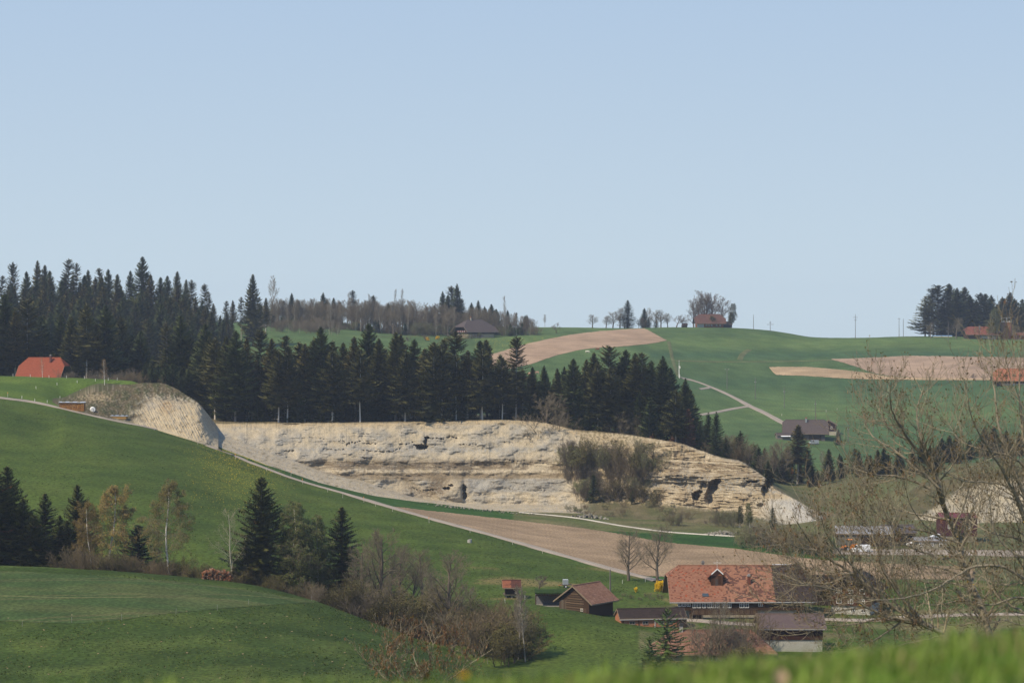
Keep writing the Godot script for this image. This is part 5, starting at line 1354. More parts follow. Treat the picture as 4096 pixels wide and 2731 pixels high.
func build_farm() -> void:
	rng.seed = 6060
	great_farmhouse()
	var brown := tiles(lc(0.105, 0.070, 0.058), lc(0.13, 0.09, 0.075), 0.6, 0.08)
	var red := tiles(lc(0.31, 0.155, 0.10), lc(0.40, 0.235, 0.165), 0.8, 0.16)
	# dark shed with white lower wall, in front at the right
	var o := simple_house("shed", "dark brown boarded shed with a ribbed brown roof and white lower wall", "shed", 3160, 412, 0.0, 12.4, 8.5, 4.5, 2.1, 1.2, 0, 0, brown, lc(0.075, 0.035, 0.028), lc(0.66, 0.63, 0.55), 2.0, M.metal, 0.28)
	boards(o, "board", Vector3(-5.6, 0, 3.7), Vector3(5.6, 0, 3.7), 2.0, 4.0, 0.28, lc(0.075, 0.035, 0.028), lc(0.095, 0.045, 0.035))
	slab(o, "gutter", Vector3(0, 3.95, 4.3), Vector3(12.4, 0.12, 0.14), lc(0.3, 0.3, 0.32), M.metal)
	# low tiled roof half hidden by the near grass
	o = simple_house("house", "low house with a hipped orange tiled roof behind the leafless shrubs", "house", 2850, 402, 0.03, 22.0, 10.0, 1.9, 3.6, 1.4, 4.0, 3.55, red, PLASTER, PLASTER, 0.0)
	chimney(o, Vector3(-5.6, 4.6, 0.2), 0.6, 1.2, lc(0.55, 0.53, 0.48), lc(0.08, 0.08, 0.08))
	# orange walled shed
	o = simple_house("stable", "low stable with orange walls and a dark brown roof beside the great farmhouse", "stable", 2602, 440, 0.14, 13.4, 6.4, 1.85, 1.5, 0.5, 0, 0, tiles(lc(0.062, 0.044, 0.038), lc(0.085, 0.06, 0.05), 0.5, 0.1), lc(0.62, 0.27, 0.15), lc(0.45, 0.40, 0.33), 0.0)
	for x in [-4.2, -1.6, 1.5, 3.2]:
		window(o, Vector3(x, 0.85, 2.97), 1.1, 0.6, 0.0, false, Color(0, 0, 0, 0), lc(0.3, 0.27, 0.24))
	slab(o, "bay_shade_panel", Vector3(5.9, 0.8, 1.5), Vector3(1.4, 1.9, 3.1), lc(0.075, 0.052, 0.038), M.wood)  # solid dark block; its brown stands in for shade in the open end
	for x in [-6.0, -2.9, 4.7]:
		slab(o, "post", Vector3(x, 0.8, 3.02), Vector3(0.14, 1.9, 0.14), lc(0.12, 0.07, 0.05), M.wood)
	slab(o, "gutter", Vector3(0, 1.5, 3.25), Vector3(13.4, 0.1, 0.12), lc(0.4, 0.41, 0.42), M.metal)
	slab(o, "drain_pipe", Vector3(0.3, 0.7, 3.05), Vector3(0.1, 1.7, 0.1), lc(0.7, 0.68, 0.65), M.metal)
	# wooden barn with its gable to the left
	var b := ground(2345, 452)
	o = thing("barn", "weathered log barn with a tiled roof and open hay gable", "barn", b, deg_to_rad(52))
	roof(o, 9.4, 9.6, 2.3, 3.4, 0, 0, red, 0.34, 0.4)
	walls(o, "wall", 8.2, 7.4, -1.5, 3.1, 2.55, lc(0.10, 0.062, 0.04), M.wood, 0.99)
	for s in 9:
		slab(o, "log", Vector3(-4.14, 0.4 + s * 0.45, 0.2), Vector3(0.12, 0.2, maxf(1.0, 4.4 - maxf(0, s - 5) * 0.9)), lc(0.20, 0.135, 0.085) * rr(0.7, 1.4), M.wood)
	boards(o, "board", Vector3(-4.16, 0, -3.6), Vector3(-4.16, 0, -1.9), -0.6, 2.6, 0.3, lc(0.13, 0.09, 0.06), lc(0.21, 0.17, 0.13))
	slab(o, "hay_shade_panel", Vector3(-4.13, 2.5, 0.3), Vector3(0.1, 1.4, 2.4), lc(0.075, 0.052, 0.038), M.wood)  # dark panel painted for the shade inside the hay gable, nothing is cut open
	slab(o, "door", Vector3(-4.17, 0.5, 2.7), Vector3(0.08, 1.7, 0.9), lc(0.14, 0.09, 0.06), M.wood)
	window(o, Vector3(-4.2, 1.0, 2.0), 0.6, 0.6, -PI / 2, true, Color(0, 0, 0, 0), lc(0.5, 0.46, 0.4))
	# open shed with turf roof
	b = ground(2210, 458)
	o = thing("open_shed", "open timber shed with a flat grass roof beside the log barn", "shed", b, 0.0)
	slab(o, "turf_roof", Vector3(0, 2.75, -2.6), Vector3(7.2, 0.22, 6.2), lc(0.05, 0.09, 0.02), M.crop)
	for i in 13:
		slab(o, "rafter", Vector3(-3.3 + i * 0.55, 2.5, -2.4), Vector3(0.12, 0.16, 6.3), lc(0.09, 0.07, 0.055), M.wood)
	slab(o, "beam", Vector3(0, 2.3, 0.3), Vector3(7.0, 0.2, 0.2), lc(0.05, 0.035, 0.028), M.wood)
	slab(o, "rear_wall", Vector3(0, 0.6, -3.2), Vector3(7.0, 3.4, 0.2), lc(0.30, 0.29, 0.30), M.wall)
	slab(o, "floor", Vector3(0, -0.05, -1.4), Vector3(7.4, 0.3, 3.8), lc(0.36, 0.33, 0.29), M.wall)
	var ps := slab(o, "post", Vector3(1.6, 1.1, 0.3), Vector3(0.22, 2.4, 0.22), lc(0.30, 0.19, 0.12), M.wood)
	var br := MB.new()
	br.col = lc(0.33, 0.21, 0.13)
	for s in [-1.0, 1.0]: br.beam(Vector3(1.6, 1.3, 0.3), Vector3(1.6 + s * 0.9, 2.2, 0.3), 0.14, 0.14)
	part(br, "brace", M.wood, ps)
	slab(o, "post", Vector3(-3.4, 1.1, 0.3), Vector3(0.22, 2.4, 0.22), lc(0.10, 0.07, 0.05), M.wood)
	# granary on stone stilts
	b = ghit(2046, 2388, 445, 600)
	o = thing("granary", "small dark wooden granary on pale stilts with a half faded tiled roof", "granary", b, 0.05)
	roof(o, 4.0, 4.2, 2.2, 1.35, 0, 0, func(x, t): return (lc(0.42, 0.16, 0.09) if x < -0.2 + rr(-0.2, 0.2) else lc(0.17, 0.072, 0.055)) * rr(0.85, 1.15), 0.26, 0.26)
	walls(o, "wall", 2.75, 2.8, 0.75, 2.75, 0.9, lc(0.060, 0.034, 0.022), M.wood, 0.98)
	slab(o, "floor", Vector3(0, 0.68, 0), Vector3(3.4, 0.16, 3.2), lc(0.18, 0.15, 0.12), M.wood)
	for x in [-1.2, 0.0, 1.2]:
		for z in [-1.1, 1.2]:
			slab(o, "stilt", Vector3(x, 0.1, z), Vector3(0.26, 1.1, 0.26), lc(0.55, 0.5, 0.43), M.wall)
	slab(o, "notice", Vector3(0.9, 1.05, 1.46), Vector3(0.5, 0.3, 0.05), lc(0.6, 0.57, 0.52), M.wood)
	# tank trailer
	b = ghit(2262, 2350, 455, 600)
	o = thing("tank_trailer", "small trailer carrying a grey water tank on the pasture", "trailer", b, 0.1)
	var tk := slab(o, "tank", Vector3(0, 1.25, 0), Vector3(1.15, 1.05, 1.1), lc(0.26, 0.29, 0.31), M.metal)
	for i in 4: slab(tk, "rib", Vector3(-0.42 + i * 0.28, 1.76, 0.0), Vector3(0.08, 0.08, 1.16), lc(0.7, 0.72, 0.75), M.metal)
	slab(o, "bed", Vector3(0.25, 0.66, 0), Vector3(2.2, 0.14, 1.2), lc(0.16, 0.13, 0.11), M.wood)
	slab(o, "drawbar", Vector3(-1.2, 0.55, 0), Vector3(0.9, 0.08, 0.1), lc(0.45, 0.13, 0.05), M.paint)
	for z in [-0.66, 0.66]:
		var wh := MB.new()
		wh.col = lc(0.03, 0.03, 0.03)
		wh.tube([Vector3(0, 0.32, z - 0.09), Vector3(0, 0.32, z + 0.09)], [0.32, 0.32], 14, true)
		var w := part(wh, "wheel", M.plain, o)
		var rm := MB.new()
		rm.col = lc(0.6, 0.6, 0.6)
		rm.tube([Vector3(0, 0.32, z - 0.11), Vector3(0, 0.32, z + 0.11)], [0.17, 0.17], 12, true)
		part(rm, "rim", M.metal, w)
	# chalet behind the ash tree
	b = ground(3425, 462)
	o = thing("chalet", "brown timber chalet with white framed windows and dark half hipped roof", "house", b, deg_to_rad(68))
	roof(o, 11.5, 11.0, 4.6, 3.7, 1.4, 1.3, tiles(lc(0.055, 0.042, 0.040), lc(0.075, 0.058, 0.054), 0.5, 0.08), 0.34, 0.45)
	walls(o, "wall", 9.2, 8.2, 1.9, 5.4, 2.6, lc(0.13, 0.065, 0.042), M.wood, 0.66)
	walls(o, "plaster_wall", 9.0, 8.0, -1.5, 1.9, 0.0, lc(0.66, 0.63, 0.56), M.wall)
	for a in [[2.6, -2.4], [2.6, 0.0], [2.6, 2.4], [4.7, -2.4], [4.7, 0.0], [4.7, 2.4]]:
		window(o, Vector3(-4.63, a[0], a[1]), 1.05, 1.0, -PI / 2)
	window(o, Vector3(-4.63, 6.3, 0.0), 0.9, 0.5, -PI / 2, false)
	slab(o, "balcony", Vector3(-4.75, 1.85, 0), Vector3(0.3, 0.16, 8.4), lc(0.16, 0.085, 0.055), M.wood)
	slab(o, "flower_box", Vector3(-4.85, 2.0, 2.4), Vector3(0.25, 0.3, 1.1), lc(0.65, 0.42, 0.04), M.paint)
	for z in [-2.6, 0.4, 2.6]: window(o, Vector3(-4.53, 0.9, z), 0.8, 0.9, -PI / 2)
	o = simple_house("shed", "dark lean to shed behind the right end of the great farmhouse", "shed", 3300, 474, 0.0, 8.0, 8.0, 3.6, 2.6, 1.0, 0, 0, tiles(lc(0.05, 0.04, 0.038), lc(0.07, 0.055, 0.05), 0.5, 0.08), lc(0.075, 0.052, 0.038), PLASTER, 0.0)
	rng.seed = 6061
	# gravel plant
	var grey := tiles(lc(0.25, 0.245, 0.25), lc(0.29, 0.28, 0.28), 0.5, 0.05)
	var mar := tiles(lc(0.16, 0.045, 0.045), lc(0.18, 0.05, 0.05), 0.5, 0.05)
	o = simple_house("gravel_hall", "long open hall with a grey sheet roof at the gravel plant", "hall", 3455, 596, -0.12, 15.0, 9.0, 3.4, 1.6, 0.8, 0, 0, grey, lc(0.28, 0.26, 0.22), lc(0.4, 0.38, 0.33), 0.0, M.metal, 1.0)
	slab(o, "bay_shade_panel", Vector3(3.0, 1.2, 4.2), Vector3(7.5, 2.4, 0.2), lc(0.075, 0.052, 0.038), M.wood)  # dark sheet on the front wall, standing for shade in the bay
	o = simple_house("gravel_hall", "low dark roofed hall between conveyor and grey sheet roof", "hall", 3590, 600, 0.1, 9.0, 8.0, 3.2, 1.8, 0.8, 0, 0, tiles(lc(0.09, 0.075, 0.07), lc(0.11, 0.09, 0.085), 0.5, 0.05), lc(0.05, 0.045, 0.04), lc(0.35, 0.33, 0.29), 0.0, M.metal, 1.0)
	o = simple_house("plant_tower", "tall maroon clad building of the gravel plant", "building", 3828, 604, 0.0, 10.0, 8.0, 6.6, 0.9, 0.5, 0, 0, mar, lc(0.13, 0.055, 0.055), lc(0.46, 0.41, 0.29), 1.6, M.metal, 1.0)
	for x in [-2.6, 2.6]: window(o, Vector3(x, 4.2, 3.78), 0.9, 1.2, 0.0)
	o = simple_house("yard_office", "pale plastered low building in front of the maroon plant tower", "building", 3720, 588, 0.0, 9.0, 5.0, 2.3, 0.7, 0.6, 0, 0, grey, lc(0.5, 0.46, 0.35), lc(0.5, 0.46, 0.35), 0.0, M.metal, 1.0)
	for x in [-2.6, 0.2, 2.6]: window(o, Vector3(x, 1.3, 2.24), 0.9, 0.9, 0.0)
	var cp := P(3700, 2158, 595)
	o = thing("conveyor", "white covered conveyor rising to the maroon plant tower", "conveyor", Vector3(cp.x, hgt(3700, 595), cp.z))
	var cb := MB.new()
	cb.col = lc(0.72, 0.72, 0.72)
	cb.beam(P(3632, 2181, 595) - o.position, P(3758, 2141, 600) - o.position, 1.1, 0.9)
	part(cb, "belt_cover", M.metal, o)
	for u in [3650, 3710]:
		var lg := MB.new()
		lg.col = lc(0.4, 0.4, 0.4)
		var q := P(u, 2178 - (u - 3640) * 0.32, 596) - o.position
		lg.box(Vector3(q.x, q.y * 0.5, q.z), Vector3(0.2, absf(q.y), 0.2))
		part(lg, "leg", M.metal, o)
	wheel_loader(ground(3402, 580), "orange wheel loader parked before the gravel hall", lc(0.75, 0.25, 0.03))
	van(ground(3448, 578), "white van parked beside the orange wheel loader", lc(0.75, 0.75, 0.75), 0.2)

func wheel(parent: Node3D, at: Vector3, r: float, w: float) -> void:
	var t := MB.new()
	t.col = lc(0.025, 0.025, 0.025)
	t.tube([at - Vector3(0, 0, w / 2), at - Vector3(0, 0, w / 2 - 0.02), at + Vector3(0, 0, w / 2 - 0.02), at + Vector3(0, 0, w / 2)], [r * 0.92, r, r, r * 0.92], 16, true)
	var o := part(t, "wheel", M.plain, parent)
	var h := MB.new()
	h.col = lc(0.4, 0.4, 0.4)
	h.tube([at - Vector3(0, 0, w / 2 + 0.02), at + Vector3(0, 0, w / 2 + 0.02)], [r * 0.5, r * 0.5], 12, true)
	part(h, "rim", M.metal, o)
func wheel_loader(b: Vector3, label: String, col: Color) -> void:
	var o := thing("wheel_loader", label, "loader", b, 0.3)
	var m := MB.new()
	m.col = col
	m.box(Vector3(1.1, 1.35, 0), Vector3(2.4, 1.1, 1.6)); m.box(Vector3(-1.0, 1.1, 0), Vector3(1.8, 0.7, 1.2))
	part(m, "body", M.paint, o)
	slab(o, "cab", Vector3(-0.1, 2.3, 0), Vector3(1.3, 1.5, 1.4), lc(0.06, 0.07, 0.08), M.glass)
	slab(o, "cab_roof", Vector3(-0.1, 3.1, 0), Vector3(1.5, 0.14, 1.6), col, M.paint)
	var arm := MB.new()
	arm.col = col
	for z in [-0.5, 0.5]: arm.beam(Vector3(-1.0, 1.5, z), Vector3(-2.6, 0.8, z), 0.16, 0.3)
	part(arm, "arm", M.paint, o)
	var bk := MB.new()
	bk.col = lc(0.2, 0.19, 0.18)
	bk.box(Vector3(-3.0, 0.25, 0), Vector3(1.0, 0.1, 2.4)); bk.box(Vector3(-2.55, 0.65, 0), Vector3(0.1, 0.8, 2.4)); bk.box(Vector3(-2.9, 0.6, 1.2), Vector3(0.7, 0.7, 0.06)); bk.box(Vector3(-2.9, 0.6, -1.2), Vector3(0.7, 0.7, 0.06))
	part(bk, "bucket", M.metal, o)
	for x in [-1.2, 1.3]:
		for z in [-0.85, 0.85]: wheel(o, Vector3(x, 0.7, z), 0.7, 0.5)
func van(b: Vector3, label: String, col: Color, yaw: float) -> void:
	var o := thing("van", label, "van", b, yaw)
	var m := MB.new()
	m.col = col
	m.box(Vector3(0.5, 1.15, 0), Vector3(3.4, 1.6, 1.8))
	m.quad(Vector3(-1.2, 1.95, 0.85), Vector3(-1.2, 1.95, -0.85), Vector3(-1.9, 1.15, -0.85), Vector3(-1.9, 1.15, 0.85))
	m.box(Vector3(-1.8, 0.75, 0), Vector3(1.3, 0.8, 1.76))
	part(m, "body", M.paint, o)
	for z in [-0.91, 0.91]: slab(o, "side_window", Vector3(-0.7, 1.5, z), Vector3(0.8, 0.5, 0.03), lc(0.03, 0.035, 0.04), M.glass)
	slab(o, "windscreen", Vector3(-1.58, 1.58, 0), Vector3(0.06, 0.7, 1.5), lc(0.03, 0.035, 0.04), M.glass, Basis(Vector3(0, 0, 1), -0.72))
	for x in [-1.5, 1.4]:
		for z in [-0.85, 0.85]: wheel(o, Vector3(x, 0.35, z), 0.35, 0.22)

func build_hill_houses() -> void:
	rng.seed = 7070
	var grey := tiles(lc(0.135, 0.105, 0.10), lc(0.16, 0.125, 0.115), 0.6, 0.07)
	# red roof at the left wood
	var d := 808.0
	var o := thing("house", "house with a broad red half hipped tiled roof behind the meadow crest", "house", Vector3((176 - CU) * d / FP, -23.9, -d), -0.16)
	roof(o, 17.2, 14.0, 0.6, 7.2, 2.6, 3.0, tiles(lc(0.40, 0.105, 0.055), lc(0.46, 0.135, 0.075), 0.6, 0.08), 0.36, 0.5)
	walls(o, "wall", 13.6, 11.0, -2.5, 1.6, 5.2, lc(0.05, 0.035, 0.03), M.wood, 0.55)
	chimney(o, Vector3(2.9, 6.0, 1.6), 0.6, 2.4, lc(0.20, 0.09, 0.085), lc(0.4, 0.38, 0.37))
	# hipped farmhouse on the back meadow
	d = 1372.0
	o = thing("farmhouse", "dark hipped farmhouse with cream lower wall on the back meadow", "farmhouse", Vector3((1898 - CU) * d / FP, hgt(1898, d - 6) + 0.2, -d), deg_to_rad(38))
	roof(o, 24.0, 17.0, 3.4, 7.6, 6.5, 4.6, grey, 0.5, 0.8)
	walls(o, "wall", 20.0, 13.0, 2.2, 5.2, 4.0, lc(0.045, 0.03, 0.03), M.wood, 0.4)
	walls(o, "plaster_wall", 19.6, 12.8, -2.0, 2.2, 0.0, lc(0.66, 0.58, 0.40), M.wall)
	for i in 6: window(o, Vector3(-9.83, 1.1, -5.0 + i * 2.0), 0.8, 1.1, -PI / 2, true, lc(0.20, 0.02, 0.025))
	for i in 4: window(o, Vector3(-10.03, 3.9, -3.2 + i * 2.1), 0.8, 0.9, -PI / 2, true, lc(0.26, 0.02, 0.03))
	for i in 5: window(o, Vector3(-8.0 + i * 2.2, 1.1, 6.44), 0.8, 1.1, 0.0, true, lc(0.20, 0.02, 0.025))
	chimney(o, Vector3(-3.0, 10.2, 0.4), 0.9, 1.9, lc(0.55, 0.50, 0.42), lc(0.45, 0.16, 0.09))
	# grey roofed house below the hill road and its cottage
	d = 1088.0
	o = thing("farmhouse", "farmhouse with a large grey roof at the end of the hill road", "farmhouse", Vector3((3222 - CU) * d / FP, hgt(3222, d - 8), -d), -0.10)
	roof(o, 22.0, 15.0, 3.2, 6.4, 1.6, 1.4, grey, 0.45, 0.7)
	walls(o, "wall", 18.5, 12.0, -2.0, 4.2, 4.0, lc(0.20, 0.18, 0.17), M.wood, 0.7)
	slab(o, "barn_shade_panel", Vector3(4.5, 1.2, 6.0), Vector3(6.0, 2.6, 0.3), lc(0.075, 0.052, 0.038), M.wood)  # shade of the barn interior given as a dark panel on the wall
	slab(o, "plaster_panel", Vector3(-5.6, 1.0, 6.05), Vector3(6.5, 2.4, 0.2), lc(0.6, 0.54, 0.42), M.wall)
	for i in 4: window(o, Vector3(-8.0 + i * 1.7, 1.2, 6.18), 0.8, 1.0, 0.0)
	chimney(o, Vector3(0.4, 8.4, 1.4), 0.8, 1.9, lc(0.4, 0.46, 0.5), lc(0.5, 0.17, 0.09))
	o = simple_house("cottage", "small dark gabled cottage with two white windows beside the grey roof", "cottage", 3317, 1105, deg_to_rad(82), 8.0, 8.4, 4.8, 2.4, 1.0, 0, 0, tiles(lc(0.17, 0.105, 0.085), lc(0.2, 0.12, 0.1), 0.5, 0.1), lc(0.055, 0.03, 0.032), lc(0.66, 0.6, 0.48), 1.6)
	for z in [-1.2, 1.2]: window(o, Vector3(-3.53, 3.4, z), 0.95, 1.2, -PI / 2)
	slab(o, "garage_door", Vector3(-3.45, 0.3, -1.4), Vector3(0.1, 2.4, 3.0), lc(0.05, 0.04, 0.045), M.wood)
	o = simple_house("shed", "low shed with a white awning left of the large grey roof", "shed", 3132, 1078, 0.1, 7.0, 5.0, 2.2, 1.0, 0.8, 0, 0, grey, lc(0.3, 0.27, 0.24), lc(0.6, 0.57, 0.5), 0.0)
	slab(o, "awning", Vector3(0.8, 1.7, 3.0), Vector3(4.6, 0.1, 1.6), lc(0.7, 0.7, 0.72), M.metal, Basis(Vector3.RIGHT, 0.25))
	van(ground(3257, 1066), "grey vehicle parked in front of the grey roofed farmhouse", lc(0.32, 0.34, 0.35), 0.3)
	# house under the great trees
	d = 1497.0
	o = thing("farmhouse", "small farmhouse with faded red roof under the great hilltop trees", "farmhouse", Vector3((2838 - CU) * d / FP, hgt(2838, d), -d), 0.05)
	roof(o, 21.0, 14.0, 2.6, 6.2, 3.6, 3.0, tiles(lc(0.15, 0.088, 0.075), lc(0.23, 0.105, 0.08), 0.7, 0.12), 0.5, 0.8)
	walls(o, "wall", 17.5, 10.6, -2.0, 3.8, 3.6, lc(0.36, 0.15, 0.085), M.wall, 0.5)
	slab(o, "plaster_panel", Vector3(-6.6, 1.1, 5.4), Vector3(4.6, 2.2, 0.2), lc(0.75, 0.74, 0.7), M.wall)
	for x in [-2.6, -1.0, 0.9, 4.2, 6.6]: window(o, Vector3(x, 1.4, 5.33), 0.9, 1.3, 0.0)
	o = simple_house("shed", "dark low shed at the right end of the hilltop house", "shed", 2905, 1500, 0.05, 8.0, 7.0, 2.4, 1.8, 0.8, 0, 0, tiles(lc(0.08, 0.07, 0.075), lc(0.1, 0.08, 0.08), 0.5, 0.06), lc(0.06, 0.05, 0.06), PLASTER, 0.0)
	o = simple_house("shed", "tiny shed with a brown roof left of the hilltop house", "shed", 2740, 1498, 0.05, 3.6, 3.6, 1.7, 1.2, 0.6, 0, 0, tiles(lc(0.17, 0.09, 0.07), lc(0.2, 0.1, 0.08), 0.5, 0.06), lc(0.10, 0.07, 0.06), PLASTER, 0.0)
	# farm with silos
	d = 1475.0
	o = thing("farmhouse", "farmhouse with a long red roof at the grove with silos", "farmhouse", Vector3((3925 - CU) * d / FP, hgt(3925, d - 5), -d), 0.03)
	roof(o, 23.0, 14.0, 2.9, 5.2, 3.0, 2.6, tiles(lc(0.28, 0.10, 0.07), lc(0.34, 0.12, 0.08), 0.6, 0.1), 0.5, 0.8)
	walls(o, "wall", 20.0, 10.8, -2.0, 3.4, 3.0, lc(0.14, 0.075, 0.055), M.wood, 0.5)
	slab(o, "plaster_panel", Vector3(3.4, 1.1, 5.5), Vector3(9.0, 1.8, 0.2), lc(0.66, 0.56, 0.40), M.wall)
	for x in [-1.0, 0.8, 2.6, 4.4, 6.2]: window(o, Vector3(x, 1.4, 5.64), 0.9, 1.1, 0.0)
	chimney(o, Vector3(-1.4, 6.0, 2.4), 0.8, 2.0, lc(0.3, 0.26, 0.25), lc(0.5, 0.48, 0.46))
	slab(o, "dormer", Vector3(4.2, 6.0, 3.2), Vector3(2.4, 1.3, 2.4), lc(0.25, 0.10, 0.08), M.wood)
	for u in [4018, 4040]:
		var b := ground(u, 1478)
		var s := thing("silo", "brown round tower silo at the farm by the grove", "silo", b, 0.0, "silos of the ridge farm")
		var m := MB.new()
		m.col = lc(0.19, 0.075, 0.05)
		m.tube([Vector3(0, -1, 0), Vector3(0, 11.0, 0)], [1.75, 1.75], 20, true)
		part(m, "barrel", M.paint, s)
		var rp := MB.new()
		rp.col = lc(0.45, 0.44, 0.43)
		rp.tube([Vector3(0, 11.0, 0), Vector3(0, 11.9, 0)], [1.85, 0.3], 16, true)
		part(rp, "dome", M.metal, s)
		var fr := MB.new()
		fr.col = lc(0.5, 0.5, 0.5)
		for k in [-1.6, 1.6]: fr.box(Vector3(k, 12.4, 0), Vector3(0.14, 3.0, 0.14))
		fr.box(Vector3(0, 13.9, 0), Vector3(4.4, 0.16, 0.16))
		part(fr, "hoist_frame", M.metal, s)
		for k in 4: slab(s, "hoop", Vector3(0, 2.0 + k * 2.4, 0), Vector3(0.1, 0.12, 3.6), lc(0.3, 0.13, 0.09), M.metal)
	o = simple_house("shed", "low red roofed shed right of the silos", "shed", 4078, 1476, 0.0, 8.0, 7.0, 2.6, 2.0, 0.8, 0, 0, tiles(lc(0.26, 0.1, 0.07), lc(0.3, 0.12, 0.08), 0.5, 0.1), lc(0.2, 0.09, 0.07), PLASTER, 0.0)
	# orange roof at the right edge
	d = 1240.0
	o = thing("farmhouse", "farmhouse with a bright orange tiled roof below the brown field", "farmhouse", Vector3((4050 - CU) * d / FP, hgt(4050, d - 6), -d), -0.1)
	roof(o, 22.0, 15.0, 2.4, 6.6, 3.4, 3.2, tiles(lc(0.50, 0.19, 0.10), lc(0.56, 0.22, 0.12), 0.6, 0.08), 0.45, 0.7)
	walls(o, "wall", 18.0, 11.5, -2.0, 3.4, 4.0, lc(0.10, 0.06, 0.045), M.wood, 0.5)
	slab(o, "plaster_panel", Vector3(1.0, 0.3, 5.9), Vector3(14.0, 1.4, 0.2), lc(0.7, 0.66, 0.58), M.wall)
	for x in [-4.0, 0.5, 4.0]: slab(o, "dormer", Vector3(x, 5.4, 4.2), Vector3(1.7, 1.2, 2.0), lc(0.16, 0.07, 0.05), M.wood)
	# ridge small things
	var wl := ground(3772, 1492)
	o = thing("blue_cover", "long low blue tarpaulin stack by the grove of the silo farm", "stack", wl)
	var tp := MB.new()
	tp.col = lc(0.16, 0.27, 0.42)
	tp.tube([Vector3(-6.5, 0.4, 0), Vector3(-6.3, 0.45, 0), Vector3(6.3, 0.5, 0), Vector3(6.5, 0.4, 0)], [0.3, 0.6, 0.6, 0.3], 10, true)
	part(tp, "tarpaulin", M.paint, o)
	part(MB_stub(Vector3(0, 0.1, 0), Vector3(12.4, 0.6, 1.4), lc(0.4, 0.33, 0.2)), "bales", M.plain, o)
func MB_stub(c: Vector3, s: Vector3, col: Color) -> MB:
	var m := MB.new()
	m.col = col
	m.box(c, s)
	return m

# ---------- near ash trees ----------
var ash_twig: MB
var ash_bud: MB
var ash_key: MB
func shoot(p: Vector3, dir: Vector3, L: float, r: float, lvl: int) -> void:
	var segs := 4 if lvl < 2 else 3
	var pts := [p]
	var rad := [r]
	var q := p
	var dirs := [dir]
	for i in segs:
		dir = (dir + Vector3(rr(-0.13, 0.13), rr(-0.08, 0.13) + (0.15 if lvl > 0 else 0.08), rr(-0.13, 0.13))).normalized()
		q += dir * L / segs
		pts.append(q)
		rad.append(maxf(r * (1.0 - 0.6 * (i + 1.0) / segs), 0.008))
		dirs.append(dir)
	ash_twig.col = lc(0.33, 0.285, 0.205).lerp(lc(0.15, 0.115, 0.075), clampf(rng.randf() * 0.75 + 0.08 * lvl, 0, 1))
	ash_twig.tube(pts, rad, 3 if lvl > 0 else 4)
	if lvl < 2:
		for i in range(1, segs + 1):
			var s := side(dirs[i]).rotated(dirs[i], rr(0, TAU))
			for k in [-1.0, 1.0]:
				if rng.randf() < (0.5 if lvl == 0 else 0.42):
					shoot(pts[i], (dirs[i] * 0.75 + s * k * 0.75).normalized(), L * rr(0.35, 0.65), rad[i] * 0.75, lvl + 1)
	else:
		ash_bud.col = lc(0.085, 0.06, 0.03).lerp(lc(0.19, 0.14, 0.045), rng.randf() ** 1.6)
		for k in (0 if rng.randf() < 0.68 else rng.randi_range(1, 3)):
			var z := Vector3(rr(-1, 1), rr(-0.3, 1.2), rr(-1, 1)).normalized() * rr(0.04, 0.10)
			var x := side(z) * 0.03
			ash_bud.tri(q - x, q + x, q + z)
			ash_bud.tri(q - x.rotated(z.normalized(), 1.5), q + x.rotated(z.normalized(), 1.5), q + z)
		if rng.randf() < ash_keys:
			for k in 16:
				ash_key.col = lc(0.30, 0.13, 0.055).lerp(lc(0.48, 0.32, 0.18), rng.randf() ** 2)
				var b := q + Vector3(rr(-0.07, 0.07), rr(-0.2, 0.0), rr(-0.07, 0.07))
				var z := Vector3(rr(-0.3, 0.3), -1, rr(-0.3, 0.3)).normalized() * rr(0.07, 0.14)
				var x := side(z) * 0.018
				ash_key.tri(b - x, b + x, b + z)
var ash_keys := 0.05
var ash_len := 1.0
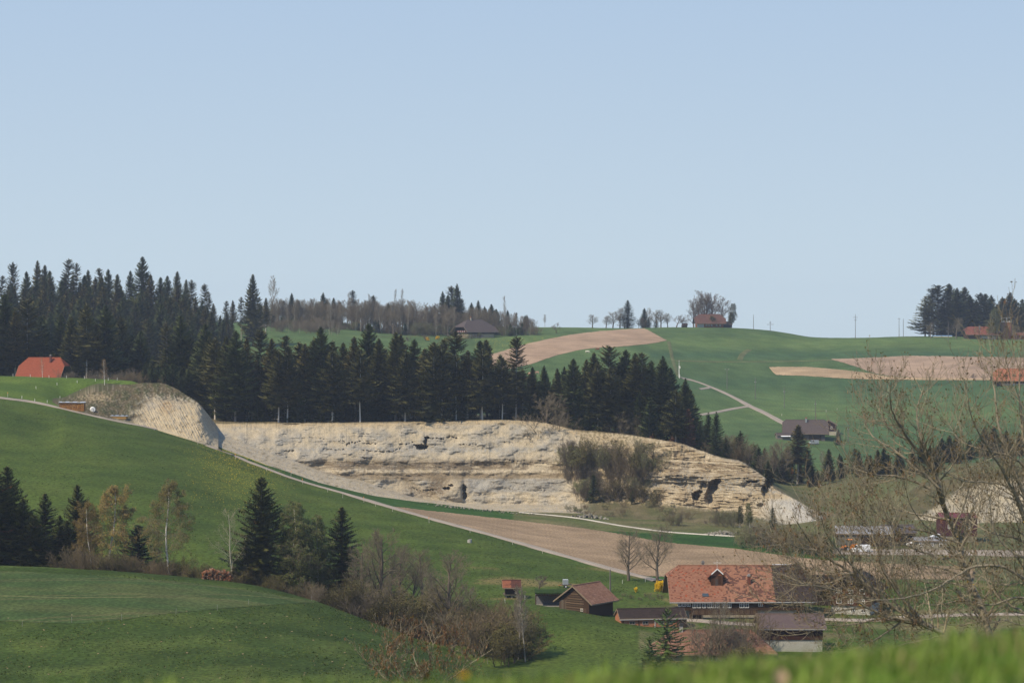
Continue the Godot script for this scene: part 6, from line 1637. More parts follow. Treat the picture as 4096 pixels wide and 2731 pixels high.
func ash_tree(label: String, d0: float, base_u: float, limbs: Array, dense: float, keys := 0.05) -> void:
	ash_keys = keys
	ash_twig = MB.new()
	ash_bud = MB.new()
	ash_key = MB.new()
	var root := ground(base_u, d0)
	var o := thing("ash_tree", label, "ash tree", root)
	for li in limbs.size():
		var a: Array = limbs[li]
		var r0: float = a[0]
		var r1: float = a[1]
		var pts := []
		var n := (a.size() - 2) / 2
		var cu := []
		for i in n:
			var dd: float = d0 + (2.2 * sin(li * 2.1 + i * 0.35) - 2.2 * sin(li * 2.1)) * i / n
			pts.append(P(a[2 + 2 * i], a[3 + 2 * i], dd) - root)
		if li == 0: pts.push_front(Vector3(0, -0.5, 0))
		# smooth the limb
		var fine := []
		for i in pts.size() - 1:
			var pa: Vector3 = pts[maxi(i - 1, 0)]
			var pd: Vector3 = pts[mini(i + 2, pts.size() - 1)]
			for k in 4:
				fine.append(pts[i].cubic_interpolate(pts[i + 1], pa, pd, k / 4.0) + Vector3(rr(-1, 1), rr(-1, 1), rr(-1, 1)) * 0.025)
		fine.append(pts[-1])
		var rad := []
		for i in fine.size():
			rad.append(lerpf(r0, r1, pow(float(i) / (fine.size() - 1), 0.8)))
		var mb := MB.new()
		mb.col = lc(0.24, 0.21, 0.16)
		mb.tube(fine, rad, 8)
		# lichen patches as a second skin of small scales
		mb.col = lc(0.36, 0.25, 0.05)
		for k in int(fine.size() * 1.2):
			if rng.randf() < 0.45:
				var i := rng.randi_range(1, fine.size() - 2)
				var e := Vector3(rr(-1, 1), rr(-0.4, 1), rr(0.1, 1)).normalized()
				var x: Vector3 = side(e) * rad[i] * 0.5
				var c: Vector3 = fine[i] + e * (rad[i] * 1.02)
				mb.tri(c - x, c + x, c + e.cross(x).normalized() * rad[i] * 0.9)
		part(mb, "trunk" if li == 0 else "limb", M.bark, o)
		for i in range(2 if li > 0 else 8, fine.size()):
			var t: Vector3 = (fine[i] - fine[i - 1]).normalized()
			var s := side(t).rotated(t, rr(0, TAU))
			for k in [-1.0, 1.0]:
				if rng.randf() < dense:
					shoot(fine[i], (t * 0.55 + s * k * 0.8 + Vector3(0, 0.2, 0)).normalized(), rr(0.7, 2.3) * ash_len, maxf(rad[i] * 0.45, 0.016), 0)
		shoot(fine[-1], (fine[-1] - fine[-2]).normalized(), rr(0.8, 1.3), r1, 0)
	tri_total += ash_twig.v.size() / 3
	part(ash_twig, "twigs", M.bark, o)
	part(ash_bud, "buds", M.leaf, o)
	if ash_key.v.size() > 0: part(ash_key, "seed_clusters", M.leaf, o)
func build_ash() -> void:
	rng.seed = 5150
	ash_tree("leafless ash tree with a leaning trunk and brown bud clusters before the gravel plant", 105.0, 4000, [
		[0.17, 0.12, 3985, 2660, 3960, 2540, 3925, 2420, 3880, 2320, 3852, 2250, 3842, 2190, 3815, 2110, 3785, 2050, 3765, 1980, 3740, 1890],
		[0.12, 0.02, 3740, 1890, 3690, 1820, 3640, 1760, 3600, 1700, 3570, 1640, 3562, 1575],
		[0.11, 0.02, 3755, 1930, 3735, 1860, 3705, 1800, 3680, 1730, 3668, 1650, 3690, 1570],
		[0.09, 0.015, 3767, 1955, 3669, 1876, 3580, 1801, 3510, 1759, 3468, 1707, 3455, 1640],
		[0.07, 0.012, 3725, 1955, 3604, 1908, 3510, 1899, 3463, 1880, 3410, 1855],
		[0.07, 0.012, 3845, 2210, 3770, 2235, 3650, 2190, 3560, 2165, 3480, 2140, 3400, 2060],
		[0.06, 0.012, 3800, 2080, 3700, 2060, 3600, 2040, 3510, 1990, 3470, 1940],
		[0.06, 0.012, 3835, 2170, 3720, 2130, 3620, 2110, 3540, 2080, 3480, 2020],
		[0.06, 0.012, 3640, 1760, 3590, 1740, 3540, 1690, 3520, 1630, 3525, 1560],
		[0.05, 0.012, 3900, 2360, 3810, 2330, 3710, 2330, 3620, 2290, 3560, 2240],
		[0.05, 0.012, 3852, 2250, 3780, 2160, 3700, 2100, 3640, 2010, 3620, 1930],
		[0.05, 0.012, 3880, 2320, 3790, 2280, 3690, 2260, 3590, 2220, 3520, 2120],
		[0.05, 0.012, 3925, 2420, 3850, 2400, 3750, 2420, 3650, 2400, 3570, 2350],
		[0.05, 0.012, 3815, 2110, 3860, 2020, 3880, 1920, 3860, 1820, 3850, 1730],
		[0.05, 0.012, 3842, 2190, 3900, 2090, 3930, 1990, 3920, 1890],
		[0.05, 0.012, 3940, 2480, 3850, 2500, 3760, 2500, 3680, 2540]], 0.43, 0.02)
	ash_tree("low spreading leafless ash with long limbs reaching left over the farm roofs", 102.0, 3840, [
		[0.17, 0.03, 3830, 2690, 3770, 2545, 3700, 2495, 3620, 2450, 3520, 2400, 3470, 2350, 3410, 2296, 3340, 2250, 3270, 2200, 3215, 2130],
		[0.09, 0.015, 3770, 2530, 3667, 2487, 3560, 2468, 3470, 2430, 3380, 2375, 3280, 2345, 3180, 2330],
		[0.09, 0.015, 3700, 2495, 3600, 2380, 3540, 2290, 3510, 2200, 3480, 2110, 3445, 2030],
		[0.05, 0.012, 3520, 2400, 3420, 2385, 3300, 2405, 3200, 2420],
		[0.06, 0.012, 3640, 2460, 3560, 2520, 3480, 2570, 3400, 2600],
		[0.06, 0.012, 3410, 2296, 3330, 2290, 3230, 2270, 3150, 2210],
		[0.06, 0.012, 3560, 2330, 3450, 2200, 3380, 2100, 3350, 2010],
		[0.06, 0.012, 3667, 2487, 3590, 2440, 3450, 2300, 3370, 2220, 3300, 2120, 3280, 2050],
		[0.05, 0.012, 3340, 2250, 3290, 2180, 3270, 2100, 3265, 2020],
		[0.05, 0.012, 3470, 2430, 3380, 2440, 3280, 2450, 3180, 2400],
		[0.05, 0.012, 3770, 2540, 3700, 2560, 3600, 2580, 3500, 2610],
		[0.05, 0.012, 3410, 2296, 3320, 2330, 3220, 2330, 3120, 2290],
		[0.05, 0.012, 3620, 2450, 3540, 2370, 3440, 2330, 3340, 2310, 3240, 2250],
		[0.05, 0.012, 3560, 2468, 3450, 2490, 3340, 2500, 3230, 2480],
		[0.05, 0.012, 3600, 2380, 3570, 2280, 3580, 2180, 3560, 2090],
		[0.05, 0.012, 3470, 2350, 3420, 2260, 3400, 2170, 3410, 2080],
		[0.05, 0.012, 3270, 2200, 3200, 2190, 3120, 2160]], 0.5, 0.05)
	ash_tree("dense leafless ash entering from the side with upswept twigs", 98.0, 4210, [
		[0.2, 0.1, 4230, 2700, 4210, 2500, 4190, 2350, 4180, 2200, 4170, 2050, 4165, 1900],
		[0.11, 0.015, 4170, 2300, 4120, 2150, 4080, 2020, 4020, 1900, 3960, 1800, 3900, 1700, 3875, 1600],
		[0.10, 0.015, 4150, 2100, 4090, 1960, 4040, 1840, 4000, 1720, 3985, 1600, 3970, 1480, 3965, 1410],
		[0.09, 0.015, 4160, 2000, 4110, 1850, 4090, 1700, 4080, 1560, 4085, 1430],
		[0.07, 0.012, 4160, 2050, 4060, 1960, 3960, 1930, 3860, 1925, 3790, 1890],
		[0.07, 0.012, 4150, 1900, 4050, 1830, 3950, 1800, 3850, 1770, 3800, 1700],
		[0.07, 0.012, 4160, 2200, 4060, 2150, 3960, 2130, 3880, 2080, 3840, 2000],
		[0.06, 0.012, 4160, 2400, 4060, 2390, 3960, 2420, 3860, 2390, 3780, 2330],
		[0.06, 0.012, 4160, 1750, 4100, 1640, 4050, 1540, 4030, 1450],
		[0.08, 0.012, 4170, 2500, 4080, 2440, 3990, 2380, 3930, 2280, 3900, 2180],
		[0.09, 0.015, 4120, 2330, 4050, 2285, 3980, 2261, 3885, 2272, 3808, 2315, 3730, 2360, 3620, 2390, 3500, 2400],
		[0.06, 0.012, 4120, 2240, 4040, 2200, 3980, 2120, 3960, 2020, 3950, 1940],
		[0.05, 0.012, 4150, 2350, 4080, 2330, 4000, 2340, 3920, 2300, 3860, 2240],
		[0.05, 0.012, 4160, 2150, 4100, 2080, 4060, 1980, 4050, 1880, 4060, 1780],
		[0.05, 0.012, 4170, 2480, 4100, 2500, 4010, 2480, 3930, 2500]], 0.5, 0.015)
	ash_len = 0.55
	ash_tree("top of a small leafless ash hung with rust brown seed clusters", 100.0, 1720, [
		[0.045, 0.015, 1720, 3000, 1700, 2800, 1690, 2720, 1660, 2640, 1650, 2570],
		[0.028, 0.01, 1705, 2820, 1620, 2740, 1560, 2660, 1540, 2590],
		[0.028, 0.01, 1700, 2800, 1760, 2700, 1800, 2620, 1815, 2560],
		[0.028, 0.01, 1690, 2760, 1600, 2700, 1580, 2630, 1600, 2570],
		[0.028, 0.01, 1700, 2780, 1790, 2720, 1850, 2680, 1890, 2640],
		[0.024, 0.01, 1685, 2720, 1720, 2650, 1730, 2590, 1745, 2550],
		[0.024, 0.01, 1620, 2740, 1550, 2720, 1510, 2680]], 0.42, 0.5)

# ---------- near grass ----------
func build_grass() -> void:
	rng.seed = 99
	var kinds := []
	for v in 3:
		var mb := MB.new()
		for b in 14:
			var a := rr(0, TAU)
			var h := rr(0.05, 0.12)
			var w := rr(0.002, 0.0045)
			var root := Vector3(rr(-0.06, 0.06), 0, rr(-0.06, 0.06))
			var out := Vector3(cos(a), 0, sin(a)) * h * rr(0.15, 0.6)
			var s := Vector3(-sin(a), 0, cos(a)) * w
			mb.col = [lc(0.115, 0.205, 0.03), lc(0.175, 0.265, 0.05), lc(0.05, 0.105, 0.018)][v].lerp(lc(0.22, 0.25, 0.07), 0.6 * rng.randf() ** 2)
			if v == 1 and b % 4 == 0:
				s *= 2.6
				mb.col = lc(0.21, 0.28, 0.06)
			if b == 13: mb.col = lc(0.34, 0.27, 0.14)
			var m := root + out * 0.35 + Vector3(0, h * 0.6, 0)
			var t := root + out + Vector3(0, h, 0)
			mb.quad(root - s, m - s * 0.8, m + s * 0.8, root + s)
			mb.tri(m - s * 0.8, t, m + s * 0.8)
		kinds.append(mb.mesh(M.blade))
	for v in 3:
		var mm := MultiMesh.new()
		mm.transform_format = MultiMesh.TRANSFORM_3D
		mm.mesh = kinds[v]
		mm.instance_count = 4200
		for i in 4200:
			var d := rr(4.2, 10.5)
			var u := rr(-500, 4600)
			var p := ground(u, d)
			var s := rr(0.45, 0.8) if rng.randf() < 0.94 else rr(0.8, 1.2)
			if nz.get_noise_2d(p.x * 90.0 + v * 40.0, d * 90.0) < 0.0: s *= 0.55
			mm.set_instance_transform(i, Transform3D(Basis(Vector3.UP, rr(0, TAU)).scaled(Vector3(s, s, s)), p - Vector3(0, 0.005, 0)))
		var o := MultiMeshInstance3D.new()
		o.multimesh = mm
		o.name = numbered("grass")
		add_child(o)
		tag(o, ["lush fresh green grass blades close to the lens", "lighter yellow green grass blades close to the lens", "darker green grass blades close to the lens"][v], "grass", "", "stuff")
	# dandelion in front
	var p := ground(1853, 7.4)
	var tip := P(1853, 2703, 7.4)
	var o := thing("dandelion", "single yellow dandelion head in the near grass", "flower", p)
	var st := MB.new()
	st.col = lc(0.12, 0.16, 0.05)
	st.tube([Vector3.ZERO, (tip - p) * 0.5 + Vector3(0.004, 0, 0), tip - p], [0.002, 0.002, 0.002], 5)
	part(st, "stem", M.blade, o)
	var hd := MB.new()
	for i in 70:
		hd.col = lc(0.80, 0.50, 0.01) if i % 3 else lc(0.70, 0.40, 0.01)
		var a := rr(0, TAU)
		var e := rr(-0.1, 1.3)
		var z := Vector3(cos(a) * cos(e), sin(e) * 0.6, sin(a) * cos(e)) * 0.027
		var x := side(z) * 0.003
		hd.tri(tip - p - x, tip - p + x, tip - p + z)
	part(hd, "petals", M.blade, o)
	p = ground(3125, 6.6)
	o = thing("dry_leaf", "pale dry leaf caught in the near grass", "leaf", P(3125, 2716, 6.6))
	var lf := MB.new()
	lf.col = lc(0.42, 0.30, 0.20)
	var rim := []
	for i in 10:
		var a := TAU * i / 10.0
		rim.append(Vector3(cos(a) * 0.02 * (1.0 + 0.15 * sin(3 * a)), sin(a) * 0.03, 0.006 * cos(2 * a)))
	for i in 10:
		lf.tri(Vector3(0, 0, -0.004), rim[i], rim[(i + 1) % 10])
		lf.tri(Vector3(0, 0, -0.0045), rim[(i + 1) % 10], rim[i])
	part(lf, "blade", M.blade, o)
	st = MB.new()
	st.col = lc(0.3, 0.2, 0.12)
	st.tube([Vector3(0, -0.028, 0), Vector3(0.002, -0.06, 0.002)], [0.0015, 0.001], 4)
	part(st, "stalk", M.blade, o)

# ---------- small things ----------
func post(u: float, v: float, d0: float, d1: float, h: float, col: Color, tip: Color, label: String, group: String, called := "fence_post", thick := 0.09) -> void:
	var p := ghit(u, v, d0, d1)
	var o := thing(called, label, "post", p, 0.0, group)
	o.rotation.z = rr(-0.06, 0.06)
	var mb := MB.new()
	mb.col = col
	mb.tube([Vector3(0, -0.3, 0), Vector3(0, h, 0)], [thick, thick * 0.85], 6, true)
	part(mb, "stake", M.paint, o)
	if tip.a > 0.5:
		var t := MB.new()
		t.col = tip
		t.tube([Vector3(0, h * 0.72, 0), Vector3(0, h + 0.03, 0)], [thick * 1.15, thick * 1.1], 6, true)
		part(t, "marker", M.paint, o)
func pole(u: float, v0: float, v1: float, d0: float, d1: float, arms: Array, label: String, group := "") -> void:
	var p := ghit(u, v1, d0, d1)
	var h := (v1 - v0) * -p.z / FP
	var o := thing("utility_pole", label, "pole", p, 0.0, group)
	var mb := MB.new()
	mb.col = lc(0.25, 0.22, 0.2)
	mb.tube([Vector3(0, -0.5, 0), Vector3(0, h, 0)], [0.2, 0.13], 8, true)
	part(mb, "mast", M.wood, o)
	for a in arms:
		var ab := MB.new()
		ab.col = lc(0.22, 0.19, 0.18)
		ab.box(Vector3(0, h - a[0], 0), Vector3(a[1], 0.2, 0.2))
		var ao := part(ab, "crossarm", M.wood, o)
		for s in [-0.42, 0.42]:
			var ins := MB.new()
			ins.col = lc(0.6, 0.6, 0.6)
			ins.tube([Vector3(a[1] * s, h - a[0] + 0.1, 0), Vector3(a[1] * s, h - a[0] + 0.4, 0)], [0.09, 0.07], 6, true)
			part(ins, "insulator", M.paint, ao)
func stones(called: String, label: String, ctr_u: float, ctr_v: float, n: int, sx: float, sy: float, d0: float, d1: float, size: float) -> void:
	var meshes := []
	for v in 4:
		var mb := MB.new()
		mb.col = lc(0.50, 0.46, 0.38) * rr(0.8, 1.2)
		var pts := []
		for i in 3:
			for k in 6:
				var a := TAU * k / 6.0
				var r: float = [0.7, 1.0, 0.6][i] * rr(0.75, 1.15)
				pts.append(Vector3(cos(a) * r, [-0.5, 0.1, 0.55][i] * rr(0.8, 1.2), sin(a) * r * 0.8))
		for i in 2:
			for k in 6:
				mb.quad(pts[i * 6 + k], pts[i * 6 + 6 + k], pts[i * 6 + 6 + (k + 1) % 6], pts[i * 6 + (k + 1) % 6])
		for k in range(1, 5): mb.tri(pts[12], pts[12 + k + 1], pts[12 + k])
		meshes.append(mb.mesh(M.rock))
	var b := ghit(ctr_u, ctr_v, d0, d1)
	var o := thing(called, label, "stones", b)
	for i in n:
		var q := Vector3(rng.randfn() * sx, 0, rng.randfn() * sy)
		var hh := maxf(0.0, 1.0 - Vector2(q.x / (2.0 * sx), q.z / (2.0 * sy)).length()) * size * 2.4
		var dd := -(b.z + q.z)
		q.y = hgt(CU + (b.x + q.x) * FP / dd, dd) - b.y + hh * rng.randf() + 0.1
		var st := share(meshes[i % 4], "stone", o, q)
		st.scale = Vector3.ONE * size * rr(0.5, 1.2)
		st.rotation = Vector3(rr(0, 6), rr(0, 6), rr(0, 6))
func cow(u: float, v: float, col: Color, label: String, yaw: float) -> void:
	var o := thing("cow", label, "cow", ghit(u, v, 1130, 1495), yaw, "cows on the back meadow")
	var mb := MB.new()
	mb.col = col
	mb.tube([Vector3(-0.95, 1.0, 0), Vector3(-0.85, 1.05, 0), Vector3(-0.4, 1.02, 0), Vector3(0.2, 0.98, 0), Vector3(0.7, 1.06, 0), Vector3(0.95, 1.05, 0), Vector3(1.25, 0.85, 0), Vector3(1.5, 0.55, 0), Vector3(1.62, 0.32, 0), Vector3(1.7, 0.18, 0)], [0.12, 0.34, 0.4, 0.43, 0.37, 0.28, 0.2, 0.17, 0.13, 0.05], 10)
	for x in [-0.7, 0.65]:
		for z in [-0.2, 0.2]:
			var k := -0.08 if x < 0 else 0.04
			mb.tube([Vector3(x, 0.95, z), Vector3(x + k * 0.6, 0.62, z), Vector3(x + k, 0.42, z), Vector3(x, 0.02, z), Vector3(x + 0.05, 0, z)], [0.19, 0.12, 0.08, 0.06, 0.08], 6)
	mb.tube([Vector3(-0.95, 1.2, 0), Vector3(-1.1, 0.9, 0), Vector3(-1.08, 0.5, 0)], [0.05, 0.03, 0.05], 5)
	for z in [-0.16, 0.16]:
		mb.tri(Vector3(1.42, 0.72, z * 0.7), Vector3(1.36, 0.76, z * 2.0), Vector3(1.34, 0.64, z * 0.8))
	part(mb, "body", M.plain, o)

func build_details() -> void:
	rng.seed = 1212
	var W := lc(0.62, 0.60, 0.56)
	var NO := Color(0, 0, 0, 0)
	for m in [[50, 1505], [119, 1507], [194, 1511], [264, 1512], [336, 1514], [380, 1524], [431, 1521], [467, 1520]]:
		post(m[0], m[1], 694, 775, 0.85, W, NO, "short white fence post along the meadow crest by the red roof", "crest fence posts")
	for m in [[142, 1555], [226, 1540], [307, 1531], [320, 1570], [137, 1605], [187, 1611], [85, 1594], [238, 1594]]:
		post(m[0], m[1], 692, 775, 0.85, W, NO, "short white fence post on the meadow above the farm road", "meadow fence posts")
	post(29, 1588, 692, 775, 1.5, lc(0.45, 0.43, 0.4), lc(0.75, 0.25, 0.04), "orange tipped snow pole nearest the meadow above the wood pile", "", "snow_pole", 0.06)
	var u := 1040.0
	while u < 2200:
		var p := ground(u, q_td.at(u) + 2.5)
		var o := thing("fence_post", "thin wooden post of the fence on the quarry rim", "post", p + Vector3(0, 0.2, 0), 0.0, "quarry rim fence")
		var mb := MB.new()
		mb.col = lc(0.36, 0.33, 0.29)
		mb.tube([Vector3(0, -0.8, 0), Vector3(rr(-0.06, 0.06), rr(1.2, 1.7), 0)], [0.09, 0.07], 6, true)
		part(mb, "stake", M.wood, o)
		u += rr(48, 78)
	for m in [[615, 1716], [790, 1771], [940, 1830], [1065, 1878], [1163, 1898], [1210, 1930], [1310, 1962], [1370, 1985], [1455, 2003], [1502, 2020], [1570, 2040], [1716, 2085], [1880, 2125], [2050, 2173], [2170, 2208]]:
		var up: bool = m[0] in [940, 1163, 1210, 1455, 1716]
		post(m[0], m[1] + 6, 500, 730, 1.5 if up else 1.1, lc(0.42, 0.38, 0.34), lc(0.8, 0.26, 0.04) if up else NO, "thin snow pole with an orange tip at the farm road" if up else "thin grey marker stake at the farm road", "orange tipped road poles" if up else "grey road stakes", "snow_pole" if up else "marker_stake", 0.06)
	for m in [[87, 2506], [285, 2491], [484, 2480], [702, 2457], [868, 2442], [993, 2420], [1245, 2405], [1442, 2450], [1950, 2655]]:
		post(m[0], m[1], 333, 430, 1.05, lc(0.24, 0.235, 0.21), NO, "thin pale stake of the electric fence on the near field", "near field fence", "fence_stake", 0.03)
	for m in [[2020, 2412], [2167, 2380], [2490, 2334], [2100, 2398], [2582, 2328]]:
		post(m[0], m[1], 440, 600, 0.9, W, NO, "white stake near the granary and barn", "pasture stakes", "fence_stake", 0.05)
	for m in [[3306, 1648], [3128, 1663], [3350, 1640], [3385, 1642], [3405, 1650], [3595, 1640], [3510, 1680]]:
		post(m[0], m[1], 1030, 1400, 1.2, lc(0.42, 0.4, 0.34), NO, "old fence post on the hillside above the grey roof", "hillside fence posts", "fence_post", 0.13)
	# poles
	pole(2909, 1475, 1556, 1060, 1450, [[0.4, 2.4]], "utility pole with crossarm standing above the hill road")
	for m in [[3022, 1510, 1596], [3138, 1548, 1634], [3263, 1597, 1683], [3394, 1694, 1772]]:
		pole(m[0], m[1], m[2], 1060, 1450, [[2.6, 0.9]], "plain utility pole on the slope of the right hill", "poles on the right hill")
	pole(3495, 1650, 1728, 1060, 1450, [], "bare pole behind the twigs on the right hill")
	pole(3015, 1258, 1318, 1380, 1500, [], "bare pole on the skyline right of the hilltop house")
	pole(3082, 1284, 1324, 1380, 1500, [[2.2, 4.6], [1.0, 1.4]], "low mast with a wide crossarm on the skyline")
	pole(3423, 1257, 1352, 1380, 1500, [[2.0, 3.2], [3.8, 1.8]], "tall mast with two crossarms in the skyline saddle")
	pole(3598, 1272, 1350, 1380, 1500, [[0.4, 1.8]], "skyline pole with a short crossarm left of a bare pole")
	pole(3615, 1274, 1348, 1380, 1500, [], "bare skyline pole right of the one with a crossarm")
	pole(3795, 1285, 1366, 1300, 1500, [], "bare pole in front of the grove of the silo farm")
	pole(3972, 1345, 1402, 1300, 1500, [], "pole in the green field below the silo farm")
	pole(2441, 2277, 2368, 450, 540, [], "grey wooden pole between barn and farm garden")
	pole(1791, 1302, 1350, 1200, 1495, [], "white flag pole beside the hipped farmhouse")
	var p := ghit(2718, 1511, 1060, 1450)
	var k := -p.z / FP
	var o := thing("transformer_pole", "white transformer mast with boxes at the head of the hill road", "pole", p)
	slab(o, "base_box", Vector3(0, 6 * k, 0), Vector3(5.5 * k, 14 * k, 5 * k), lc(0.62, 0.61, 0.58), M.paint)
	slab(o, "mast", Vector3(-1.0 * k, 30 * k, 0), Vector3(2.6 * k, 40 * k, 2.6 * k), lc(0.72, 0.71, 0.69), M.paint)
	slab(o, "transformer", Vector3(0.8 * k, 42 * k, 0.3), Vector3(6 * k, 9 * k, 5 * k), lc(0.66, 0.65, 0.62), M.paint)
	slab(o, "top_mast", Vector3(-1.0 * k, 60 * k, 0), Vector3(1.6 * k, 20 * k, 1.6 * k), lc(0.38, 0.37, 0.36), M.metal)
	for y in [56, 68]: slab(o, "crossarm", Vector3(-1.0 * k, y * k, 0), Vector3(6 * k, 1.2 * k, 1.2 * k), lc(0.35, 0.34, 0.34), M.metal)
	# long stack of split firewood beside the road
	var a := ghit(240, 1636, 692, 760)
	var b := ghit(336, 1655, 690, 760)
	o = thing("firewood_stack", "long roofed stack of orange split firewood beside the farm road", "wood pile", a.lerp(b, 0.5), atan2(-(b - a).z, (b - a).x))
	var len := a.distance_to(b)
	var logs := []
	for v in 4:
		var mb := MB.new()
		mb.col = [lc(0.52, 0.24, 0.07), lc(0.60, 0.30, 0.09), lc(0.42, 0.19, 0.06), lc(0.55, 0.32, 0.13)][v]
		mb.tube([Vector3(0, 0, -0.5), Vector3(0, 0, 0.5 + 0.04 * v)], [0.16, 0.16], 5, true)
		logs.append(mb.mesh(M.wood))
	for r in 9:
		var n := int(len / 0.31)
		for i in n:
			var lg := share(logs[rng.randi_range(0, 3)], "split_log", o, Vector3(-len / 2 + 0.16 + i * len / n + rr(-0.04, 0.04), 0.15 + r * 0.285 + (0.12 * sin(i * 0.25) if r > 5 else 0.0), rr(-0.06, 0.06)))
			lg.rotation.z = rr(0, TAU)
			lg.scale = Vector3.ONE * rr(0.85, 1.1)
			if o.get_child_count() >= 290: break
		if o.get_child_count() >= 290: break
	slab(o, "core", Vector3(0, 1.2, -0.12), Vector3(len, 2.4, 0.6), lc(0.30, 0.14, 0.05), M.wood)
	slab(o, "sheet_roof", Vector3(0, 2.72, 0.05), Vector3(len + 0.5, 0.08, 1.7), lc(0.36, 0.38, 0.42), M.metal, Basis(Vector3.RIGHT, 0.12))
	for s in [-0.5, 0.0, 0.5]: slab(o, "post", Vector3(len * s, 1.3, 0.55), Vector3(0.1, 2.6, 0.1), lc(0.2, 0.09, 0.05), M.wood)
	for i in 3: slab(o, "weight_plank", Vector3(-2.8 + i * 2.4, 2.84, 0.1), Vector3(1.0, 0.14, 0.3), lc(0.5, 0.42, 0.3), M.wood)
	# white round tank
	p = P(369, 1637, 699)
	p.y = maxf(hgt(369, 699), P(369, 1648, 699).y)
	o = thing("round_tank", "white round tank lying beside the firewood stack", "tank", p, 0.25)
	var tb := MB.new()
	tb.col = lc(0.80, 0.79, 0.77)
	tb.tube([Vector3(0, 0.82, -0.9), Vector3(0, 0.82, -0.82), Vector3(0, 0.82, 0.82), Vector3(0, 0.82, 0.9)], [0.7, 0.82, 0.82, 0.7], 24, true)
	var tko := part(tb, "barrel", M.paint, o)
	slab(tko, "slot", Vector3(0.05, 0.8, 0.93), Vector3(0.12, 0.9, 0.05), lc(0.12, 0.1, 0.1), M.paint, Basis(Vector3(0, 0, 1), 0.12))
	for s in [-0.5, 0.5]: slab(o, "cradle", Vector3(0, 0.0, s), Vector3(1.3, 0.3, 0.15), lc(0.2, 0.15, 0.1), M.wood)
	# stack of sawn planks
	p = P(476, 1671, 697)
	p.y = P(476, 1676, 697).y
	o = thing("plank_stack", "low covered stack of pale sawn planks on the gravel", "wood pile", p, -0.3)
	for r in 4:
		for i in 4: slab(o, "plank", Vector3(0, 0.18 + r * 0.2, -0.5 + i * 0.33), Vector3(5.2 + rr(-0.2, 0.2), 0.17, 0.31), lc(0.62, 0.38, 0.14) * rr(0.8, 1.15), M.wood)
	slab(o, "sheet_cover", Vector3(0, 1.05, 0.05), Vector3(5.6, 0.06, 1.6), lc(0.34, 0.38, 0.44), M.metal, Basis(Vector3.RIGHT, 0.08))
	for s in [-1.8, 0.0, 2.0]: slab(o, "bearer", Vector3(s, -0.2, 0), Vector3(0.2, 0.6, 1.2), lc(0.2, 0.14, 0.09), M.wood)
	for s in [-1.7, 0.2, 1.9]: slab(o, "weight", Vector3(s, 1.16, 0.1), Vector3(0.45, 0.18, 0.4), lc(0.06, 0.055, 0.05), M.plain)
	# round log pile at the near field
	a = ground(810, 432)
	b = ground(926, 433)
	o = thing("log_pile", "heap of reddish cut logs at the edge of the near field", "log pile", a.lerp(b, 0.5), atan2(-(b - a).z, (b - a).x))
	len = a.distance_to(b)
	var ends := []
	for v in 4:
		var mb := MB.new()
		mb.col = [lc(0.36, 0.15, 0.075), lc(0.44, 0.21, 0.11), lc(0.27, 0.115, 0.06), lc(0.34, 0.22, 0.15)][v]
		mb.tube([Vector3(0, 0, -0.8), Vector3(0, 0, 0.75 + 0.05 * v)], [0.15, 0.14], 7, true)
		ends.append(mb.mesh(M.wood))
	for i in 250:
		var f := rng.randf()
		var top := (0.7 + 1.45 * pow(sin(PI * clampf(f * 0.92 + 0.08, 0, 1)), 0.6)) * (0.85 if f > 0.45 and f < 0.7 else 1.0)
		var lg := share(ends[i % 4], "log", o, Vector3((f - 0.5) * len, 0.1 + top * rng.randf(), rr(-0.25, 0.25)))
		lg.scale = Vector3(1, 1, 1) * rr(0.7, 1.25)
		lg.rotation = Vector3(rr(-0.1, 0.1), rr(-0.15, 0.15), rr(0, TAU))
	# trough on the meadow
	o = thing("water_trough", "small pale round trough on the meadow below the farm road", "trough", ghit(1878, 2170, 470, 640))
	var tr := MB.new()
	tr.col = lc(0.62, 0.60, 0.56)
	tr.tube([Vector3(0, -0.1, 0), Vector3(0, 0.62, 0), Vector3(0, 0.72, 0)], [0.52, 0.56, 0.44], 14, true)
	part(tr, "basin", M.wall, o)
	part(MB_stub(Vector3(0.2, 0.78, 0), Vector3(0.7, 0.12, 0.5), lc(0.45, 0.44, 0.42)), "lid", M.wall, o)
	stones("stone_heap", "heap of pale stones beside the white gravel track", 2362, 2072, 60, 2.0, 1.0, 600, 690, 0.55)
	stones("stone_heap", "heap of pale boulders at the end of the white gravel track", 2888, 2138, 90, 2.2, 1.6, 600, 690, 0.5)
	stones("rubble", "scattered pale rubble at the foot of the quarry cliff", 1950, 2046, 80, 9.0, 1.5, 600, 692, 0.3)
	cow(2349, 1412, lc(0.62, 0.58, 0.48), "white cow grazing on the back meadow", 0.1)
	cow(2392, 1402, lc(0.16, 0.06, 0.04), "brown and white cow grazing on the back meadow", PI - 0.2)
	for m in [[2120, 1500], [2148, 1496], [2112, 1520]]:
		cow(m[0], m[1], lc(0.45, 0.24, 0.17), "reddish cow seen between the spruce tops", rr(0, 6))
	# flowers of the meadow, far too many to count
	flowers("dandelion_flowers", "yellow dandelions scattered over the meadow below the farm road", 3600, func(): return [970 + 230 * (rng.randf() + rng.randf() - 1.0) + 40.0 * rng.randfn(), 1740 + 330 * rng.randf() * (0.3 + 0.7 * rng.randf())], 500, 700, lc(0.50, 0.38, 0.03), 0.1)
	flowers("dandelion_flowers", "sparse yellow flowers on the back meadow by the brown field", 700, func(): return [rr(1900, 2180), rr(1350, 1440)], 1130, 1495, lc(0.5, 0.4, 0.03), 0.22)
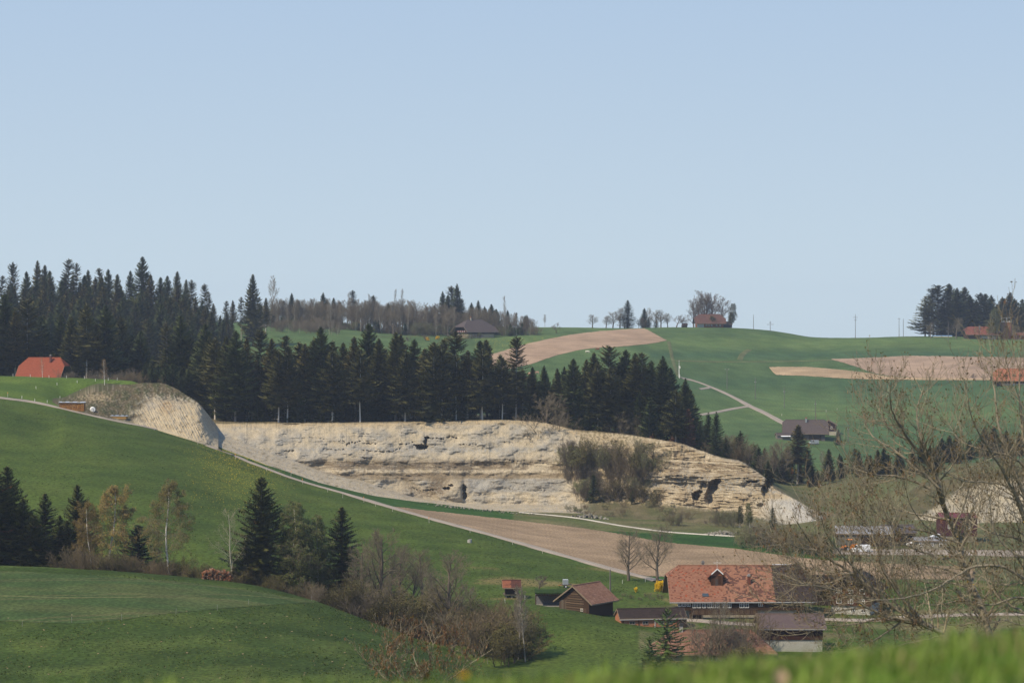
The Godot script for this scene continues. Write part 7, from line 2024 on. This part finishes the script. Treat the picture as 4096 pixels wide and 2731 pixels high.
	flowers("soil_clods", "small brown molehills and bare clods on the near field", 100, func(): return [rr(-50, 1900), rr(2440, 2725)], 333, 430, lc(0.27, 0.20, 0.115), 0.17)
func flowers(called: String, label: String, n: int, where: Callable, d0: float, d1: float, col: Color, size: float) -> void:
	var mb := MB.new()
	mb.col = col
	for k in 6:
		var a := TAU * k / 6.0
		var b := TAU * (k + 1) / 6.0
		mb.tri(Vector3(0, 0.6, 0), Vector3(cos(b), 0.1, sin(b)), Vector3(cos(a), 0.1, sin(a)))
	var mm := MultiMesh.new()
	mm.transform_format = MultiMesh.TRANSFORM_3D
	mm.mesh = mb.mesh(M.plain)
	mm.instance_count = n
	for i in n:
		var w: Array = where.call()
		var p := ghit(w[0], w[1], d0, d1)
		var s := size * rr(0.5, 1.3)
		mm.set_instance_transform(i, Transform3D(Basis.IDENTITY.scaled(Vector3(s, s, s)), p + Vector3(0, 0.06, 0)))
	var o := MultiMeshInstance3D.new()
	o.multimesh = mm
	o.name = numbered(called)
	add_child(o)
	tag(o, label, "flowers" if called.begins_with("d") else "molehills", "", "stuff")

# short tufts that break up the meadows
func build_tufts() -> void:
	rng.seed = 640
	var spots := [["near field", 26000, -80.0, 2050.0, 336.0, 425.0], ["hillside meadow", 26000, -100.0, 2100.0, 470.0, 690.0], ["farm pasture", 9000, 1850.0, 3000.0, 400.0, 530.0]]
	for sp in spots:
		for v in 3:
			var mb := MB.new()
			for k in 5:
				mb.col = [lc(0.042, 0.066, 0.016), lc(0.09, 0.115, 0.028), lc(0.15, 0.14, 0.055)][v] * rr(0.8, 1.2)
				var a := rr(0, TAU)
				var c := Vector3(cos(a), 0, sin(a)) * rr(0.0, 0.35)
				var w := Vector3(-sin(a), 0, cos(a)) * rr(0.10, 0.2)
				mb.tri(c - w, c + w, c + Vector3(rr(-0.15, 0.15), rr(0.08, 0.24), rr(-0.15, 0.15)))
			var n: int = [sp[1] * 0.5, sp[1] * 0.4, sp[1] * 0.1][v]
			var mm := MultiMesh.new()
			mm.transform_format = MultiMesh.TRANSFORM_3D
			mm.mesh = mb.mesh(M.leaf)
			var list := []
			for i in n:
				var d := sqrt(rr(sp[4] * sp[4], sp[5] * sp[5]))
				var u := rr(sp[2], sp[3])
				if d > rings[13][0].at(u) - 3.5: continue
				if sp[4] < 400.0 and d > rings[9][0].at(u) + 2.0: continue
				var p := ground(u, d)
				if nz.get_noise_2d(p.x * 3.0 + v * 70.0, d * 3.0) < rr(-0.3, 0.3): continue
				var s := rr(0.35, 0.8)
				list.append(Transform3D(Basis(Vector3.UP, rr(0, TAU)).scaled(Vector3(s, s * rr(0.6, 1.2), s)), p - Vector3(0, 0.02, 0)))
			mm.instance_count = list.size()
			for i in list.size(): mm.set_instance_transform(i, list[i])
			var o := MultiMeshInstance3D.new()
			o.multimesh = mm
			o.name = numbered("grass_tufts")
			add_child(o)
			tag(o, ["dark", "fresh green", "dry yellowish"][v] + " grass tufts over the " + sp[0], "grass", "", "stuff")

func field_color(base: Color, along: float) -> Callable:
	return func(u, v, p, f):
		var n := nz.get_noise_2d(p.x * 0.8, p.z * 0.8)
		var s := nz.get_noise_2d(p.x * along, p.z * 5.0)
		var w := nz.get_noise_2d(p.x * 3.0 + 77.0, p.z * 9.0)
		var fur := sin((p.z + along * p.x) * 2.1) * 0.02
		var k := 1.0 + 0.2 * n + 0.06 * s + 0.12 * w + fur
		return Color(base.r * k, base.g * k, base.b * k)

func _ready() -> void:
	rng.seed = 20240417
	nz.seed = 5; nz.frequency = 0.02; nz.fractal_octaves = 3
	nf.seed = 11; nf.frequency = 0.03; nf.fractal_octaves = 4
	# camera: a long lens held level, shifted down a little
	var cam := Camera3D.new()
	cam.name = "camera"
	cam.projection = Camera3D.PROJECTION_FRUSTUM
	cam.near = 0.1
	cam.far = 8000.0
	cam.size = 0.1 * 2731.0 / FP
	cam.frustum_offset = Vector2(0.0, -0.1 * 115.5 / FP)
	var lens := CameraAttributesPhysical.new()
	lens.frustum_focal_length = 79.0
	lens.frustum_focus_distance = 560.0
	lens.exposure_aperture = 2.0
	lens.frustum_near = 0.1
	lens.frustum_far = 8000.0
	cam.attributes = lens
	add_child(cam)
	cam.current = true
	# sky, air and sun
	var env := Environment.new()
	env.background_mode = Environment.BG_SKY
	env.tonemap_mode = Environment.TONE_MAPPER_LINEAR
	env.tonemap_exposure = 1.1
	var sm := ProceduralSkyMaterial.new()
	sm.sky_top_color = Color(0.46, 0.615, 0.83)
	sm.sky_horizon_color = Color(0.755, 0.82, 0.86)
	sm.sky_energy_multiplier = 1.0
	sm.ground_energy_multiplier = 1.0
	sm.sky_curve = 0.2
	sm.ground_horizon_color = Color(0.755, 0.82, 0.86)
	sm.ground_curve = 0.3
	sm.ground_bottom_color = Color(0.25, 0.27, 0.2)
	var sky := Sky.new()
	sky.sky_material = sm
	env.sky = sky
	env.fog_enabled = true
	env.fog_light_color = Color(0.82, 0.88, 0.97)
	env.fog_density = 0.00008
	env.sdfgi_enabled = true
	env.ssao_enabled = true
	env.ssil_enabled = true
	var we := WorldEnvironment.new()
	we.name = "world"
	we.environment = env
	add_child(we)
	var sun := DirectionalLight3D.new()
	sun.name = "sun"
	sun.light_energy = 1.6
	sun.light_color = Color(1.0, 0.94, 0.83)
	sun.light_angular_distance = 0.5
	sun.shadow_enabled = true
	sun.look_at_from_position(Vector3.ZERO, Vector3(0.66, -1.0, -0.55))
	add_child(sun)
	# materials
	var t_fine := noise_tex(512, 0.03, 0.55, 1.0, 3, 6, 0.68)
	var t_big := noise_tex(256, 0.02, 0.84, 1.0, 8, 4)
	M.grass = gained(vmat(0.95, t_fine, 0.045, t_big, 0.013, 0.15), 2.0)
	M.crop = gained(vmat(0.95, t_fine, 0.05, t_big, 0.016, 0.15), 1.85)
	M.soil = gained(vmat(0.95, t_fine, 0.07, t_big, 0.01, 0.1), 1.75)
	M.road = gained(vmat(0.9, t_fine, 0.25, null, 0.0, 0.2), 1.6)
	M.rock = gained(vmat(0.95, t_fine, 0.16, t_big, 0.03, 0.15), 1.4)
	M.plain = vmat(0.85)
	M.bark = vmat(0.95, null, 0, null, 0, 0.1)
	M.leaf = vmat(0.8, null, 0, null, 0, 0.2)
	M.blade = vmat(0.6, null, 0, null, 0, 0.3)
	M.blade.backlight_enabled = true
	M.blade.backlight = Color(0.5, 0.5, 0.3)
	M.metal = vmat(0.45, null, 0, null, 0, 0.5)
	M.paint = vmat(0.55, null, 0, null, 0, 0.4)
	M.wood = vmat(0.85, t_fine, 0.6, null, 0, 0.2)
	M.tile = vmat(0.8, t_fine, 0.9, null, 0, 0.25)
	M.wall = vmat(0.9, t_fine, 0.3, null, 0, 0.15)
	M.glass = vmat(0.08, null, 0, null, 0, 0.5)
	build_columns()
	build_terrain()
	print("terrain ", Time.get_ticks_msec())
	struct_mesh(quarry_mesh(), "quarry_cliff")
	struct_mesh(mound_mesh(), "gravel_mound")
	struct_mesh(right_mound_mesh(), "quarry_bank")
	print("quarry ", Time.get_ticks_msec())
	build_fields()
	build_protos()
	print("protos ", Time.get_ticks_msec())
	build_forest()
	build_ridge_trees()
	build_gully()
	print("trees ", Time.get_ticks_msec())
	build_farm()
	build_hill_houses()
	print("buildings ", Time.get_ticks_msec())
	build_ash()
	build_grass()
	build_tufts()
	print("ash grass ", Time.get_ticks_msec())
	build_details()
	print("done ", Time.get_ticks_msec(), " tree triangles ", tri_total)
